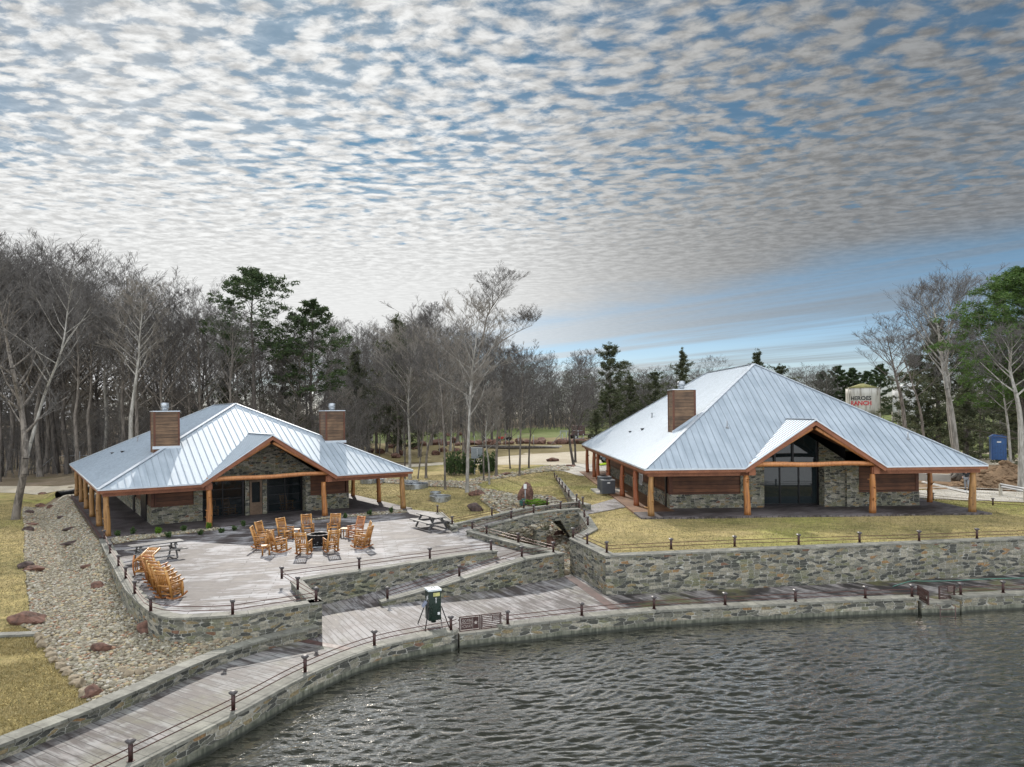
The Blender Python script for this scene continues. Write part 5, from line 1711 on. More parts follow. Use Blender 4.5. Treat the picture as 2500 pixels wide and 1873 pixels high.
# deer feeder
def feeder():
    p = G(1062, 1527, ZW); p = G(1058, 1528, ZW)
    r0 = empty('game_feeder', p, rad(24), 'green box game feeder on splayed legs with small solar panel by the lake wall', 'feeder')
    w = .46; z0, z1 = .26, 1.33
    mb = MB(); mb.box((0, 0, (z0 + z1) / 2), (w, w, z1 - z0)); mb.box((0, 0, .2), (.16, .16, .12))
    mb.build('hopper', MT['green'], r0)
    mb = MB(); mb.box((0, 0, z1 + .03), (w + .05, w + .05, .06)); o = mb.build('lid', m_plain('lid_white', (.55, .60, .60), .4), r0)
    mb = MB(); mb.tube([(-.08, 0, z1 + .07), (-.05, .0, z1 + .10), (.05, 0, z1 + .10), (.08, 0, z1 + .07)], .012, 6); mb.build('lid_handle', MT['black'], o)
    for sx in (-1, 1):
        for sy in (-1, 1):
            mb = MB(); mb.tube([(sx * .24, sy * .24, .75), (sx * .46, sy * .46, 0)], .02, 6); mb.build('leg', MT['black'], r0)
    mb = MB(); mb.box((-.36, -.08, .86), (.03, .26, .24), 0, Matrix.Translation((-.0, 0, 0)) @ Matrix.Translation((-.36, -.08, .86)) @ Matrix.Rotation(rad(35), 4, 'Y') @ Matrix.Translation((.36, .08, -.86)))
    mb.tube([(-.25, -.08, .8), (-.35, -.08, .86)], .015, 6)
    mb.build('solar_panel', m_plain('solar', (.16, .18, .24), .25), r0)
    mb = MB(); mb.box((.06, -w / 2 - .004, 1.2), (.25, .008, .13)); mb.build('warning_label', m_plain('label_yellow', (.40, .38, .14), .5, var=.3), r0)
    mb = MB(); mb.box((.14, -w / 2 - .004, .50), (.09, .008, .09)); mb.build('sticker', MT['white'], r0)
    mb = MB(); mb.box((.04, -w / 2 - .004, .98), (.02, .008, .18)); mb.box((.04, -w / 2 - .004, 1.07), (.06, .008, .02)); mb.build('sticker', MT['white'], r0)
    mb = MB()
    for a_, b_ in (((-.16, 1.2), (-.04, 1.0)), ((-.14, 1.05), (-.02, 1.12)), ((-.02, 1.0), (.08, .9)), ((-.02, 1.08), (.06, 1.0))):
        mb.bar((-w / 2 - .004, a_[0], a_[1]), (-w / 2 - .004, b_[0], b_[1]), .008, .035, up=(1, 0, 0))
    mb.build('decal', MT['white'], r0)


feeder()


# ------------------------------------------------------------ writing
def text_mesh(body, size, extrude=.005, offset=0.0, mirror=False):
    cu = bpy.data.curves.new('txt', 'FONT'); cu.body = body; cu.size = size; cu.extrude = extrude; cu.offset = offset
    cu.align_x = 'CENTER'; cu.align_y = 'CENTER'; cu.resolution_u = 3
    ob = bpy.data.objects.new('txt', cu); COL.objects.link(ob)
    dg = bpy.context.evaluated_depsgraph_get()
    me = bpy.data.meshes.new_from_object(ob.evaluated_get(dg))
    bpy.data.objects.remove(ob)
    return me


def fit_text(me, w, h):
    co = np.zeros(len(me.vertices) * 3, np.float32); me.vertices.foreach_get('co', co); co = co.reshape(-1, 3)
    lo = co.min(0); hi = co.max(0)
    co[:, 0] = (co[:, 0] - (lo[0] + hi[0]) / 2) * w / (hi[0] - lo[0]); co[:, 1] = (co[:, 1] - (lo[1] + hi[1]) / 2) * h / (hi[1] - lo[1])
    me.vertices.foreach_set('co', co.ravel()); me.update()
    return co


def boolean_cut(plate, cutters):
    for c in cutters:
        md = plate.modifiers.new('b', 'BOOLEAN'); md.operation = 'DIFFERENCE'; md.solver = 'EXACT'; md.object = c
    dg = bpy.context.evaluated_depsgraph_get(); dg.update()
    me = bpy.data.meshes.new_from_object(plate.evaluated_get(dg))
    plate.modifiers.clear(); old = plate.data; plate.data = me; me.name = plate.name
    for c in cutters: bpy.data.objects.remove(c)


def gate_leaf(kind, p0, p1, h, label, root_group, wd=None):
    """plasma cut steel panel from p0 (left as seen) to p1; lettering reads from the lake side mirrored"""
    d = p1 - p0; L_ = d.length; rz = math.atan2(d.y, d.x)
    r0 = empty('gate_panel', p0, rz, label, 'gate', root_group)
    mb = MB(); fw_ = .035
    for z in (.02, h - .02): mb.bar((0, 0, z), (L_, 0, z), fw_, fw_)
    for x in (.018, L_ - .018): mb.bar((x, 0, .02), (x, 0, h - .02), fw_, fw_)
    mb.build('frame', MT['rail'], r0)
    ix0, ix1, iz0, iz1 = .06, L_ - .06, .06, h - .06
    th = .012
    if kind == 'flag':
        mb = MB()
        n = 13; hh = (iz1 - iz0)
        cx0 = ix0 + (ix1 - ix0) * .58            # canton sits right: seen from behind
        zc0 = iz0 + hh * 6 / 13
        for i in range(0, n, 2):
            z = iz0 + hh * (i + .5) / n
            x1 = cx0 if z > zc0 else ix1
            mb.bar((ix0, 0, z), (x1, 0, z), th, hh / n * .95)
        mb.bar((ix0, 0, iz0), (ix1, 0, iz0), th, .012); mb.bar((ix0, 0, iz0), (ix0, 0, iz1), th, .02); mb.bar((ix1, 0, iz0), (ix1, 0, iz1), th, .02)
        for x in (L_ * .5,):
            mb.bar((x, 0, .03), (x, 0, iz0), th, .03); mb.bar((x, 0, iz1), (x, 0, h - .03), th, .03)
        mb.build('flag_stripes', MT['rail'], r0)
        # canton: lattice with small openings
        mb = MB(); w_ = ix1 - cx0; H_ = iz1 - zc0
        k = 5
        for i in range(-k, k + 1):
            for sg in (1, -1):
                # diagonal bars clipped to the canton
                c0_ = i / k * w_
                pts = []
                for tt in np.linspace(0, 1, 41):
                    x = c0_ + tt * H_ * 1.0 if sg > 0 else w_ - (c0_ + tt * H_)
                    if 0 <= x <= w_: pts.append((x, tt * H_))
                if len(pts) > 1:
                    a_, b_ = pts[0], pts[-1]
                    mb.bar((cx0 + a_[0], .001 * sg, zc0 + a_[1]), (cx0 + b_[0], .001 * sg, zc0 + b_[1]), th, .022, up=(0, 1, 0))
        for q in (cx0, ix1): mb.bar((q, 0, zc0), (q, 0, iz1), th + .004, .02, up=(0, 1, 0))
        mb.build('flag_stars', MT['rail'], r0)
    else:
        mb = MB(); xs = ix0 + (ix1 - ix0) * .66
        cut = []
        mb.box(((ix0 + ix1) / 2, 0, (iz0 + iz1) / 2), (ix1 - ix0, th, iz1 - iz0))
        pl = mb.build('lettered_panel', MT['rail'], r0, weld=True)
        bpy.context.view_layer.update()
        def cutter(me, cx_, cz_, mirror):
            co = np.zeros(len(me.vertices) * 3, np.float32); me.vertices.foreach_get('co', co); co = co.reshape(-1, 3)
            x = -co[:, 0] if mirror else co[:, 0]
            new = np.stack([x + cx_, co[:, 2] * 1.0, co[:, 1] + cz_], 1)
            me.vertices.foreach_set('co', new.astype(np.float32).ravel())
            if not mirror: me.flip_normals()
            o = bpy.data.objects.new('cut', me); COL.objects.link(o); o.parent = r0; return o
        for word, zf in (('HEROES', .72), ('RANCH', .27)):
            me = text_mesh(word, .15, .05, .0)
            fit_text(me, (xs - ix0) * .84, (iz1 - iz0) * .27)
            cut.append(cutter(me, (ix0 + xs) / 2, iz0 + (iz1 - iz0) * zf, True))
        # star
        s_ = MB(); sp = []
        R_ = min(ix1 - xs, iz1 - iz0) * .40
        for k in range(10):
            a_ = PI / 2 + k * PI / 5; rr = R_ if k % 2 == 0 else R_ * .40
            sp.append((math.cos(a_) * rr, math.sin(a_) * rr))
        s_.poly([(a_, b_) for a_, b_ in sp], -.05, .05); me = s_.mesh('star')
        bm = bmesh.new(); bm.from_mesh(me); bmesh.ops.remove_doubles(bm, verts=bm.verts, dist=1e-5); bmesh.ops.recalc_face_normals(bm, faces=bm.faces); bm.to_mesh(me); bm.free()
        cut.append(cutter(me, (xs + ix1) / 2 + .01, (iz0 + iz1) / 2, False))
        # slots between the fields
        for (a_, b_, c_, d_) in ((ix0 + .01, xs - .02, (iz0 + iz1) / 2 - .007, (iz0 + iz1) / 2 + .007), (xs - .004, xs + .010, iz0 + .02, iz1 - .02)):
            s_ = MB(); s_.box(((a_ + b_) / 2, 0, (c_ + d_) / 2), (b_ - a_, .1, d_ - c_)); me = s_.mesh('slot')
            bm = bmesh.new(); bm.from_mesh(me); bmesh.ops.remove_doubles(bm, verts=bm.verts, dist=1e-5); bmesh.ops.recalc_face_normals(bm, faces=bm.faces); bm.to_mesh(me); bm.free()
            o = bpy.data.objects.new('cut', me); COL.objects.link(o); o.parent = r0; cut.append(o)
        bpy.context.view_layer.update()
        boolean_cut(pl, cut)
    hg_ = MB()
    for z in (.12, h - .12): hg_.tube([(-.03 if kind != 'flag' else L_ + .03, 0, z - .03), (-.03 if kind != 'flag' else L_ + .03, 0, z + .03)], .018, 6)
    hg_.build('hinge', MT['rail'], r0)
    return r0


zg = ZW + .08
ga, gbb = G(1121.5, 1543, zg), G(1224, 1531, zg)
gm_ = ga.lerp(gbb, .50)
gate_leaf('text', ga, gm_.lerp(ga, .012), .54, 'closed rust brown gate panel with cut out letters and star beside the game feeder', 'lake gate panels')
gate_leaf('flag', gm_.lerp(gbb, .012), gbb, .54, 'closed rust brown gate panel with striped flag, right half of the gate by the feeder', 'lake gate panels')
gate_leaf('text', G(2240.5, 1460, zg), G(2267.6, 1478, zg), .54, 'open rust brown gate panel with letters and star swung out over the lake', 'lake gate panels')
gate_leaf('flag', G(2292, 1463.5, zg), G(2331, 1460, zg), .54, 'rust brown gate panel with striped flag left of the right hand lake railing', 'lake gate panels')
# boarding ladder under the open gate
p = G(2300, 1475, ZW); r0 = empty('boat_ladder', (p.x, p.y - .25, ZW), 0, 'thin metal ladder frame hanging on the lake wall under the open gate', 'ladder')
mb = MB()
for sx in (-.3, .3): mb.tube([(sx, .1, .02), (sx, -.12, .02), (sx, -.12, -1.2)], .018, 6)
mb.build('side_rail', MT['rust_strip'], r0)
for z in (-.12, -.4): mb = MB(); mb.tube([(-.3, -.12, z), (.3, -.12, z)], .012, 6); mb.build('rung', MT['rust_strip'], r0)
# green garden hose
hp = [G(x, y, ZW + .03) for x, y in [(2180, 1432), (2205, 1424), (2228, 1418.5), (2260, 1419), (2320, 1418), (2380, 1415), (2440, 1412.5), (2520, 1411), (2580, 1410)]]
for i, q in enumerate(hp): q.z = ZW + .03 + (.0)
mb = MB(); mb.tube(catmull(hp, 4), .016, 6); tag(mb.build('garden_hose', m_plain('hose_green', (.10, .26, .20), .5)), 'pale green garden hose lying along the foot of the tall retaining wall', 'hose')

# ------------------------------------------------------------ pebbles (stuff)
_ico = bmesh.new(); bmesh.ops.create_icosphere(_ico, subdivisions=1, radius=1.0)
_ico.verts.ensure_lookup_table()
ICV = np.array([v.co for v in _ico.verts]); ICF = np.array([[v.index for v in f.verts] for f in _ico.faces]); _ico.free()


def pebbles(name, polys, dens, rmin, rmax, material, seed=1, off=0.0, label=None, zf=h0, line=None):
    rng = np.random.default_rng(seed)
    XY = []; 
    for poly in polys:
        A = np.array(poly)
        x0, y0 = A.min(0); x1, y1 = A.max(0)
        n = int((x1 - x0) * (y1 - y0) * dens)
        p = rng.uniform((x0, y0), (x1, y1), (n, 2))
        XY.append(p[inside(poly, p[:, 0], p[:, 1])])
    XY = np.concatenate(XY)
    n = len(XY)
    Z = np.array([zf(a, b) for a, b in XY]) + off
    r = rmin + (rmax - rmin) * rng.random(n) ** 2.6
    sc = np.stack([r * rng.uniform(.8, 1.35, n), r * rng.uniform(.8, 1.35, n), r * rng.uniform(.38, .8, n)], 1)
    a = rng.uniform(0, 2 * PI, n); ca, sa = np.cos(a), np.sin(a)
    V = ICV[None] * (1 + rng.uniform(-.22, .22, (n, len(ICV), 1))) * sc[:, None, :]
    tx = rng.uniform(-.5, .5, n)
    V[:, :, 2] += V[:, :, 0] * tx[:, None] * .5
    X = V[:, :, 0] * ca[:, None] - V[:, :, 1] * sa[:, None]; Y = V[:, :, 0] * sa[:, None] + V[:, :, 1] * ca[:, None]
    V = np.stack([X + XY[:, 0:1], Y + XY[:, 1:2], V[:, :, 2] + (Z + r * .15)[:, None]], 2).reshape(-1, 3)
    Fc = (ICF[None] + (np.arange(n) * len(ICV))[:, None, None]).reshape(-1, 3)
    o = link(name, np_mesh(name, V, Fc, material))
    print(name, n)
    return tag(o, label, None, None, 'stuff')


w0in = offset_path(W0, .43)
bed_left = [LW(-.12, 26.5), LW(-3.4, 26), LW(-3.5, 20), LW(-3.4, 12), LW(-3.5, 0), LW(-3.4, -14), tuple(G(50, 1535, -.55).xy), tuple(G(84, 1551, -.6).xy), tuple(G(136, 1614, -.6).xy), tuple(G(170, 1647, -.6).xy), tuple(G(203, 1687, -.6).xy), tuple(G(219, 1722, -.6).xy)] + \
           [(q.x, q.y) for q in w0in[4:]] + [(q.x, q.y) for q in W1[::-1][1:]] + [LW(-.12, 0)]
drape('gravel_ground', bed_left, MT['gravel_base'], 0.045, .8)
pebbles('river_rock_bed', [bed_left], 250, .028, .09, MT['rocks'], 3, .05, 'pale river rock bed beside the left lodge and patio')
creek_poly = [tuple(G(1388, 1406, -.9).xy), (W3[-1].x + .1, W3[-1].y), (W4[2].x + .3, W4[2].y), (W4[1].x + .35, W4[1].y + .3), (BR[0].x + .3, BR[0].y + .2), (BRf[0].x + .6, BRf[0].y + .5), tuple(GT(1225, 1255).xy), tuple(GT(1175, 1225).xy), tuple(GT(1176, 1212).xy),
              tuple(GT(1118, 1192).xy), tuple(GT(1055, 1190).xy), tuple(GT(960, 1182).xy), tuple(GT(860, 1172).xy), tuple(GT(860, 1167).xy), tuple(GT(960, 1171).xy), tuple(GT(1060, 1176).xy), tuple(GT(1150, 1178).xy), tuple(GT(1180, 1195).xy), tuple(GT(1260, 1210).xy), tuple(GT(1345, 1212).xy),
              (gwA.x - .3, gwA.y), (TW[0].x, TW[0].y), (TW[1].x, TW[1].y), (TW[3].x, TW[3].y)]
drape('gravel_ground', creek_poly, MT['gravel_base'], 0.05, .7)
pebbles('creek_rocks', [creek_poly], 60, .045, .17, MT['rocks'], 5, .06, 'pale rocks filling the dry creek bed')
creek2 = [tuple(GT(x, y).xy) for x, y in [(1130, 1180), (1175, 1166), (1210, 1162), (1250, 1156), (1300, 1147), (1330, 1140), (1400, 1136), (1404, 1143), (1392, 1150), (1330, 1153), (1260, 1164), (1200, 1172), (1150, 1190)]]
pebbles('creek_rocks', [creek2], 26, .07, .22, MT['rocks'], 6, .04, 'pale rocks in the shallow creek branch across the middle lawn')
strip_poly = [LW(.6, -.15), LW(5.4, -.2), LW(6.4, -.2), LW(6.4, -.95), LW(4.6, -1.25), LW(2.2, -1.7), LW(.5, -2.6)]
strip_poly2 = [LW(13.0, -.1), LW(19.0, -.1), LW(18.8, -1.5), LW(15.5, -1.1), LW(13.4, -.9), LW(11.8, -.6)]
for q in (strip_poly, strip_poly2):
    mb = MB(); mb.poly(q, 0.0, .02); tag(mb.build('gravel_ground', MT['gravel_base']), kind='structure')
pebbles('planting_gravel', [strip_poly, strip_poly2], 170, .03, .09, MT['rocks'], 8, .03, 'pale gravel strip along the front of the left lodge porch', zf=lambda x, y: 0.0)


def boulder(p, size, label, material='boulder', seed=0, group=None, rz=None, name='boulder', sink=.25, cat='boulder'):
    rnd = random.Random(seed * 7 + 3)
    bm = bmesh.new(); bmesh.ops.create_icosphere(bm, subdivisions=3, radius=1.0)
    cuts = [Vector((rnd.uniform(-1, 1), rnd.uniform(-1, 1), rnd.uniform(-.5, 1))).normalized() for _ in range(7)]
    from mathutils import noise
    for v in bm.verts:
        c = v.co
        for k in cuts:
            d = c.dot(k) - .62
            if d > 0: c = c - k * d * .9
        c = c * (1 + .20 * noise.noise(c * 1.7 + Vector((seed, 0, 0))) + .10 * noise.noise(c * 4.5 + Vector((0, seed, 0))))
        v.co = Vector((c.x * size[0] / 2, c.y * size[1] / 2, c.z * size[2] / 2 * 1.1 + size[2] * (.5 - sink)))
    me = bpy.data.meshes.new(name); bm.to_mesh(me); bm.free(); me.materials.append(MT[material])
    o = link(name, me, None, p); o.rotation_euler.z = rnd.uniform(0, 3) if rz is None else rz
    return tag(o, label, cat, group)


B = 'red brown boulder '
bl = [((1010 - 942, 1522), (1.45, .9, .6), 'largest dark red boulder between the left lawn and the rock bed', 'boulder'),
      ((62, 1388), (.75, .6, .5), 'dark boulder left of a pair at the edge of the left lawn', 'boulder_dark'), ((82, 1396), (.9, .7, .5), 'brown boulder right of a pair at the edge of the left lawn', 'boulder'),
      ((70, 1297), (.95, .7, .45), 'dark boulder at the lawn edge below two flat slabs near the big bare tree', 'boulder_dark'), ((75, 1284), (1.1, .5, .25), 'flat dark slab above a dark boulder at the lawn edge', 'boulder'),
      ((69, 1254), (.8, .6, .4), 'dark boulder right of the big bare tree base', 'boulder_dark'), ((102, 1208), (1.1, .5, .3), 'red slab at the far head of the left rock bed', 'boulder'),
      ((98, 1238), (.8, .7, .4), 'grey brown boulder in the far part of the left rock bed', 'boulder'), ((123, 1242), (.6, .5, .4), 'small pointed boulder in the far part of the left rock bed', 'boulder'),
      ((152, 1266), (.9, .6, .3), 'dark boulder on the bank beside the porch posts', 'boulder_dark'), ((172, 1295), (1.0, .5, .3), 'dark slab on the bank below the front porch corner', 'boulder_dark'), ((178, 1329), (1.3, .4, .3), 'long dark slab on the bank beside the patio wall', 'boulder_dark'),
      ((236, 1437), (.75, .55, .4), 'rusty boulder in the middle of the left rock bed', 'boulder'), ((368, 1547), (.85, .7, .62), 'round dark red boulder touching the curved patio wall', 'boulder'),
      ((598, 1546), (.8, .5, .35), 'dark boulder at the foot of the front patio wall', 'boulder_dark'), ((245, 1592), (.75, .5, .4), 'brown flat topped boulder in the front rock bed', 'boulder'),
      ((225, 1700), (.62, .62, .42), 'red striped boulder at the tip of the front lawn', 'boulder'), ((215, 1386), (.7, .4, .2), 'reddish slab high in the rock bed', 'boulder')]
for i, ((x, y), sz, lab, mm) in enumerate(bl):
    q = GT(x, y, .02); boulder(q, sz, lab, mm, i, rz=.3 * (i % 3))
# stone border of tan cobbles between front lawn and rocks
edgep = [G(x, y, -.55) for x, y in [(84, 1551), (100, 1570), (118, 1592), (136, 1614), (153, 1630), (170, 1647), (186, 1667), (203, 1687), (214, 1708)]]
rnd = random.Random(9)
k = 0
for i in range(len(edgep) - 1):
    for f in (0, .5):
        q = edgep[i].lerp(edgep[i + 1], f) + Vector((rnd.uniform(-.08, .08), rnd.uniform(-.08, .08), 0)); q.z = h0(q.x, q.y) + .03
        boulder(q, (rnd.uniform(.3, .48), rnd.uniform(.25, .4), rnd.uniform(.2, .32)), 'rounded cobble in the border between the front lawn and the rock bed', 'boulder_tan', 40 + k, 'border cobbles', name='border_cobble', cat='cobble'); k += 1
for i, (x, y) in enumerate([(630, 1541), (580, 1560), (560, 1566), (530, 1573), (500, 1588), (470, 1600), (440, 1615), (300, 1640), (315, 1655), (340, 1650), (372, 1640), (400, 1633), (160, 1535)]):
    q = GT(x, y, .03); boulder(q, (rnd.uniform(.28, .5), rnd.uniform(.2, .35), rnd.uniform(.16, .26)), 'yellowish cobble among the gravel behind the lower walkway wall', 'boulder_tan', 70 + i, 'wall side cobbles', name='border_cobble', cat='cobble')
zc5 = lambda x, y: (1050 + x / 4.142, 1000 + y / 4.142)
mid = [((485, 870), (1.5, .7, .55), 'low dark boulder on the middle lawn left of the creek bed', 'boulder'), ((455, 1030), (1.35, 1.0, .75), 'round dark boulder on the lawn near the footbridge', 'boulder_dark'),
       ((765, 668), (1.5, .7, .4), 'flat brown boulder by the middle creek branch', 'boulder'), ((1240, 528), (2.0, 1.0, .7), 'wide brown boulder at the edge of the pale road', 'boulder'), ((1425, 580), (1.6, .6, .35), 'reddish slab at the foot of the forked tree', 'boulder')]
for i, ((x, y), sz, lab, mm) in enumerate(mid):
    boulder(GT(*zc5(x, y), .03), sz, lab, mm, 90 + i, rz=.2)
q = GT(*zc5(962, 935)); boulder(q, (1.25, .9, 1.75), 'tall pointed red brown boulder standing by the creek behind the footbridge', 'boulder', 100, rz=0, sink=.12)
q = GT(*zc5(1010, 935)); boulder(q, (.6, .6, .8), 'small red boulder leaning against the tall pointed one', 'boulder', 101, rz=0)
zk = lambda x, y: (1220 + x / 7.53, 1200 + y / 7.53)
for i, ((x, y), sz, lab, mm) in enumerate([((1080, 825), (.75, .6, .55), 'square brown boulder in the creek below the bridge', 'boulder'), ((890, 960), (1.3, .8, .55), 'jagged dark brown boulder in the creek beside the low wall', 'boulder'), ((550, 935), (1.1, .5, .3), 'orange slab in the creek behind the low wall', 'boulder_tan'), ((1180, 1540), (.55, .45, .4), 'orange rock at the creek mouth', 'boulder_tan')]):
    boulder(G(*zk(x, y), -.95), sz, lab, mm, 110 + i, rz=.3)

# boulder rows far behind, each block its own thing
for i in range(26):
    x = 1060 + i * 19 + rnd.uniform(-4, 4); y = 1088 - .012 * (x - 1060) + rnd.uniform(-1.5, 1.5)
    q = GT(x, y); s_ = rnd.uniform(1.8, 3.2); boulder(q, (s_, s_ * .7, s_ * .45), 'red brown boulder in the long row in front of the far green field', 'boulder', 130 + i, 'far row of boulders', sink=.15)
for i, (x, y, s_) in enumerate([(1116, 1107, 2.1), (1080, 1104, 1.8), (1148, 1107, 1.9), (1165, 1106, 1.7), (975, 1112, 2.2), (968, 1119, 2.0), (1065, 1112, 1.8), (1075, 1084, 2.6), (1110, 1082, 2.8), (1095, 1066, 2.2), (1125, 1064, 2.2), (905, 1106, 1.8), (930, 1108, 2.0), (955, 1095, 2.0), (1010, 1097, 2.2), (1035, 1090, 2.2)]):
    boulder(GT(x, y), (s_, s_ * .8, s_ * .55), 'brown boulder lying among the trees behind the middle lawn', 'boulder', 160 + i, 'boulders among the middle trees', sink=.15)


# ------------------------------------------------------------ trees
def seg_mesh(name, segs, material, mins=3):
    """segs: list of (p0,p1,r0,r1,level)"""
    Vs, Fs = [], []
    base = 0
    groups = {}
    for s in segs:
        n = 8 if s[4] == 0 else (6 if s[4] == 1 else (4 if s[4] == 2 else 3))
        groups.setdefault(n, []).append(s)
    for n, L_ in groups.items():
        p0 = np.array([s[0] for s in L_]); p1 = np.array([s[1] for s in L_]); r0 = np.array([s[2] for s in L_]); r1 = np.array([s[3] for s in L_])
        d = p1 - p0; d /= np.linalg.norm(d, axis=1, keepdims=True) + 1e-9
        ref = np.where(np.abs(d[:, 2:3]) < .9, np.array([[0, 0, 1.0]]), np.array([[1.0, 0, 0]]))
        u = np.cross(d, ref); u /= np.linalg.norm(u, axis=1, keepdims=True) + 1e-9
        w = np.cross(d, u)
        a = np.arange(n) * 2 * PI / n
        c = np.cos(a)[None, :, None]; s_ = np.sin(a)[None, :, None]
        ring = u[:, None] * c + w[:, None] * s_
        A = p0[:, None] + ring * r0[:, None, None]; Bq = p1[:, None] + ring * r1[:, None, None]
        V = np.concatenate([A, Bq], 1).reshape(-1, 3)
        m = len(L_); k = np.arange(n); k2 = (k + 1) % n
        f = np.stack([k, n + k, n + k2, k2], 1)
        Fc = (f[None] + (np.arange(m) * 2 * n)[:, None, None]).reshape(-1, 4) + base
        Vs.append(V); Fs.append(Fc); base += len(V)
    return np_mesh(name, np.concatenate(Vs), np.concatenate(Fs), material, smooth=True)


def grow(rnd, p, d, L_, r, level, maxl, segs, up=.12, wig=.18, nb=(3, 6), rmin=.006, tips=None):
    n = max(2, int(4 - level * .5) + (3 if level == 0 else 0))
    pts = [np.array(p, float)]; rs = [r]; d = np.array(d, float)
    for i in range(n):
        d = d + np.array([rnd.uniform(-wig, wig), rnd.uniform(-wig, wig), rnd.uniform(-wig, wig) * .5 + up])
        d /= np.linalg.norm(d)
        q = pts[-1] + d * (L_ / n)
        r2 = max(rmin, r * (1 - (i + 1) / n * .75))
        segs.append((pts[-1], q, rs[-1], r2, level)); pts.append(q); rs.append(r2)
    if tips is not None and level >= maxl - 1: tips.append((pts[-1], d, level))
    if level >= maxl: return
    k = rnd.randint(*nb)
    if level == 0: k = k + 5
    for j in range(k):
        f = rnd.uniform(.28 if level else .35, 1.0)
        i = min(n - 1, int(f * n)); g = f * n - i
        q = pts[i] * (1 - g) + pts[i + 1] * g
        dd = pts[i + 1] - pts[i]; dd /= np.linalg.norm(dd)
        a = rnd.uniform(0, 2 * PI)
        ref = np.array([math.cos(a), math.sin(a), rnd.uniform(-.3, .3)])
        sp = rnd.uniform(.55, 1.15)
        nd = dd + ref * sp; nd /= np.linalg.norm(nd)
        grow(rnd, q, nd, L_ * rnd.uniform(.38, .62) * (1.15 - .35 * f), max(rmin, rs[i] * rnd.uniform(.45, .65)), level + 1, maxl, segs, up, wig, nb, rmin, tips)


def bare_variant(seed, H, r=None, lean=(0, 0), first=.3, crown_w=.34, maxl=4, twig='twig', bark='bark', nb=(4, 6), fork=False, trunk_pts=None, rmin=.008, dens=1.0, leaves=None):
    rnd = random.Random(seed)
    r = r or H * .0125
    segs = []; tips = []
    if trunk_pts is None:
        n = 9; pts = [np.array([0, 0, -.3])]; x = y = 0
        for i in range(1, n + 1):
            f = i / n
            x += lean[0] * H / n + rnd.uniform(-.012, .012) * H; y += lean[1] * H / n + rnd.uniform(-.012, .012) * H
            pts.append(np.array([x, y, H * f * .97]))
    else:
        pts = [np.array(q, float) for q in trunk_pts]; n = len(pts) - 1
    tr = []
    for i in range(n):
        f0, f1 = i / n, (i + 1) / n
        ra = r * (1 - .9 * f0 ** 1.1) * (1.5 if i == 0 else 1); rb = r * max(.04, 1 - .9 * f1 ** 1.1)
        tr.append((pts[i], pts[i + 1], ra, rb, 0))
    k = int(H * 1.0 * dens) + 6
    for j in range(k):
        f = first + (1 - first) * (j + rnd.random()) / k
        i = min(n - 1, int(f * n)); g = f * n - i
        q = pts[i] * (1 - g) + pts[i + 1] * g
        a = j * 2.4 + rnd.uniform(-.5, .5)
        el = rnd.uniform(.35, .9) + .5 * f
        d = np.array([math.cos(a), math.sin(a), el]); d /= np.linalg.norm(d)
        rel = (f - first) / (1 - first)
        L_ = H * crown_w * (0.55 + .75 * math.sin(PI * min(1, rel * .8 + .12))) * rnd.uniform(.7, 1.15) * (1 - .45 * rel)
        grow(rnd, q, d, L_, max(.012, r * (1 - .85 * f) * rnd.uniform(.35, .6)), 1, maxl, segs, .10, .2, nb, rmin, tips)
    tm = seg_mesh('trunk', tr + [s for s in segs if s[4] == 1], MT[bark])
    cm = seg_mesh('crown', [s for s in segs if s[4] > 1], MT[twig])
    return tm, cm


TREES = 'bare trees of the woodland behind the lodges'


def put_tree(me, loc, label, name='bare_tree', sc=1.0, rz=0.0, group=None, cat='tree', sz=None):
    r0 = empty(name, loc, rz, label, cat, group)
    r0.scale = (sc, sc, sz or sc)
    link('trunk', me[0], r0); link('crown', me[1], r0)
    return r0


VAR = [bare_variant(s, H, lean=l, first=f, crown_w=c, bark=b, twig=tw, nb=(3, 5), dens=dn, rmin=.011) for s, H, l, f, c, b, tw, dn in [
    (1, 20, (0, 0), .38, .30, 'bark', 'twig', 1.2), (2, 20, (.04, 0), .45, .28, 'bark_dark', 'twig', 1.2), (3, 20, (-.05, .02), .30, .34, 'bark', 'twig', 1.2), (4, 20, (.02, .03), .5, .22, 'bark', 'twig', 1.1),
    (5, 20, (0, -.03), .35, .38, 'bark_dark', 'twig', 1.2), (6, 20, (.06, 0), .42, .26, 'bark', 'twig', 1.2), (7, 20, (-.02, 0), .55, .2, 'bark_pale', 'twig_pale', 1.1)]]
SMALL = [bare_variant(s, 9, r=.07, lean=l, first=.25, crown_w=.34, bark=b, twig=tw, nb=(4, 6), dens=1.5, rmin=.007) for s, l, b, tw in [(21, (.05, 0), 'bark', 'twig'), (22, (-.08, 0), 'bark_pale', 'twig_pale'), (23, (0, .05), 'bark_dark', 'twig')]]
print('tree faces', [len(a.polygons) + len(b.polygons) for a, b in VAR + SMALL])


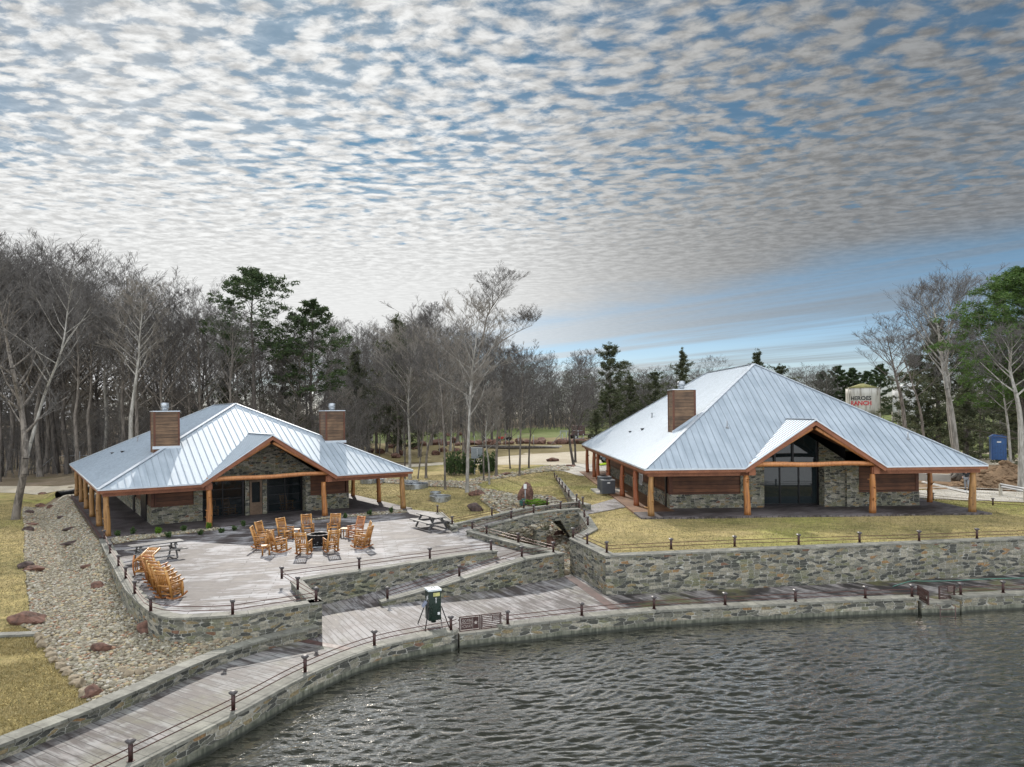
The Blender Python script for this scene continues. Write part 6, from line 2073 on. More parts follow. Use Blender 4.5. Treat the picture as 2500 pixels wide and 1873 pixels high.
def tuft_mesh(name, centres, r, n, size, material, seed=1, flat=.6, blade=.28, dirs=None):
    """needle tufts: n small blades around every centre"""
    rng = np.random.default_rng(seed)
    C = np.repeat(np.array(centres), n, 0); m = len(C)
    d = rng.normal(size=(m, 3)); d[:, 2] *= flat; d /= np.linalg.norm(d, axis=1, keepdims=True) + 1e-9
    R_ = np.repeat(np.broadcast_to(r, len(centres)), n)
    C = C + d * (R_ * rng.random(m) ** .5)[:, None]
    u = rng.normal(size=(m, 3)); u[:, 2] = np.abs(u[:, 2]) * .6; u /= np.linalg.norm(u, axis=1, keepdims=True)
    w = np.cross(u, rng.normal(size=(m, 3))); w /= np.linalg.norm(w, axis=1, keepdims=True) + 1e-9
    s = size * rng.uniform(.6, 1.3, m)
    A = C - w * (s * blade)[:, None]; Bq = C + w * (s * blade)[:, None]; T = C + u * s[:, None]
    V = np.stack([A, Bq, T], 1).reshape(-1, 3)
    Fc = np.arange(m * 3).reshape(-1, 3)
    return np_mesh(name, V, Fc, material)


def pine_variant(seed, H, first=.5, crown=.22, mat_='pine', tufts=1.0, top_round=True, blade_size=.34, rr=None, dead=6, nblade=22):
    rnd = random.Random(seed)
    segs = []; cs = []
    n = 8; pts = [np.array([0, 0, -.3])]; x = y = 0
    for i in range(1, n + 1):
        x += rnd.uniform(-.01, .012) * H; y += rnd.uniform(-.01, .01) * H; pts.append(np.array([x, y, H * i / n * .95]))
    r = rr or H * .014
    for i in range(n): segs.append((pts[i], pts[i + 1], r * (1 - .85 * (i / n)) * (1.25 if i == 0 else 1), r * (1 - .85 * (i + 1) / n), 0))
    nb = int(34 * tufts)
    for j in range(nb + dead):
        is_dead = j >= nb
        f = (first + (1 - first) * ((j + rnd.random()) / nb) ** .9) if not is_dead else rnd.uniform(first * .5, first)
        f = min(f, .995); i = min(n - 1, int(f * n)); g = f * n - i
        q = pts[i] * (1 - g) + pts[i + 1] * g
        rel = (f - first) / (1 - first)
        prof = math.sin(PI * min(1, max(.0, rel) * .72 + .24)) if top_round else (1.05 - rel)
        L_ = H * crown * max(.12, prof) * rnd.uniform(.65, 1.15)
        a = j * 2.4 + rnd.uniform(-.4, .4)
        d = np.array([math.cos(a), math.sin(a), rnd.uniform(-.05, .35) + .8 * max(0, rel) ** 2]); d /= np.linalg.norm(d)
        p = q; rad_ = r * .22 * (1 - .6 * f)
        for k in range(4):
            d2 = d + np.array([rnd.uniform(-.18, .18), rnd.uniform(-.18, .18), rnd.uniform(-.12, .2)]); d2 /= np.linalg.norm(d2)
            p2 = p + d2 * L_ / 4
            segs.append((p, p2, rad_ * (1 - k * .22), rad_ * (1 - (k + 1) * .22) + .004, 2))
            if k >= 1 and not is_dead:
                for _ in range(3 if k < 3 else 5):
                    o_ = np.array([rnd.uniform(-1, 1), rnd.uniform(-1, 1), rnd.uniform(-.15, .5)]) * L_ * .20
                    segs.append((p2, p2 + o_, .018, .008, 3)); cs.append(p2 + o_)
            p = p2
    tm = seg_mesh('trunk', segs, MT['bark_dark'])
    cm = tuft_mesh('crown', cs, H * .018, nblade, blade_size, MT[mat_], seed, .6, .2)
    return tm, cm


def cedar_variant(seed, H, w=.24, base=.06, mat_='cedar', n=900, size=.30, ragged=.35):
    rnd = random.Random(seed)
    segs = [(np.array([0, 0, -.2]), np.array([0, 0, H * .97]), H * .018, .02, 0)]; cs = []
    for j in range(int(n / 9)):
        f = base + (1 - base) * (j / (n / 9)) ** 1.1
        a = j * 2.4 + rnd.uniform(-.5, .5)
        L_ = H * w * (1.02 - f) ** .75 * rnd.uniform(1 - ragged * 1.4, 1 + ragged)
        d = np.array([math.cos(a), math.sin(a), rnd.uniform(.0, .45) + .5 * f])
        q = np.array([0, 0, H * f * .97]); e = q + d * L_
        segs.append((q, e, .035 * (1.1 - f), .01, 2))
        for k in range(9):
            g = rnd.uniform(.25, 1.05); cs.append(q + d * L_ * g + np.array([rnd.uniform(-1, 1), rnd.uniform(-1, 1), rnd.uniform(-.7, .5)]) * L_ * .16)
    cs.append(np.array([0, 0, H]))
    return seg_mesh('trunk', segs, MT['bark_dark']), tuft_mesh('crown', cs, H * .026, 20, size, MT[mat_], seed, .7, .2)


# --- woodland: bare trees
frnd = random.Random(77)


def hpx(x, y_top, q):
    """height that puts the top of a tree standing at q on image row y_top"""
    return CH + (CY - .011 * (x - CX) - y_top) * q.y / F - q.z


skyline = [(-200, 590), (0, 600), (60, 620), (130, 650), (250, 680), (310, 670), (420, 715), (480, 740), (560, 760), (640, 770), (760, 790), (850, 830), (900, 800), (960, 790), (1040, 780), (1110, 800), (1200, 830), (1280, 850), (1340, 850), (1400, 880), (1480, 880), (1560, 900), (1620, 925), (1700, 925), (1900, 930), (2000, 915), (2100, 905), (2200, 840), (2300, 800), (2400, 760), (2600, 700)]


def sky_y(x):
    for (a, b), (c, d) in zip(skyline, skyline[1:]):
        if a <= x <= c: return b + (d - b) * (x - a) / (c - a)
    return 800


def at_dist(x, d):
    X = (x - CX) / F * d
    return Vector((X, d, h0(X, d)))


cnt = 0
bands = [(-120, 560, 80, 92, 18, .0), (-150, 800, 92, 112, 26, 20), (-100, 1050, 112, 140, 24, 60)]
for x0, x1, d0_, d1_, n, dy in bands:
    for i in range(n):
        x = x0 + (x1 - x0) * (i + frnd.random()) / n; d = frnd.uniform(d0_, d1_)
        q = at_dist(x, d); H_ = hpx(x, sky_y(x) + dy + frnd.uniform(-8, 70), q) * 1.0
        v = frnd.choice(VAR if frnd.random() < .5 else VAR[:6])
        put_tree(v, q, 'bare woodland tree behind the left lodge and the pale road', sc=H_ / 20 * frnd.uniform(.9, 1.1), sz=H_ / 20, rz=frnd.uniform(0, 6.28), group=TREES); cnt += 1
# centre and right, farther back
for i in range(46):
    x = 780 + 880 * (i + frnd.random()) / 46; d = frnd.uniform(195, 235)
    q = at_dist(x, d); H_ = hpx(x, sky_y(x) + frnd.uniform(0, 60), q)
    put_tree(frnd.choice(VAR), q, 'bare tree in the far wood beyond the green field', sc=H_ / 20 * 1.15, sz=H_ / 20, rz=frnd.uniform(0, 6.28), group='bare trees beyond the green field'); cnt += 1
for i in range(30):
    x = 800 + 480 * (i + frnd.random()) / 30; d = frnd.uniform(118, 170)
    q = at_dist(x, d); H_ = hpx(x, sky_y(x) + frnd.uniform(10, 120), q)
    put_tree(frnd.choice(VAR), q, 'bare tree among the boulders behind the middle lawn', sc=H_ / 20, sz=H_ / 20, rz=frnd.uniform(0, 6.28), group='bare trees behind the middle lawn'); cnt += 1
for i in range(20):
    x = 2290 + 360 * (i + frnd.random()) / 20; d = frnd.uniform(78, 125)
    q = at_dist(x, d); H_ = hpx(x, 760 + frnd.uniform(-20, 180), q)
    put_tree(frnd.choice(VAR[:6]), q, 'bare tree in the thin wood right of the right lodge', sc=H_ / 20 * .9, sz=H_ / 20, rz=frnd.uniform(0, 6.28), group='bare trees right of the right lodge'); cnt += 1
print('trees', cnt)
# saplings and brush between the trunks
for i in range(60):
    x = -60 + 1200 * (i + frnd.random()) / 60; d = frnd.uniform(84, 125)
    if d < 100 and x > 900: d += 25
    q = at_dist(x, d)
    put_tree(frnd.choice(SMALL), q, 'slender bare sapling under the woodland trees', sc=frnd.uniform(.8, 1.3), rz=frnd.uniform(0, 6.28), group='woodland saplings', name='bare_sapling')


for i in range(22):
    x = 1830 + 240 * (i + frnd.random()) / 22; d = frnd.uniform(180, 215)
    q = at_dist(x, d); H_ = hpx(x, 912 + frnd.uniform(-12, 30), q)
    put_tree(frnd.choice(VAR), q, 'bare tree on the far rise behind the right lodge roof', sc=H_ / 20 * 1.3, sz=H_ / 20, rz=frnd.uniform(0, 6.28), group='bare trees behind the right lodge roof')
for i in range(14):
    x = 1500 + 300 * (i + frnd.random()) / 14; d = frnd.uniform(185, 215)
    q = at_dist(x, d); H_ = hpx(x, 895 + frnd.uniform(-8, 35), q)
    put_tree(frnd.choice(VAR), q, 'bare tree in the far wood left of the right lodge ridge', sc=H_ / 20 * 1.3, sz=H_ / 20, rz=frnd.uniform(0, 6.28), group='bare trees left of the right lodge ridge')


# dense far brush as stuff
def brush(name, x0, x1, da, db, n, hmin, hmax, seed, label, m='twig'):
    rng = np.random.default_rng(seed); rnd = random.Random(seed)
    segs = []
    for i in range(n):
        x = rng.uniform(x0, x1); d = rng.uniform(da, db); q = at_dist(x, d); hh = rng.uniform(hmin, hmax)
        p = np.array([q.x, q.y, q.z - .1]); 
        dd = np.array([rng.uniform(-.25, .25), rng.uniform(-.25, .25), 1.0])
        top = p + dd * hh; segs.append((p, top, rng.uniform(.02, .07), .012, 2))
        for k in range(7):
            f = rng.uniform(.2, 1); b = p + (top - p) * f; e = b + np.array([rng.uniform(-1, 1), rng.uniform(-1, 1), rng.uniform(.1, .9)]) * hh * .28
            segs.append((b, e, .02, .007, 3))
            for k2 in range(2):
                g = b + (e - b) * rng.uniform(.3, .9); segs.append((g, g + np.array([rng.uniform(-1, 1), rng.uniform(-1, 1), rng.uniform(0, .8)]) * hh * .12, .012, .005, 3))
    o = link(name, seg_mesh(name, segs, MT[m])); return tag(o, label, kind='stuff')


brush('undergrowth', -150, 900, 86, 140, 1300, 2.5, 7, 31, 'grey brown brush under the woodland trees', 'twig')
brush('undergrowth', 780, 1650, 190, 245, 1700, 6, 15, 32, 'dense grey brush beyond the green field', 'twig')
brush('undergrowth', 2300, 2700, 88, 130, 260, 2, 5, 33, 'brush in the thin wood at the right', 'twig')


def far_wood(name, x0, x1, d, ytop, label, seed, material='cedar', n=2600):
    """a far-off evergreen and brush mass, many small leaf blades on uneven heaps"""
    rng = np.random.default_rng(seed); cs = []
    for i in range(n):
        x = rng.uniform(x0, x1); dd = d + rng.uniform(-8, 14); q = at_dist(x, dd)
        top = hpx(x, ytop(x) + 26 * math.sin(x * .045 + seed) + 14 * math.sin(x * .13) + rng.uniform(-6, 20), q)
        cs.append(np.array([q.x, q.y, q.z + top * rng.random() ** .8]))
    me = tuft_mesh(name, cs, 1.5, 20, .6, MT[material], seed, .8, .3)
    return tag(link(name, me), label, kind='stuff')


far_wood('far_woodland', -250, 900, 152, lambda x: sky_y(x) + 240, 'dark mass of the far wood behind the left trees', 41, 'brushmass', 3600)
far_wood('far_woodland', 800, 1660, 252, lambda x: sky_y(x) + 62, 'dark evergreen mass beyond the green field', 42, 'cedar', 3000)
far_wood('far_woodland', 1850, 2750, 240, lambda x: 975, 'dark wooded hillside behind the tanks', 43, 'cedar', 2200)

# --- evergreens one can tell apart
def evergreen(v, Hv, x, ybase_d, ytop, label, name, rz=0, wsc=1.0, cat='tree'):
    q = at_dist(x, ybase_d); H_ = hpx(x, ytop, q)
    return put_tree(v, q, label, name, sc=H_ / Hv * wsc, sz=H_ / Hv, rz=rz, cat=cat)


P1_ = pine_variant(301, 26, first=.52, crown=.28, tufts=1.35, blade_size=.42)
P2_ = pine_variant(302, 22, first=.42, crown=.24, tufts=1.2, blade_size=.40)
P3_ = pine_variant(303, 20, first=.36, crown=.27, mat_='pine_bright', tufts=4.2, blade_size=.21, dead=10, nblade=42)
P4_ = pine_variant(304, 16, first=.22, crown=.25, tufts=1.5, blade_size=.5)
C1_ = cedar_variant(311, 14, .27, n=620, ragged=.62); C2_ = cedar_variant(312, 12, .36, n=600, ragged=.66)
evergreen(P1_, 26, 622, 88, 648, 'tallest dark pine with rounded crown behind the left lodge', 'pine_tree')
evergreen(P2_, 22, 757, 92, 728, 'narrower dark pine right of the tallest one behind the left lodge', 'pine_tree')
evergreen(C1_, 14, 975, 120, 772, 'dark pointed cedar above the bare trees in the middle', 'cedar_tree')
evergreen(C1_, 14, 560, 100, 800, 'dark cedar left of the tallest pine', 'cedar_tree', 2)
evergreen(C2_, 12, 690, 104, 850, 'dark cedar between the two pines', 'cedar_tree', 1)
evergreen(C1_, 14, 870, 125, 850, 'dark cedar right of the right lodge chimney of the left lodge', 'cedar_tree', 3)
evergreen(C2_, 12, 1490, 170, 838, 'dark cedar with open top left of the right lodge roof', 'cedar_tree')
evergreen(C1_, 14, 1668, 160, 852, 'dark pointed cedar just left of the right lodge ridge', 'cedar_tree')
evergreen(C2_, 12, 1600, 175, 905, 'low dark cedar left of the pointed cedar by the roof', 'cedar_tree', 2)
evergreen(C2_, 12, 1540, 180, 915, 'low dark cedar right of the open topped cedar', 'cedar_tree', 4)
evergreen(C1_, 14, 1850, 150, 855, 'dark cedar top showing behind the right lodge ridge', 'cedar_tree', 2)
evergreen(C2_, 12, 1905, 150, 890, 'low dark cedar right of the right lodge ridge', 'cedar_tree', 5)
for i, (x, y) in enumerate([(2010, 905), (2045, 892), (2080, 897), (2118, 905)]):
    evergreen(P4_, 16, x, 190, y, 'dark evergreen in the clump behind the lettered tank', 'pine_tree', i * 1.3).__setitem__('group', 'evergreens behind the lettered tank')
evergreen(P4_, 16, 2150, 150, 888, 'dark evergreen between the two tanks', 'pine_tree', 1, .8)
evergreen(C1_, 14, 2290, 88, 775, 'tall dark cedar behind the leaning bare trees at the right', 'cedar_tree', 1, 1.1)
evergreen(C2_, 12, 2240, 92, 860, 'dark cedar beside the white tank', 'cedar_tree', 3)
evergreen(P3_, 20, 2510, 56, 640, 'large bright green pine at the right edge of the picture', 'pine_tree', 0, 1.15)
evergreen(C1_, 14, 2360, 80, 920, 'dark cedar behind the bare trees left of the blue toilet', 'cedar_tree', 5, 1.2)
evergreen(C2_, 12, 2470, 84, 900, 'dark cedar below the large bright pine', 'cedar_tree', 2, 1.3)
evergreen(C2_, 12, 2500, 70, 880, 'dark cedar at the right edge under the bright pine', 'cedar_tree', 4, 1.3)
evergreen(C1_, 14, 1455, 122, 1000, 'small green cedar beside the far corner of the right lodge roof', 'cedar_tree', 4, 1.7)

# --- single trees with their own shapes (trunks follow the photograph's leaning lines)
def traced(base, tops, seed, label, r=.12, bark='bark', twig='twig', cw=.26, first=.35, dens=1.0, maxl=4, wood=None, dist=None, rmin=.008):
    """base px, then trunk px points upward, at the base's distance"""
    q = GT(*base) if dist is None else at_dist(base[0], dist)
    pts = [np.array([0, 0, -.3])]
    for j, (x, y) in enumerate(tops):
        w = GD(x, y, q.y + (.25 * (-1) ** j) * j)
        pts.append(np.array([w.x - q.x, w.y - q.y, w.z - q.z]))
    H_ = pts[-1][2]
    # refine
    P = catmull([Vector(p) for p in pts], 3)
    me = bare_variant(seed, H_, r=r, trunk_pts=[np.array(p) for p in P], first=first, crown_w=cw, bark=bark, twig=twig, dens=dens, maxl=maxl, rmin=rmin)
    return put_tree(me, q, label)


traced((36, 1269), [(45, 1220), (62, 1120), (52, 1000), (30, 900), (10, 800), (-15, 690)], 401, 'big leaning bare tree with pale forked trunk at the left edge of the lawn', r=.30, bark='bark', cw=.26, first=.4, dens=.8)
traced((40, 1267), [(60, 1150), (75, 1080), (110, 960), (150, 857), (165, 760), (175, 690)], 402, 'pale right hand fork of the big leaning tree on the left lawn', r=.16, bark='bark_pale', twig='twig', cw=.22, first=.5, dens=.8)
sgl = [((1001, 1170), [(1000, 1080), (997, 990), (1003, 900), (1015, 850)], 411, 'pale straight tree with twin stems right of the left lodge roof', .17, 'bark_pale', 'twig_pale', .34),
       ((988, 1170), [(989, 1060), (988, 960), (980, 900)], 412, 'thin dark tree close left of the pale straight one', .09, 'bark_dark', 'twig', .3),
       ((1019, 1170), [(1025, 1130), (1034, 1060), (1050, 960), (1062, 900)], 413, 'thin leaning tree right of the pale straight one', .09, 'bark', 'twig', .3),
       ((1040, 1168), [(1042, 1110), (1055, 1060), (1077, 1010), (1085, 930), (1080, 860)], 414, 'dark tree leaning right above the metal tubs', .14, 'bark', 'twig_pale', .32),
       ((1087, 1196), [(1085, 1100), (1081, 1010), (1075, 940), (1060, 850), (1050, 800)], 415, 'thin straight tree in front of the green shrub row', .10, 'bark', 'twig', .28),
       ((1140, 1203), [(1142, 1120), (1146, 1020), (1150, 930), (1160, 850), (1172, 770)], 416, 'tall pale tree nearest the creek on the middle lawn', .16, 'bark_pale', 'twig_pale', .26),
       ((1181, 1177), [(1180, 1110), (1176, 1060), (1168, 1000), (1150, 940)], 417, 'thin tree right of the grey electrical box', .09, 'bark', 'twig', .32),
       ((1195, 1184), [(1193, 1130), (1186, 1080), (1188, 1030), (1200, 980)], 418, 'thin pale tree with bent branches on the middle lawn', .09, 'bark_pale', 'twig_pale', .36),
       ((1211, 1165), [(1213, 1090), (1218, 1020), (1225, 950), (1235, 880)], 419, 'dark straight tree at the left end of the pale road', .15, 'bark', 'twig', .3),
       ((1246, 1145), [(1243, 1100), (1244, 1050), (1247, 980), (1245, 930)], 420, 'very thin dark tree on the lawn before the pale road', .09, 'bark_dark', 'twig', .26),
       ((1268, 1163), [(1270, 1100), (1272, 1030), (1276, 950), (1272, 880)], 421, 'thin reddish tree in the middle of the lawn before the pale road', .11, 'bark', 'twig', .3),
       ((1291, 1144), [(1292, 1100), (1296, 1050), (1298, 1000), (1300, 960)], 422, 'thin dark tree with bushy crown before the pale road', .11, 'bark_dark', 'twig', .4),
       ((1402, 1137), [(1394, 1100), (1390, 1060), (1396, 1010), (1410, 960), (1418, 900)], 423, 'forked tree at the corner of the concrete apron', .17, 'bark_dark', 'twig', .36),
       ((1405, 1130), [(1404, 1090), (1402, 1068), (1412, 1040), (1425, 1000), (1440, 950)], 424, 'second stem right of the forked tree by the concrete apron', .15, 'bark_dark', 'twig', .34)]
for b_, tp, sd_, lab, r_, bk, tw, cw in sgl:
    traced(b_, tp, sd_, lab, r_, bk, tw, cw, first=.4, dens=1.5, rmin=.009)
# the tall one with the airy crown
traced((1130, 1128), [(1140, 1040), (1150, 960), (1163, 890), (1180, 820), (1190, 770), (1215, 730), (1231, 703)], 430, 'tallest bare tree in the middle with an airy spreading crown', r=.24, bark='bark', twig='twig', cw=.19, first=.62, dens=.75, maxl=4)
traced((1140, 1128), [(1150, 960), (1185, 870), (1230, 830), (1275, 805), (1300, 795)], 431, 'long branch like tree leaning right from the tallest bare tree', r=.13, cw=.14, first=.7, dens=.9)
# pale forked trees right of the right lodge
for b_, tp, sd_, lab, r_, dist_ in [((2215, 1055), [(2205, 1000), (2190, 930), (2178, 880), (2165, 820)], 441, 'dark curved bare tree in front of the white tank', .24, 78),
                             ((2340, 1100), [(2325, 1020), (2312, 950), (2300, 880), (2290, 800), (2275, 740)], 442, 'pale thick forked tree above the right lodge roof end', .28, 66),
                             ((2336, 1090), [(2315, 1000), (2318, 940), (2308, 860), (2325, 790), (2345, 735)], 443, 'second pale stem of the forked tree above the right lodge roof end', .18, 67),
                             ((2260, 1075), [(2250, 1020), (2235, 960), (2215, 900), (2200, 850)], 444, 'slender bare tree between the white tank and the forked tree', .15, 74),
                             ((2490, 1150), [(2492, 1040), (2480, 960), (2465, 900), (2470, 850)], 445, 'pale crooked tree at the right edge', .22, 52),
                             ((2470, 1165), [(2462, 1050), (2450, 960), (2445, 880)], 446, 'thin pale tree left of the crooked tree at the right edge', .12, 56)]:
    traced(b_, tp, sd_, lab, r_, 'bark' if sd_ in (441, 444) else 'bark_pale', 'twig', .30, .45, .75, 4, dist=dist_)

# ------------------------------------------------------------ shrubs and small plants
def shrub(q, H_, w, label, seed, material='shrub', name='shrub', n=60, group=None, size=.09, cat='shrub'):
    rnd = random.Random(seed); segs = []; cs = []
    for i in range(n):
        a = rnd.uniform(0, 6.28); d = np.array([math.cos(a) * w * rnd.uniform(.1, 1), math.sin(a) * w * rnd.uniform(.1, 1), H_ * rnd.uniform(.5, 1.05)])
        b = d * np.array([.3, .3, 0]); segs.append((b, d, .012, .004, 3))
        for k in range(7):
            f = rnd.uniform(.15, 1); cs.append(b + (d - b) * f)
    r0 = empty(name, q, 0, label, cat, group)
    link('stem', seg_mesh('stem', segs, MT['twig']), r0)
    link('foliage', tuft_mesh('foliage', cs, .09, 8, size, MT[material], seed, 1, .35), r0)
    return r0


z8 = lambda x, y: (1050 + x / 5.53, 1020 + y / 5.53)
for i, (x, y, h_) in enumerate([(225, 760, 2.4), (265, 775, 2.3), (305, 785, 2.6), (350, 785, 2.7), (400, 785, 2.2), (445, 780, 2.6), (480, 775, 2.0), (540, 775, 2.5), (575, 770, 2.2), (700, 765, 2.2), (740, 762, 2.6), (775, 755, 2.2), (810, 750, 2.3), (840, 745, 1.8)]):
    q = GT(*z8(x, y)); shrub(q, h_, .65, 'tall dark green shrub in the row round the grey electrical box', 500 + i, n=16, group='shrub row on the middle lawn', size=.17)
pl = [((635, 890), .45, 'lime', 'bright lime green plant at the porch edge behind the left picnic table'), ((905, 865), .42, 'lime', 'bright lime green plant at the foot of the second porch post'), ((495, 895), .45, 'shrub', 'small wispy plant near the left porch corner'), ((415, 905), .35, 'shrub', 'low dark plant at the far left of the porch gravel'),
      ((690, 910), .3, 'shrub', 'low dark plant right of the lime green one'), ((770, 880), .4, 'shrub', 'brownish twiggy plant in the porch gravel'), ((860, 895), .25, 'shrub', 'tiny plant left of the second porch post'), ((975, 885), .25, 'shrub', 'tiny plant right of the second porch post'), ((1045, 872), .25, 'shrub', 'tiny plant farther right of the second porch post'), ((1095, 850), .4, 'shrub', 'twiggy plant behind the leftmost fire pit chairs'),
      ((1645, 805), .35, 'shrub', 'dark shrub in the gravel right of the third porch post'), ((1775, 790), .4, 'shrub', 'dark green shrub in the right porch gravel'), ((1890, 780), .4, 'shrub', 'dark green shrub near the right porch corner')]
for i, ((x, y), h_, mm, lab) in enumerate(pl):
    q = G(100 + x / 2.212, 900 + y / 2.212, .03); shrub(q, h_ * .85, .16, lab, 540 + i, mm, 'plant', 16 if mm == 'lime' else 9, size=.085, cat='plant')
for i, (x, y, h_) in enumerate([(780, 690, 1.1), (850, 790, .9), (720, 660, .9)]):
    shrub(G(*zk(x, y), -1.0), h_, .5, 'leafless twiggy bush in the creek under the bridge', 560 + i, 'shrub', 'bush', 22, group='twiggy creek bushes', size=.03, cat='bush')
shrub(GT(1312, 1236, 0), .35, .9, 'bright green grass tuft behind the footbridge', 570, 'lime', 'grass_tuft', 70, size=.25, cat='grass')

# short grass blades on the near lawns (uncountable)
def grass(name, poly, n, zf, seed, label, size=.09):
    rng = np.random.default_rng(seed)
    A = np.array(poly); x0, y0 = A.min(0); x1, y1 = A.max(0)
    p = rng.uniform((max(x0, -44), y0), (x1, min(y1, 80)), (n * 3, 2)); p = p[inside(poly, p[:, 0], p[:, 1])][:n]
    m = len(p); z = np.array([zf(a, b) for a, b in p])
    a = rng.uniform(0, 6.28, m); s = size * rng.uniform(.5, 1.2, m)
    u = np.stack([np.cos(a), np.sin(a), np.zeros(m)], 1)
    C = np.stack([p[:, 0], p[:, 1], z], 1)
    T = C + np.stack([rng.uniform(-.6, .6, m) * s, rng.uniform(-.6, .6, m) * s, s * .55], 1)
    V = np.stack([C - u * .018, C + u * .018, T], 1).reshape(-1, 3)
    return tag(link(name, np_mesh(name, V, np.arange(m * 3).reshape(-1, 3), MT['grassblade'])), label, kind='stuff')


MT['grassblade'] = m_leaf('dry_grass_blades', (.24, .19, .08), (.40, .33, .16), .2)
gl = [(-16, 12)] + [(q.x - .3, q.y + .1) for q in W0[1:4]] + [tuple(G(219, 1722, -.6).xy), tuple(G(170, 1647, -.6).xy), tuple(G(84, 1551, -.6).xy), tuple(G(40, 1540, -.6).xy), tuple(G(-60, 1560, -.6).xy)]
MT['grassmix'] = m_leaf('mixed_grass_blades', (.12, .11, .05), (.44, .36, .19), .2)
def grass2(poly, n, zf, seed, label, size=.10):
    o = grass('grass', poly, n, zf, seed, label, size); o.data.materials.clear(); o.data.materials.append(MT['grassmix'])
grass2([q for q in terr if True], 90000, lambda x, y: ZT + .01, 5, 'short winter grass on the lawn in front of the right lodge')
grass2(lawn_m, 70000, lambda x, y: h0(x, y) + .03, 6, 'short winter grass on the middle lawn', .12)
grass2([(a, b) for a, b in lawn_w if a > -60] , 70000, lambda x, y: h0(x, y) + .03, 7, 'short winter grass on the left lawn', .12)
grass('grass', gl, 60000, lambda x, y: h0(x, y) + .02, 3, 'short dormant grass on the front left lawn')

# ------------------------------------------------------------ galvanised tubs
def tub(q, R_, h_, label, group='galvanised round tubs on the middle lawn'):
    r0 = empty('round_tub', q, 0, label, 'tub', group)
    mb = MB(); n = 32
    rr = [R_, R_ * 1.012, R_, R_ * 1.012, R_, R_ * 1.012, R_]
    mb.tube([(0, 0, h_ * i / 6) for i in range(7)], rr, n, cap=False)
    mb.tube([(0, 0, h_ * i / 6 + 0) for i in range(7)][::-1], [R_ - .03] * 7, n, cap=False)
    mb.build('shell', MT['galv'], r0)
    mb = MB(); P = [(R_ * math.cos(2 * PI * k / n), R_ * math.sin(2 * PI * k / n), h_) for k in range(n + 1)]
    mb.tube(P, .028, 6, cap=False); mb.build('rim', MT['galv'], r0)
    mb = MB(); mb.cyl((0, 0, h_ * .3), R_ - .02, .12 * h_, n); mb.build('bed_soil', MT['dark'], r0)


za = lambda x, y: (700 + x / 5.53, 1000 + y / 5.53)
for (x, y), wpx, hpx_, lab in [((2060, 1275), 285, 100, 'wide galvanised tub with a smaller one behind it, nearest the footbridge'), ((2000, 1195), 150, 75, 'small galvanised tub behind the wide one nearest the footbridge'),
                             ((1725, 1100), 335, 90, 'widest galvanised tub just right of the porch corner post'), ((1655, 1040), 215, 60, 'smaller tub behind the widest one near the porch corner post'),
                             ((1090, 1022), 240, 85, 'galvanised tub seen under the porch roof, left of a post'), ((1255, 1015), 110, 70, 'galvanised tub seen under the porch roof, right of the far post')]:
    q = GT(*za(x, y - 14)); w = wpx / 5.53 * q.y / F
    q.y += w / 2 * .9; tub(q, w / 2, hpx_ / 5.53 * q.y / F * .8, lab)

# ------------------------------------------------------------ small services
q = GT(*z8(640, 765)); r0 = empty('electrical_box', q, .1, 'grey electrical cabinet on a steel frame among the dark shrubs', 'cabinet')
mb = MB()
for sx in (-.3, .3): mb.bar((sx, 0, 0), (sx, 0, 1.7), .07, .07)
mb.bar((-.3, 0, .55), (.3, 0, .55), .05, .05); mb.build('frame', MT['pipe'], r0)
mb = MB(); mb.box((0, -.1, 2.3), (1.35, .5, 1.15)); mb.build('cabinet', m_plain('cabinet_grey', (.20, .22, .23), .5), r0)
mb = MB()
for z in (2.1, 2.3, 2.5, 2.68): mb.box((-.02, -.36, z), (.05, .02, .09))
mb.build('label_strip', MT['white'], r0)
q = GT(*zc5(962, 945)); r0 = empty('utility_post', q + Vector((0, -.4, 0)), 0, 'white meter box on a short post in front of the pointed boulder', 'meter')
mb = MB(); mb.tube([(0, 0, 0), (0, 0, 1.15)], .04, 8); mb.build('post', MT['pipe'], r0)
mb = MB(); mb.box((0, 0, 1.3), (.22, .15, .34)); mb.build('meter_box', MT['white'], r0)
q = GT(*zc5(955, 965)); r0 = empty('valve_box', q + Vector((-.1, -.3, 0)), .2, 'dark teal pump housing beside the bridge railing', 'pump')
mt_ = m_plain('teal_paint', (.015, .09, .075), .45)
mb = MB(); mb.box((0, 0, .2), (.5, .35, .36)); mb.build('housing', mt_, r0); mb = MB(); mb.cyl((.0, 0, .38), .12, .12, 12); mb.build('lid', mt_, r0)

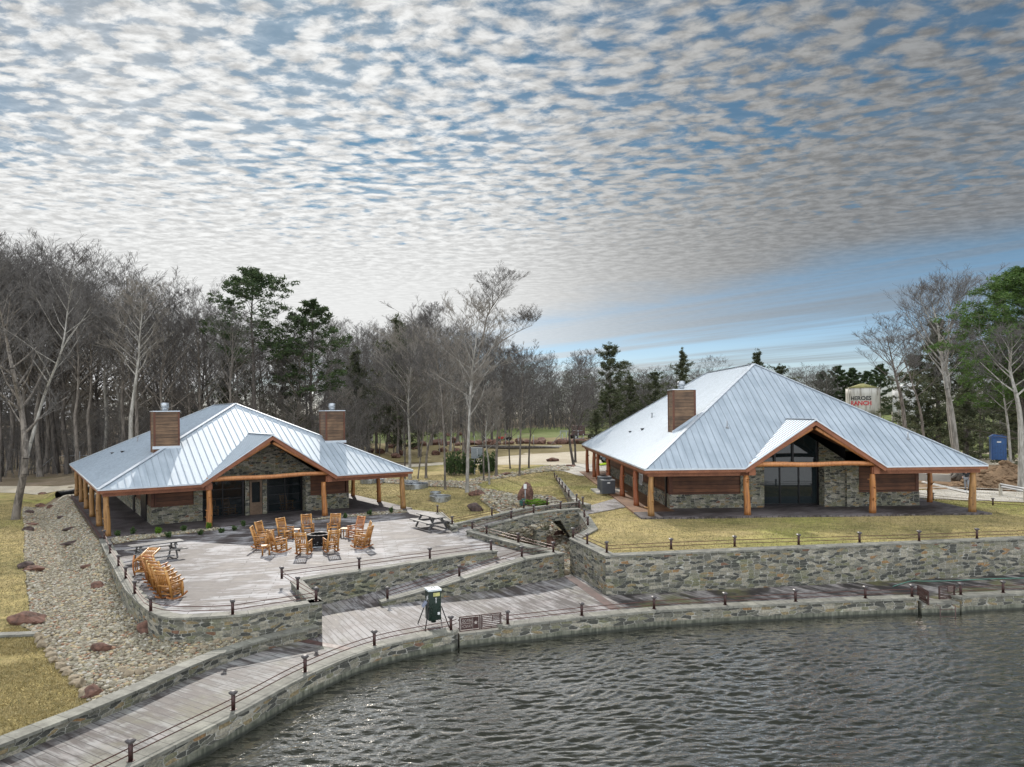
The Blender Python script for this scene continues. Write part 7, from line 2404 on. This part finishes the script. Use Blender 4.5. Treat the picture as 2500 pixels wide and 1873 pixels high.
# air conditioners
for i, (x, y, lab) in enumerate([(560, 1055, 'grey air conditioner farther back on the pad beside the right lodge'), (615, 1125, 'front grey air conditioner on the pad beside the right lodge')]):
    q = G(1400 + x / 7.2033, 1050 + y / 7.2033, ZT + .12)
    r0 = empty('air_conditioner', (q.x, q.y + .45, ZT + .12), 0.05, lab, 'air conditioner', 'air conditioners beside the right lodge')
    w = .95; h_ = .98
    mg = m_plain('ac_grey', (.085, .09, .10), .5)
    mb = MB()
    for k in range(22):
        for s_ in (-1, 1):
            u_ = -w / 2 + w * (k + .5) / 22
            mb.box((u_, s_ * w / 2, h_ / 2), (.022, .03, h_ * .92)); mb.box((s_ * w / 2, u_, h_ / 2), (.03, .022, h_ * .92))
    mb.box((0, 0, h_ / 2), (w - .04, w - .04, h_ * .96)); mb.build('louvred_case', mg, r0)
    mb = MB(); mb.box((0, 0, h_ + .02), (w + .04, w + .04, .06)); o = mb.build('top_cover', m_plain('ac_top', (.20, .21, .22), .4), r0)
    mb = MB()
    for rr in (.12, .2, .28, .36): mb.tube([(rr * math.cos(a / 12 * PI), rr * math.sin(a / 12 * PI), h_ + .07) for a in range(25)], .008, 4, cap=False)
    mb.build('fan_grille', MT['black'], o)
    mb = MB(); mb.box((.0, -w / 2 - .02, h_ * .84), (.22, .012, .09)); mb.build('badge', MT['white'], r0)
q = G(1400 + 480 / 7.2033, 1050 + 1110 / 7.2033, ZT)
mb = MB(); mb.box((q.x + .75, q.y + .9, ZT + .05), (2.4, 2.9, .14), .05); tag(mb.build('equipment_pad', MT['concrete']), 'tan concrete pad under the two air conditioners', 'pad')
mb = MB(); mb.tube([(q.x + .1, q.y + 1.2, ZT + .15), (q.x + .7, q.y + 1.1, ZT + .15), (q.x + 1.0, q.y + .9, ZT + .15)], .05, 8); tag(mb.build('drain_pipe', MT['white']), 'white pipe lying on the pad left of the air conditioners', 'pipe')

# culvert at the head of the rock bed
q = GT(141, 1216); mb = MB(); n = 16
mb.tube([(q.x, q.y, q.z + .25), (q.x + 1.2, q.y + 3.5, q.z + .4)], .34, n, cap=False); mb.tube([(q.x + 1.2, q.y + 3.5, q.z + .4), (q.x, q.y, q.z + .25)], .28, n, cap=False)
tag(mb.build('culvert', MT['black']), 'dark culvert pipe opening at the head of the left rock bed', 'culvert')

# steel pipe gate frame at the left
q = GT(131, 1158); r0 = empty('pipe_fence', q, 0, 'grey steel pipe gate frame at the edge of the left woodland', 'fence')
for x_ in (0, 3.4): mb = MB(); mb.tube([(x_, 0, 0), (x_, 0, 2.9)], .06, 8); mb.build('post', MT['pipe'], r0)
for z_ in (2.35, 1.15): mb = MB(); mb.tube([(0, 0, z_), (6.5, .6, z_)], .045, 6); mb.build('rail', MT['pipe'], r0)
mb = MB(); mb.tube([(0, 0, 2.3), (-2.9, .5, .05)], .035, 6); mb.build('brace', MT['pipe'], r0)
# gate frame and fence beyond the road in the middle
zg_ = lambda x, y: (1050 + x / 5.53, 1020 + y / 5.53)
q = GT(*zg_(1760, 362)); k_ = q.y / F / 5.53
r0 = empty('pipe_gate', q, 0, 'pale steel pipe gate frame with long brace beyond the road', 'gate')
for x_ in (0, 28, 80, 240, 310): mb = MB(); mb.tube([(x_ * k_, 0, 0), (x_ * k_, 0, (185 if x_ in (0, 80, 240) else 140) * k_)], .06, 6); mb.build('post', MT['pipe'], r0)
for z_, a_, b_ in ((185, 0, 110), (170, 0, 110), (185, 170, 300), (80, 170, 320)): mb = MB(); mb.tube([(a_ * k_, 0, z_ * k_), (b_ * k_, 0, z_ * k_)], .05, 6); mb.build('rail', MT['pipe'], r0)
mb = MB(); mb.tube([(20 * k_, -.2, 160 * k_), (-140 * k_, -2.0, 0)], .06, 6); mb.build('brace', MT['coping'], r0)
for i, x_ in enumerate((1020, 1190, 1400, 600, 410, 150)):
    q = GT(*zg_(x_, 400)); mb = MB(); mb.tube([q, q + Vector((0, 0, 2.1))], .05, 6)
    tag(mb.build('fence_post', MT['pipe']), 'thin steel fence post in front of the far boulder row', 'post', 'far fence posts')
q = GT(*zg_(1600, 402)); mb = MB(); mb.box((q.x, q.y, q.z + .15), (4.5, .6, .3), .1); tag(mb.build('concrete_beam', MT['concrete']), 'long pale concrete beam lying at the far edge of the road', 'beam')
q = GT(*zg_(1010, 445))
mb = MB(); mb.tube([q + Vector((-7, 0, .3)), q + Vector((-4, 0, .75)), q + Vector((0, 0, .55)), q + Vector((5, 0, .5)), q + Vector((9, .5, .35))], [.12, .25, .3, .22, .08], 8, jit=.1, rnd=rnd)
tag(mb.build('fallen_log', MT['bark_dark']), 'dark fallen log lying behind the thin trees at the left end of the road', 'log')

# ------------------------------------------------------------ vehicles
def wheel(par, x, y, R_, w, name='wheel'):
    mb = MB(); mb.tube([(x, y - w / 2, R_), (x, y - w * .42, R_), (x, y + w * .42, R_), (x, y + w / 2, R_)], [R_ * .9, R_, R_, R_ * .9], 22); o = mb.build(name, MT['black'], par)
    mb = MB(); mb.tube([(x, y - w / 2 - .02, R_), (x, y + w / 2 + .02, R_)], R_ * .55, 14); mb.build('rim', MT['galv'], o)
    for k in range(6):
        a = k * PI / 3
    return o


def truck(p, rz, label, col):
    r0 = empty('pickup_truck', p, rz, label, 'truck')
    body = m_plain('truck_paint', col, .25, .3, var=.05, coat=.6)
    prof = [(-2.7, .55), (2.65, .55), (2.75, .8), (2.72, 1.12), (1.35, 1.28), (.65, 1.9), (-.7, 1.95), (-.95, 1.25), (-2.7, 1.22)]
    mb = MB(); w = .95
    mb.face([(x, -w, z) for x, z in prof]); mb.face([(x, w, z) for x, z in prof[::-1]])
    for i in range(len(prof)):
        a, b = prof[i], prof[(i + 1) % len(prof)]; mb.face([(b[0], -w, b[1]), (a[0], -w, a[1]), (a[0], w, a[1]), (b[0], w, b[1])])
    o = mb.build('body', body, r0)
    gl_ = MB()
    for s_ in (-1, 1):
        gl_.face([(x, s_ * (w + .006), z) for x, z in ((1.15, 1.30), (.55, 1.83), (-.6, 1.87), (-.8, 1.30))][::s_])
    gl_.face([(1.36, -w + .08, 1.33), (1.36, w - .08, 1.33), (.70, w - .1, 1.87), (.70, -w + .1, 1.87)]); gl_.build('window', MT['glass'], r0)
    mb = MB(); mb.box((2.80, 0, .66), (.2, 1.95, .26)); mb.build('bumper', MT['black'], r0)
    mb = MB(); mb.box((2.76, 0, .98), (.06, 1.1, .26)); mb.build('grille', MT['black'], r0)
    for s_ in (-1, 1): mb = MB(); mb.box((2.75, s_ * .76, 1.0), (.06, .3, .22)); mb.build('headlight', MT['white'], r0)
    for x_ in (1.75, -1.75):
        for s_ in (-.86, .86): wheel(r0, x_, s_, .43, .30)
        for s_ in (-1, 1):
            mb = MB(); P = [(x_ + .52 * math.cos(a * PI / 10), s_ * .965, .45 + .50 * math.sin(a * PI / 10)) for a in range(11)]
            mb.tube(P, .05, 6); mb.build('fender_flare', MT['black'], r0)
    return r0


q = G(1380 + 1330 / 13.8, 1030 + 1440 / 13.8, .85)
truck((q.x + 2.2, q.y + 1.9, .84), rad(192), 'grey pickup truck half hidden by the far porch posts of the right lodge', (.16, .18, .20))
ky = MB(); 
kl = [G(1380 + x / 13.8, 1030 + y / 13.8, .9) for x, y in [(1050, 1455), (1180, 1452), (1290, 1440), (1400, 1425), (1460, 1385)]]
for q_ in kl: q_.z = .95
ky.tube(catmull(kl, 3), [.05 + .09 * math.sin(PI * i / 12) for i in range(13)], 8)
tag(ky.build('kayak', m_plain('lime_plastic', (.45, .62, .02), .35)), 'long lime green boat like shape lying in front of the grey pickup truck', 'kayak')


def utv(p, rz):
    r0 = empty('utility_vehicle', p, rz, 'red and black open utility vehicle with roll cage among the far trees', 'utility vehicle')
    red = m_plain('utv_red', (.55, .03, .02), .35, coat=.4)
    mb = MB(); mb.hexa([(-.1, -.7, .55), (1.5, -.6, .6), (1.5, .6, .6), (-.1, .7, .55)], [(-.1, -.7, 1.0), (1.3, -.55, 1.0), (1.3, .55, 1.0), (-.1, .7, 1.0)]); mb.build('hood', red, r0)
    mb = MB(); mb.box((-1.1, 0, .75), (1.3, 1.5, .45)); mb.build('cargo_bed', MT['black'], r0)
    mb = MB(); mb.box((-.3, 0, .5), (2.4, 1.3, .25)); mb.build('chassis', MT['black'], r0)
    for s_ in (-.36, .36):
        mb = MB(); mb.box((-.25, s_, .85), (.5, .5, .18)); mb.box((-.48, s_, 1.2), (.14, .5, .6)); mb.build('seat', red, r0)
    mb = MB()
    for s_ in (-.7, .7): mb.tube([(.75, s_, 1.0), (.25, s_, 1.95), (-.6, s_, 1.95), (-1.0, s_, 1.0)], .035, 6)
    for x_ in (.25, -.6): mb.tube([(x_, -.7, 1.95), (x_, .7, 1.95)], .035, 6)
    mb.build('roll_cage', MT['black'], r0)
    for x_ in (1.1, -1.2):
        for s_ in (-.7, .7): wheel(r0, x_, s_, .36, .28)


utv(GT(1228, 1081) + Vector((0, 6, .0)), rad(175))

# far parked trailer behind the gate frame
q = GT(1404, 1079) + Vector((2.5, 10, 0)); r0 = empty('flatbed_trailer', q, rad(5), 'old wheeled farm trailer parked beyond the pipe gate', 'trailer')
mb = MB(); mb.box((0, 0, 1.0), (6, 2, .25)); mb.build('bed', MT['rail'], r0); mb = MB(); mb.box((-1, 0, 2.0), (2.6, 1.8, 1.8)); mb.build('crate', MT['rust_strip'], r0)
for x_ in (-1.8, 1.8):
    for s_ in (-1, 1): wheel(r0, x_, s_, .6, .3)

# ------------------------------------------------------------ tanks
def tank(x0, x1, ytop, ybot, d, label, lettering, rust):
    k = d / F; R_ = (x1 - x0) / 2 * k; xc = (x0 + x1) / 2
    c = GD(xc, ytop, d); zt = c.z; zb = GD(xc, ybot, d).z; gz = h0(c.x, d)
    r0 = empty('storage_tank', (c.x, d, gz), 0, label, 'tank')
    z0, z1 = zb - gz, zt - gz
    mb = MB(); mb.tube([(0, 0, z0 + (z1 - z0) * i / 4) for i in range(5)], R_, 40); mb.build('shell', MT[rust], r0)
    mb = MB(); mb.tube([(0, 0, z1), (0, 0, z1 + R_ * .30)], [R_ * 1.02, R_ * .12], 40); mb.build('domed_roof', MT['tank_moss'] if lettering else MT['white'], r0)
    mb = MB(); mb.tube([(0, 0, z0), (0, 0, max(.6, z0 - R_ * 1.5))], [R_, R_ * .15], 40); mb.build('hopper', MT['tank_tan'], r0)
    for a in range(6):
        an = a * PI / 3 + .3
        mb = MB(); mb.tube([(R_ * 1.03 * math.cos(an), R_ * 1.03 * math.sin(an), -.2), (R_ * 1.03 * math.cos(an), R_ * 1.03 * math.sin(an), z0 + .8)], .12, 6); mb.build('leg', MT['tank_tan'], r0)
    for an in ((-.12, -2.9) if lettering else (-2.75, -2.6)):
        mb = MB(); mb.tube([(R_ * 1.06 * math.cos(an), R_ * 1.06 * math.sin(an), 0.2), (R_ * 1.06 * math.cos(an), R_ * 1.06 * math.sin(an), z1 + .1)], .08, 6); mb.build('pipe', MT['tank_tan'], r0)
    if lettering:
        view = math.atan2(-d, -c.x)
        for word, yy, hh, m in (('HEROES', 972.6, 10.2, MT['letter_black']), ('RANCH', 984.6, 11.2, MT['letter_red'])):
            zc_ = GD(xc, yy, d).z - gz
            me = text_mesh(word, 1, .0, .035)
            w_, H2 = 47 * k, hh * k
            bm = bmesh.new(); bm.from_mesh(me); bmesh.ops.subdivide_edges(bm, edges=bm.edges, cuts=2); bm.to_mesh(me); bm.free()
            co = fit_text(me, w_, H2)
            # stencil bridges are left as thin gaps: shift the whole word round the shell
            ang = co[:, 0] / R_ + view - 0.10
            new = np.stack([(R_ + .012) * np.cos(ang), (R_ + .012) * np.sin(ang), co[:, 1] + zc_], 1)
            me.vertices.foreach_set('co', new.astype(np.float32).ravel()); me.materials.clear(); me.materials.append(m); me.update()
            link('lettering', me, r0)
            # stencil cuts
            mb = MB(); nL = len(word)
            for j in range(nL):
                a_ = ((j + .5) / nL - .5) * w_ / R_ + view - .10
                mb.bar(((R_ + .02) * math.cos(a_), (R_ + .02) * math.sin(a_), zc_ - H2 / 2), ((R_ + .02) * math.cos(a_), (R_ + .02) * math.sin(a_), zc_ + H2 / 2), .018, .01, up=(math.cos(a_), math.sin(a_), 0))
            mb.build('stencil_gap', MT[rust], r0)
    return r0


def tank_mat(name, a, c):
    m, t, b = mat(name)
    mp = t.n('ShaderNodeMapping', i_Scale=(1.3, 1.3, .22)); t.set(mp.inputs['Vector'], OBJ(t))
    n = t.noise(mp.outputs[0], 1.2, 5.0, .65, .4)
    t.set(b.inputs['Base Color'], t.mix(t.mapr(n.outputs[0], .42, .68), (*a, 1), (*c, 1))); b.inputs['Roughness'].default_value = .6
    return m


MT['tank_stained'] = tank_mat('stained_tank', (.50, .48, .43), (.16, .135, .10))
MT['tank_clean'] = tank_mat('white_tank', (.62, .62, .61), (.45, .43, .41))
MT['tank_moss'] = m_plain('mossy_roof', (.26, .24, .09), .8, var=.35, scale=1.0)
MT['tank_tan'] = m_plain('tan_steel', (.36, .33, .27), .6)
MT['letter_black'] = m_plain('black_letters', (.012, .012, .014), .6)
MT['letter_red'] = m_plain('red_letters', (.50, .02, .03), .6)
tank(2068, 2143, 948, 1015, 112, 'stained pale storage tank with black and red lettering behind the right lodge roof', True, 'tank_stained')
tank(2184, 2268, 946, 1018, 108, 'clean white storage tank on legs half hidden by bare trees', False, 'tank_clean')

# ------------------------------------------------------------ portable toilet, dirt heap, guard rail, kerb blocks
q = at_dist(2435, 62); zb_ = GD(2435, 1124, 62).z; q.z = zb_
r0 = empty('portable_toilet', q, rad(-25), 'blue portable toilet among the trees at the right', 'portable toilet')
blue = m_plain('toilet_blue', (.015, .07, .21), .4, var=.15)
mb = MB(); mb.box((0, 0, 1.05), (1.1, 1.1, 1.95)); mb.build('cabin', blue, r0)
mb = MB(); mb.box((0, -.56, 1.0), (.8, .04, 1.75)); o = mb.build('door', m_plain('toilet_door', (.02, .09, .25), .4, var=.15), r0)
mb = MB(); mb.box((0, -.585, 1.62), (.30, .02, .12)); mb.build('door_sign', MT['white'], o)
for x_ in (-.3, -.1, .1, .3): mb = MB(); mb.box((x_, -.585, .8), (.05, .02, 1.2)); mb.build('rib', blue, o)
mb = MB(); mb.hexa([(-.6, -.6, 2.03), (.6, -.6, 2.03), (.6, .6, 2.03), (-.6, .6, 2.03)], [(-.35, -.35, 2.25), (.35, -.35, 2.25), (.35, .35, 2.25), (-.35, .35, 2.25)]); mb.build('cabin_roof', blue, r0)
hp_ = [tuple(G(x, y, .9).xy) for x, y in [(2385, 1185), (2430, 1196), (2500, 1200), (2640, 1205), (2640, 1165), (2450, 1160)]]
hc = G(2490, 1185, .9)
def heap(x, y):
    d = math.hypot((x - hc.x - 1.0) / 6.2, (y - hc.y) / 3.0)
    from mathutils import noise
    return ZT - .1 + max(0, 1 - d * d) * 1.7 * (1 + .45 * noise.noise(Vector((x * .9, y * .9, 0)))) + .18 * noise.noise(Vector((x * 2.7, y * 2.7, 1)))
circ = [(hc.x + 1 + 6.2 * math.cos(a / 20 * 2 * PI), hc.y + 3.0 * math.sin(a / 20 * 2 * PI)) for a in range(20)]
o = drape('dirt_heap', circ, MT['dirt'], 0, .3, zf=heap); del o['kind']; tag(o, 'rough heap of orange brown earth right of the right lodge', 'dirt heap')
pebbles('earth_clods', [circ], 14, .08, .30, MT['dirt'], 12, 0, 'loose clods of earth on the orange heap', zf=heap)
# guard rail
ga_ = [G(2443, 1185, 1.5), G(2500, 1196, 1.5), G(2640, 1222, 1.5)]
r0 = empty('guard_rail', ga_[0], 0, 'galvanised steel guard rail in front of the earth heap at the right', 'guard rail')
mb = MB()
for dz in (-.08, .08): mb.tube([q - ga_[0] + Vector((0, 0, dz)) for q in ga_], .07, 6)
for i in range(2): mb.bar(ga_[i] - ga_[0], ga_[i + 1] - ga_[0], .04, .26)
mb.build('beam', MT['pipe'], r0)
for f in (.02, .45, .9): mb = MB(); q = ga_[0].lerp(ga_[2], f * .8) - ga_[0]; mb.box((q.x, q.y + .12, -.4), (.16, .16, 1.0)); mb.build('post', MT['tank_tan'], r0)
a_, b_ = G(2244, 1170, .9), G(2303, 1172, .9)
mb = MB(); mb.bar(a_ + Vector((-2, 1, .25)), b_ + Vector((0, -1, .25)), .4, .6); tag(mb.build('concrete_barrier', MT['concrete']), 'low pale concrete barrier seen through the right porch', 'barrier')
for i, (dy, lab) in enumerate([(0, 'nearer of two long white boards lying on the dirt seen through the right porch'), (.55, 'farther of two long white boards lying on the dirt seen through the right porch')]):
    a_, b_ = G(2262, 1178, .9), G(2372, 1203, .9)
    mb = MB(); mb.bar(a_ + Vector((0, dy, 0)), b_ + Vector((0, dy, 0)), .16, .10); tag(mb.build('lumber_board', MT['white']), lab, 'board')
# tree stump with roots
q = G(2345, 1168, .85); r0 = empty('tree_stump', q, 0, 'grey stump with spreading roots behind the person in dark clothes', 'stump')
mb = MB(); mb.tube([(0, 0, -.1), (0, 0, .5), (0, 0, 1.4)], [.9, .5, .42], 12, jit=.08, rnd=rnd); mb.build('trunk', MT['bark'], r0)
for a in range(7):
    mb = MB(); c_, s_ = math.cos(a * .9), math.sin(a * .9); mb.tube([(c_ * .5, s_ * .5, .35), (c_ * 1.2, s_ * 1.2, .12), (c_ * 2.0, s_ * 2.0, -.05)], [.16, .12, .05], 7); mb.build('root', MT['bark'], r0)


# ------------------------------------------------------------ person walking, back half turned, partly behind the corner post
def person(loc, rz):
    joints = {'pelvis': (0, 0, .95), 'waist': (0, .0, 1.08), 'chest': (0, .03, 1.32), 'neck': (0, .04, 1.50), 'head0': (0, .05, 1.60), 'head1': (0, .06, 1.74),
              'hipL': (-.10, 0, .90), 'kneeL': (-.12, .10, .50), 'ankL': (-.12, -.06, .09), 'toeL': (-.13, .14, .04),
              'hipR': (.10, 0, .90), 'kneeR': (.12, .03, .50), 'ankR': (.12, -.02, .09), 'toeR': (.13, .17, .04),
              'shL': (-.19, .02, 1.43), 'elL': (-.26, -.03, 1.17), 'wrL': (-.24, .10, .95), 'shR': (.19, .02, 1.43), 'elR': (.26, .02, 1.17), 'wrR': (.20, .20, 1.02)}
    rads = {'pelvis': .15, 'waist': .13, 'chest': .16, 'neck': .055, 'head0': .085, 'head1': .085, 'hipL': .095, 'kneeL': .062, 'ankL': .045, 'toeL': .04, 'hipR': .095, 'kneeR': .062, 'ankR': .045, 'toeR': .04,
            'shL': .07, 'elL': .048, 'wrL': .032, 'shR': .07, 'elR': .048, 'wrR': .032}
    edges = [('pelvis', 'waist'), ('waist', 'chest'), ('chest', 'neck'), ('neck', 'head0'), ('head0', 'head1'), ('pelvis', 'hipL'), ('hipL', 'kneeL'), ('kneeL', 'ankL'), ('ankL', 'toeL'), ('pelvis', 'hipR'), ('hipR', 'kneeR'), ('kneeR', 'ankR'), ('ankR', 'toeR'),
             ('chest', 'shL'), ('shL', 'elL'), ('elL', 'wrL'), ('chest', 'shR'), ('shR', 'elR'), ('elR', 'wrR')]
    for s_, sx in (('L', -1), ('R', 1)):
        wx, wy, wz = joints['wr' + s_]
        joints['palm' + s_] = (wx, wy + .03, wz - .06); rads['palm' + s_] = .033; edges.append(('wr' + s_, 'palm' + s_))
        for f in range(4):
            n = 'f%d%s' % (f, s_); joints[n] = (wx - sx * .01, wy + .01 + .018 * f, wz - .145 + .008 * abs(f - 1)); rads[n] = .009; edges.append(('palm' + s_, n))
        n = 'th' + s_; joints[n] = (wx - sx * .03, wy + .085, wz - .085); rads[n] = .010; edges.append(('palm' + s_, n))
    def skin(name, js, es, scale, material, par, root):
        me = bpy.data.meshes.new(name); idx = {j: i for i, j in enumerate(js)}
        me.from_pydata([joints[j] for j in js], [(idx[a], idx[b]) for a, b in es], [])
        o = link(name, me, par)
        md = o.modifiers.new('s', 'SKIN'); o.modifiers.new('ss', 'SUBSURF').levels = 2
        for j in js:
            sv = me.skin_vertices[0].data[idx[j]]; r_ = rads[j] * scale; sv.radius = (r_, r_ * (.8 if j in ('pelvis', 'waist', 'chest') else 1)); sv.use_root = (j == root)
        dg = bpy.context.evaluated_depsgraph_get(); dg.update()
        m2 = bpy.data.meshes.new_from_object(o.evaluated_get(dg)); o.modifiers.clear(); o.data = m2; m2.name = name
        m2.materials.clear(); m2.materials.append(material); m2.polygons.foreach_set('use_smooth', [True] * len(m2.polygons))
        return o
    r0 = empty('person', loc, rz, 'person in a dark jacket and light grey trousers walking behind the corner porch post', 'person')
    skinm = m_plain('skin', (.42, .24, .17), .6)
    skin('body', list(joints), edges, .96, skinm, r0, 'pelvis')
    skin('jacket', ['pelvis', 'waist', 'chest', 'shL', 'elL', 'wrL', 'shR', 'elR', 'wrR'], [('pelvis', 'waist'), ('waist', 'chest'), ('chest', 'shL'), ('shL', 'elL'), ('elL', 'wrL'), ('chest', 'shR'), ('shR', 'elR'), ('elR', 'wrR')], 1.16, m_plain('jacket', (.02, .022, .026), .8), r0, 'pelvis')
    skin('trousers', ['pelvis', 'hipL', 'kneeL', 'ankL', 'hipR', 'kneeR', 'ankR'], [('pelvis', 'hipL'), ('hipL', 'kneeL'), ('kneeL', 'ankL'), ('pelvis', 'hipR'), ('hipR', 'kneeR'), ('kneeR', 'ankR')], 1.2, m_plain('trousers', (.24, .24, .25), .9), r0, 'pelvis')
    for s_ in 'LR':
        a_, b_ = joints['ank' + s_], joints['toe' + s_]
        mb = MB(); mb.tube([(a_[0], a_[1] - .08, .05), (a_[0], a_[1], .07), (b_[0], b_[1], .045)], [.05, .058, .04], 10); mb.build('shoe', MT['black'], r0)
    bm = bmesh.new(); bmesh.ops.create_uvsphere(bm, u_segments=16, v_segments=10, radius=.102)
    for v in bm.verts: v.co = Vector((v.co.x * .92, v.co.y * 1.05, v.co.z * .72))
    me = bpy.data.meshes.new('cap'); bm.to_mesh(me); bm.free(); me.materials.append(MT['black']); o = link('cap', me, r0, (0, .055, 1.755))
    mb = MB(); mb.box((0, .175, 1.735), (.13, .1, .012)); mb.build('cap_brim', MT['black'], o)
    mb = MB(); mb.tube([(0, .145, 1.68), (0, .17, 1.655), (0, .15, 1.64)], [.008, .014, .006], 6); mb.build('nose', skinm, r0)
    for sx in (-1, 1): mb = MB(); mb.tube([(sx * .082, .05, 1.69), (sx * .097, .05, 1.665), (sx * .083, .052, 1.635)], [.01, .014, .008], 6); mb.build('ear', skinm, r0)


q = G(2361, 1197, .86)
person((q.x, q.y, .84), rad(120))
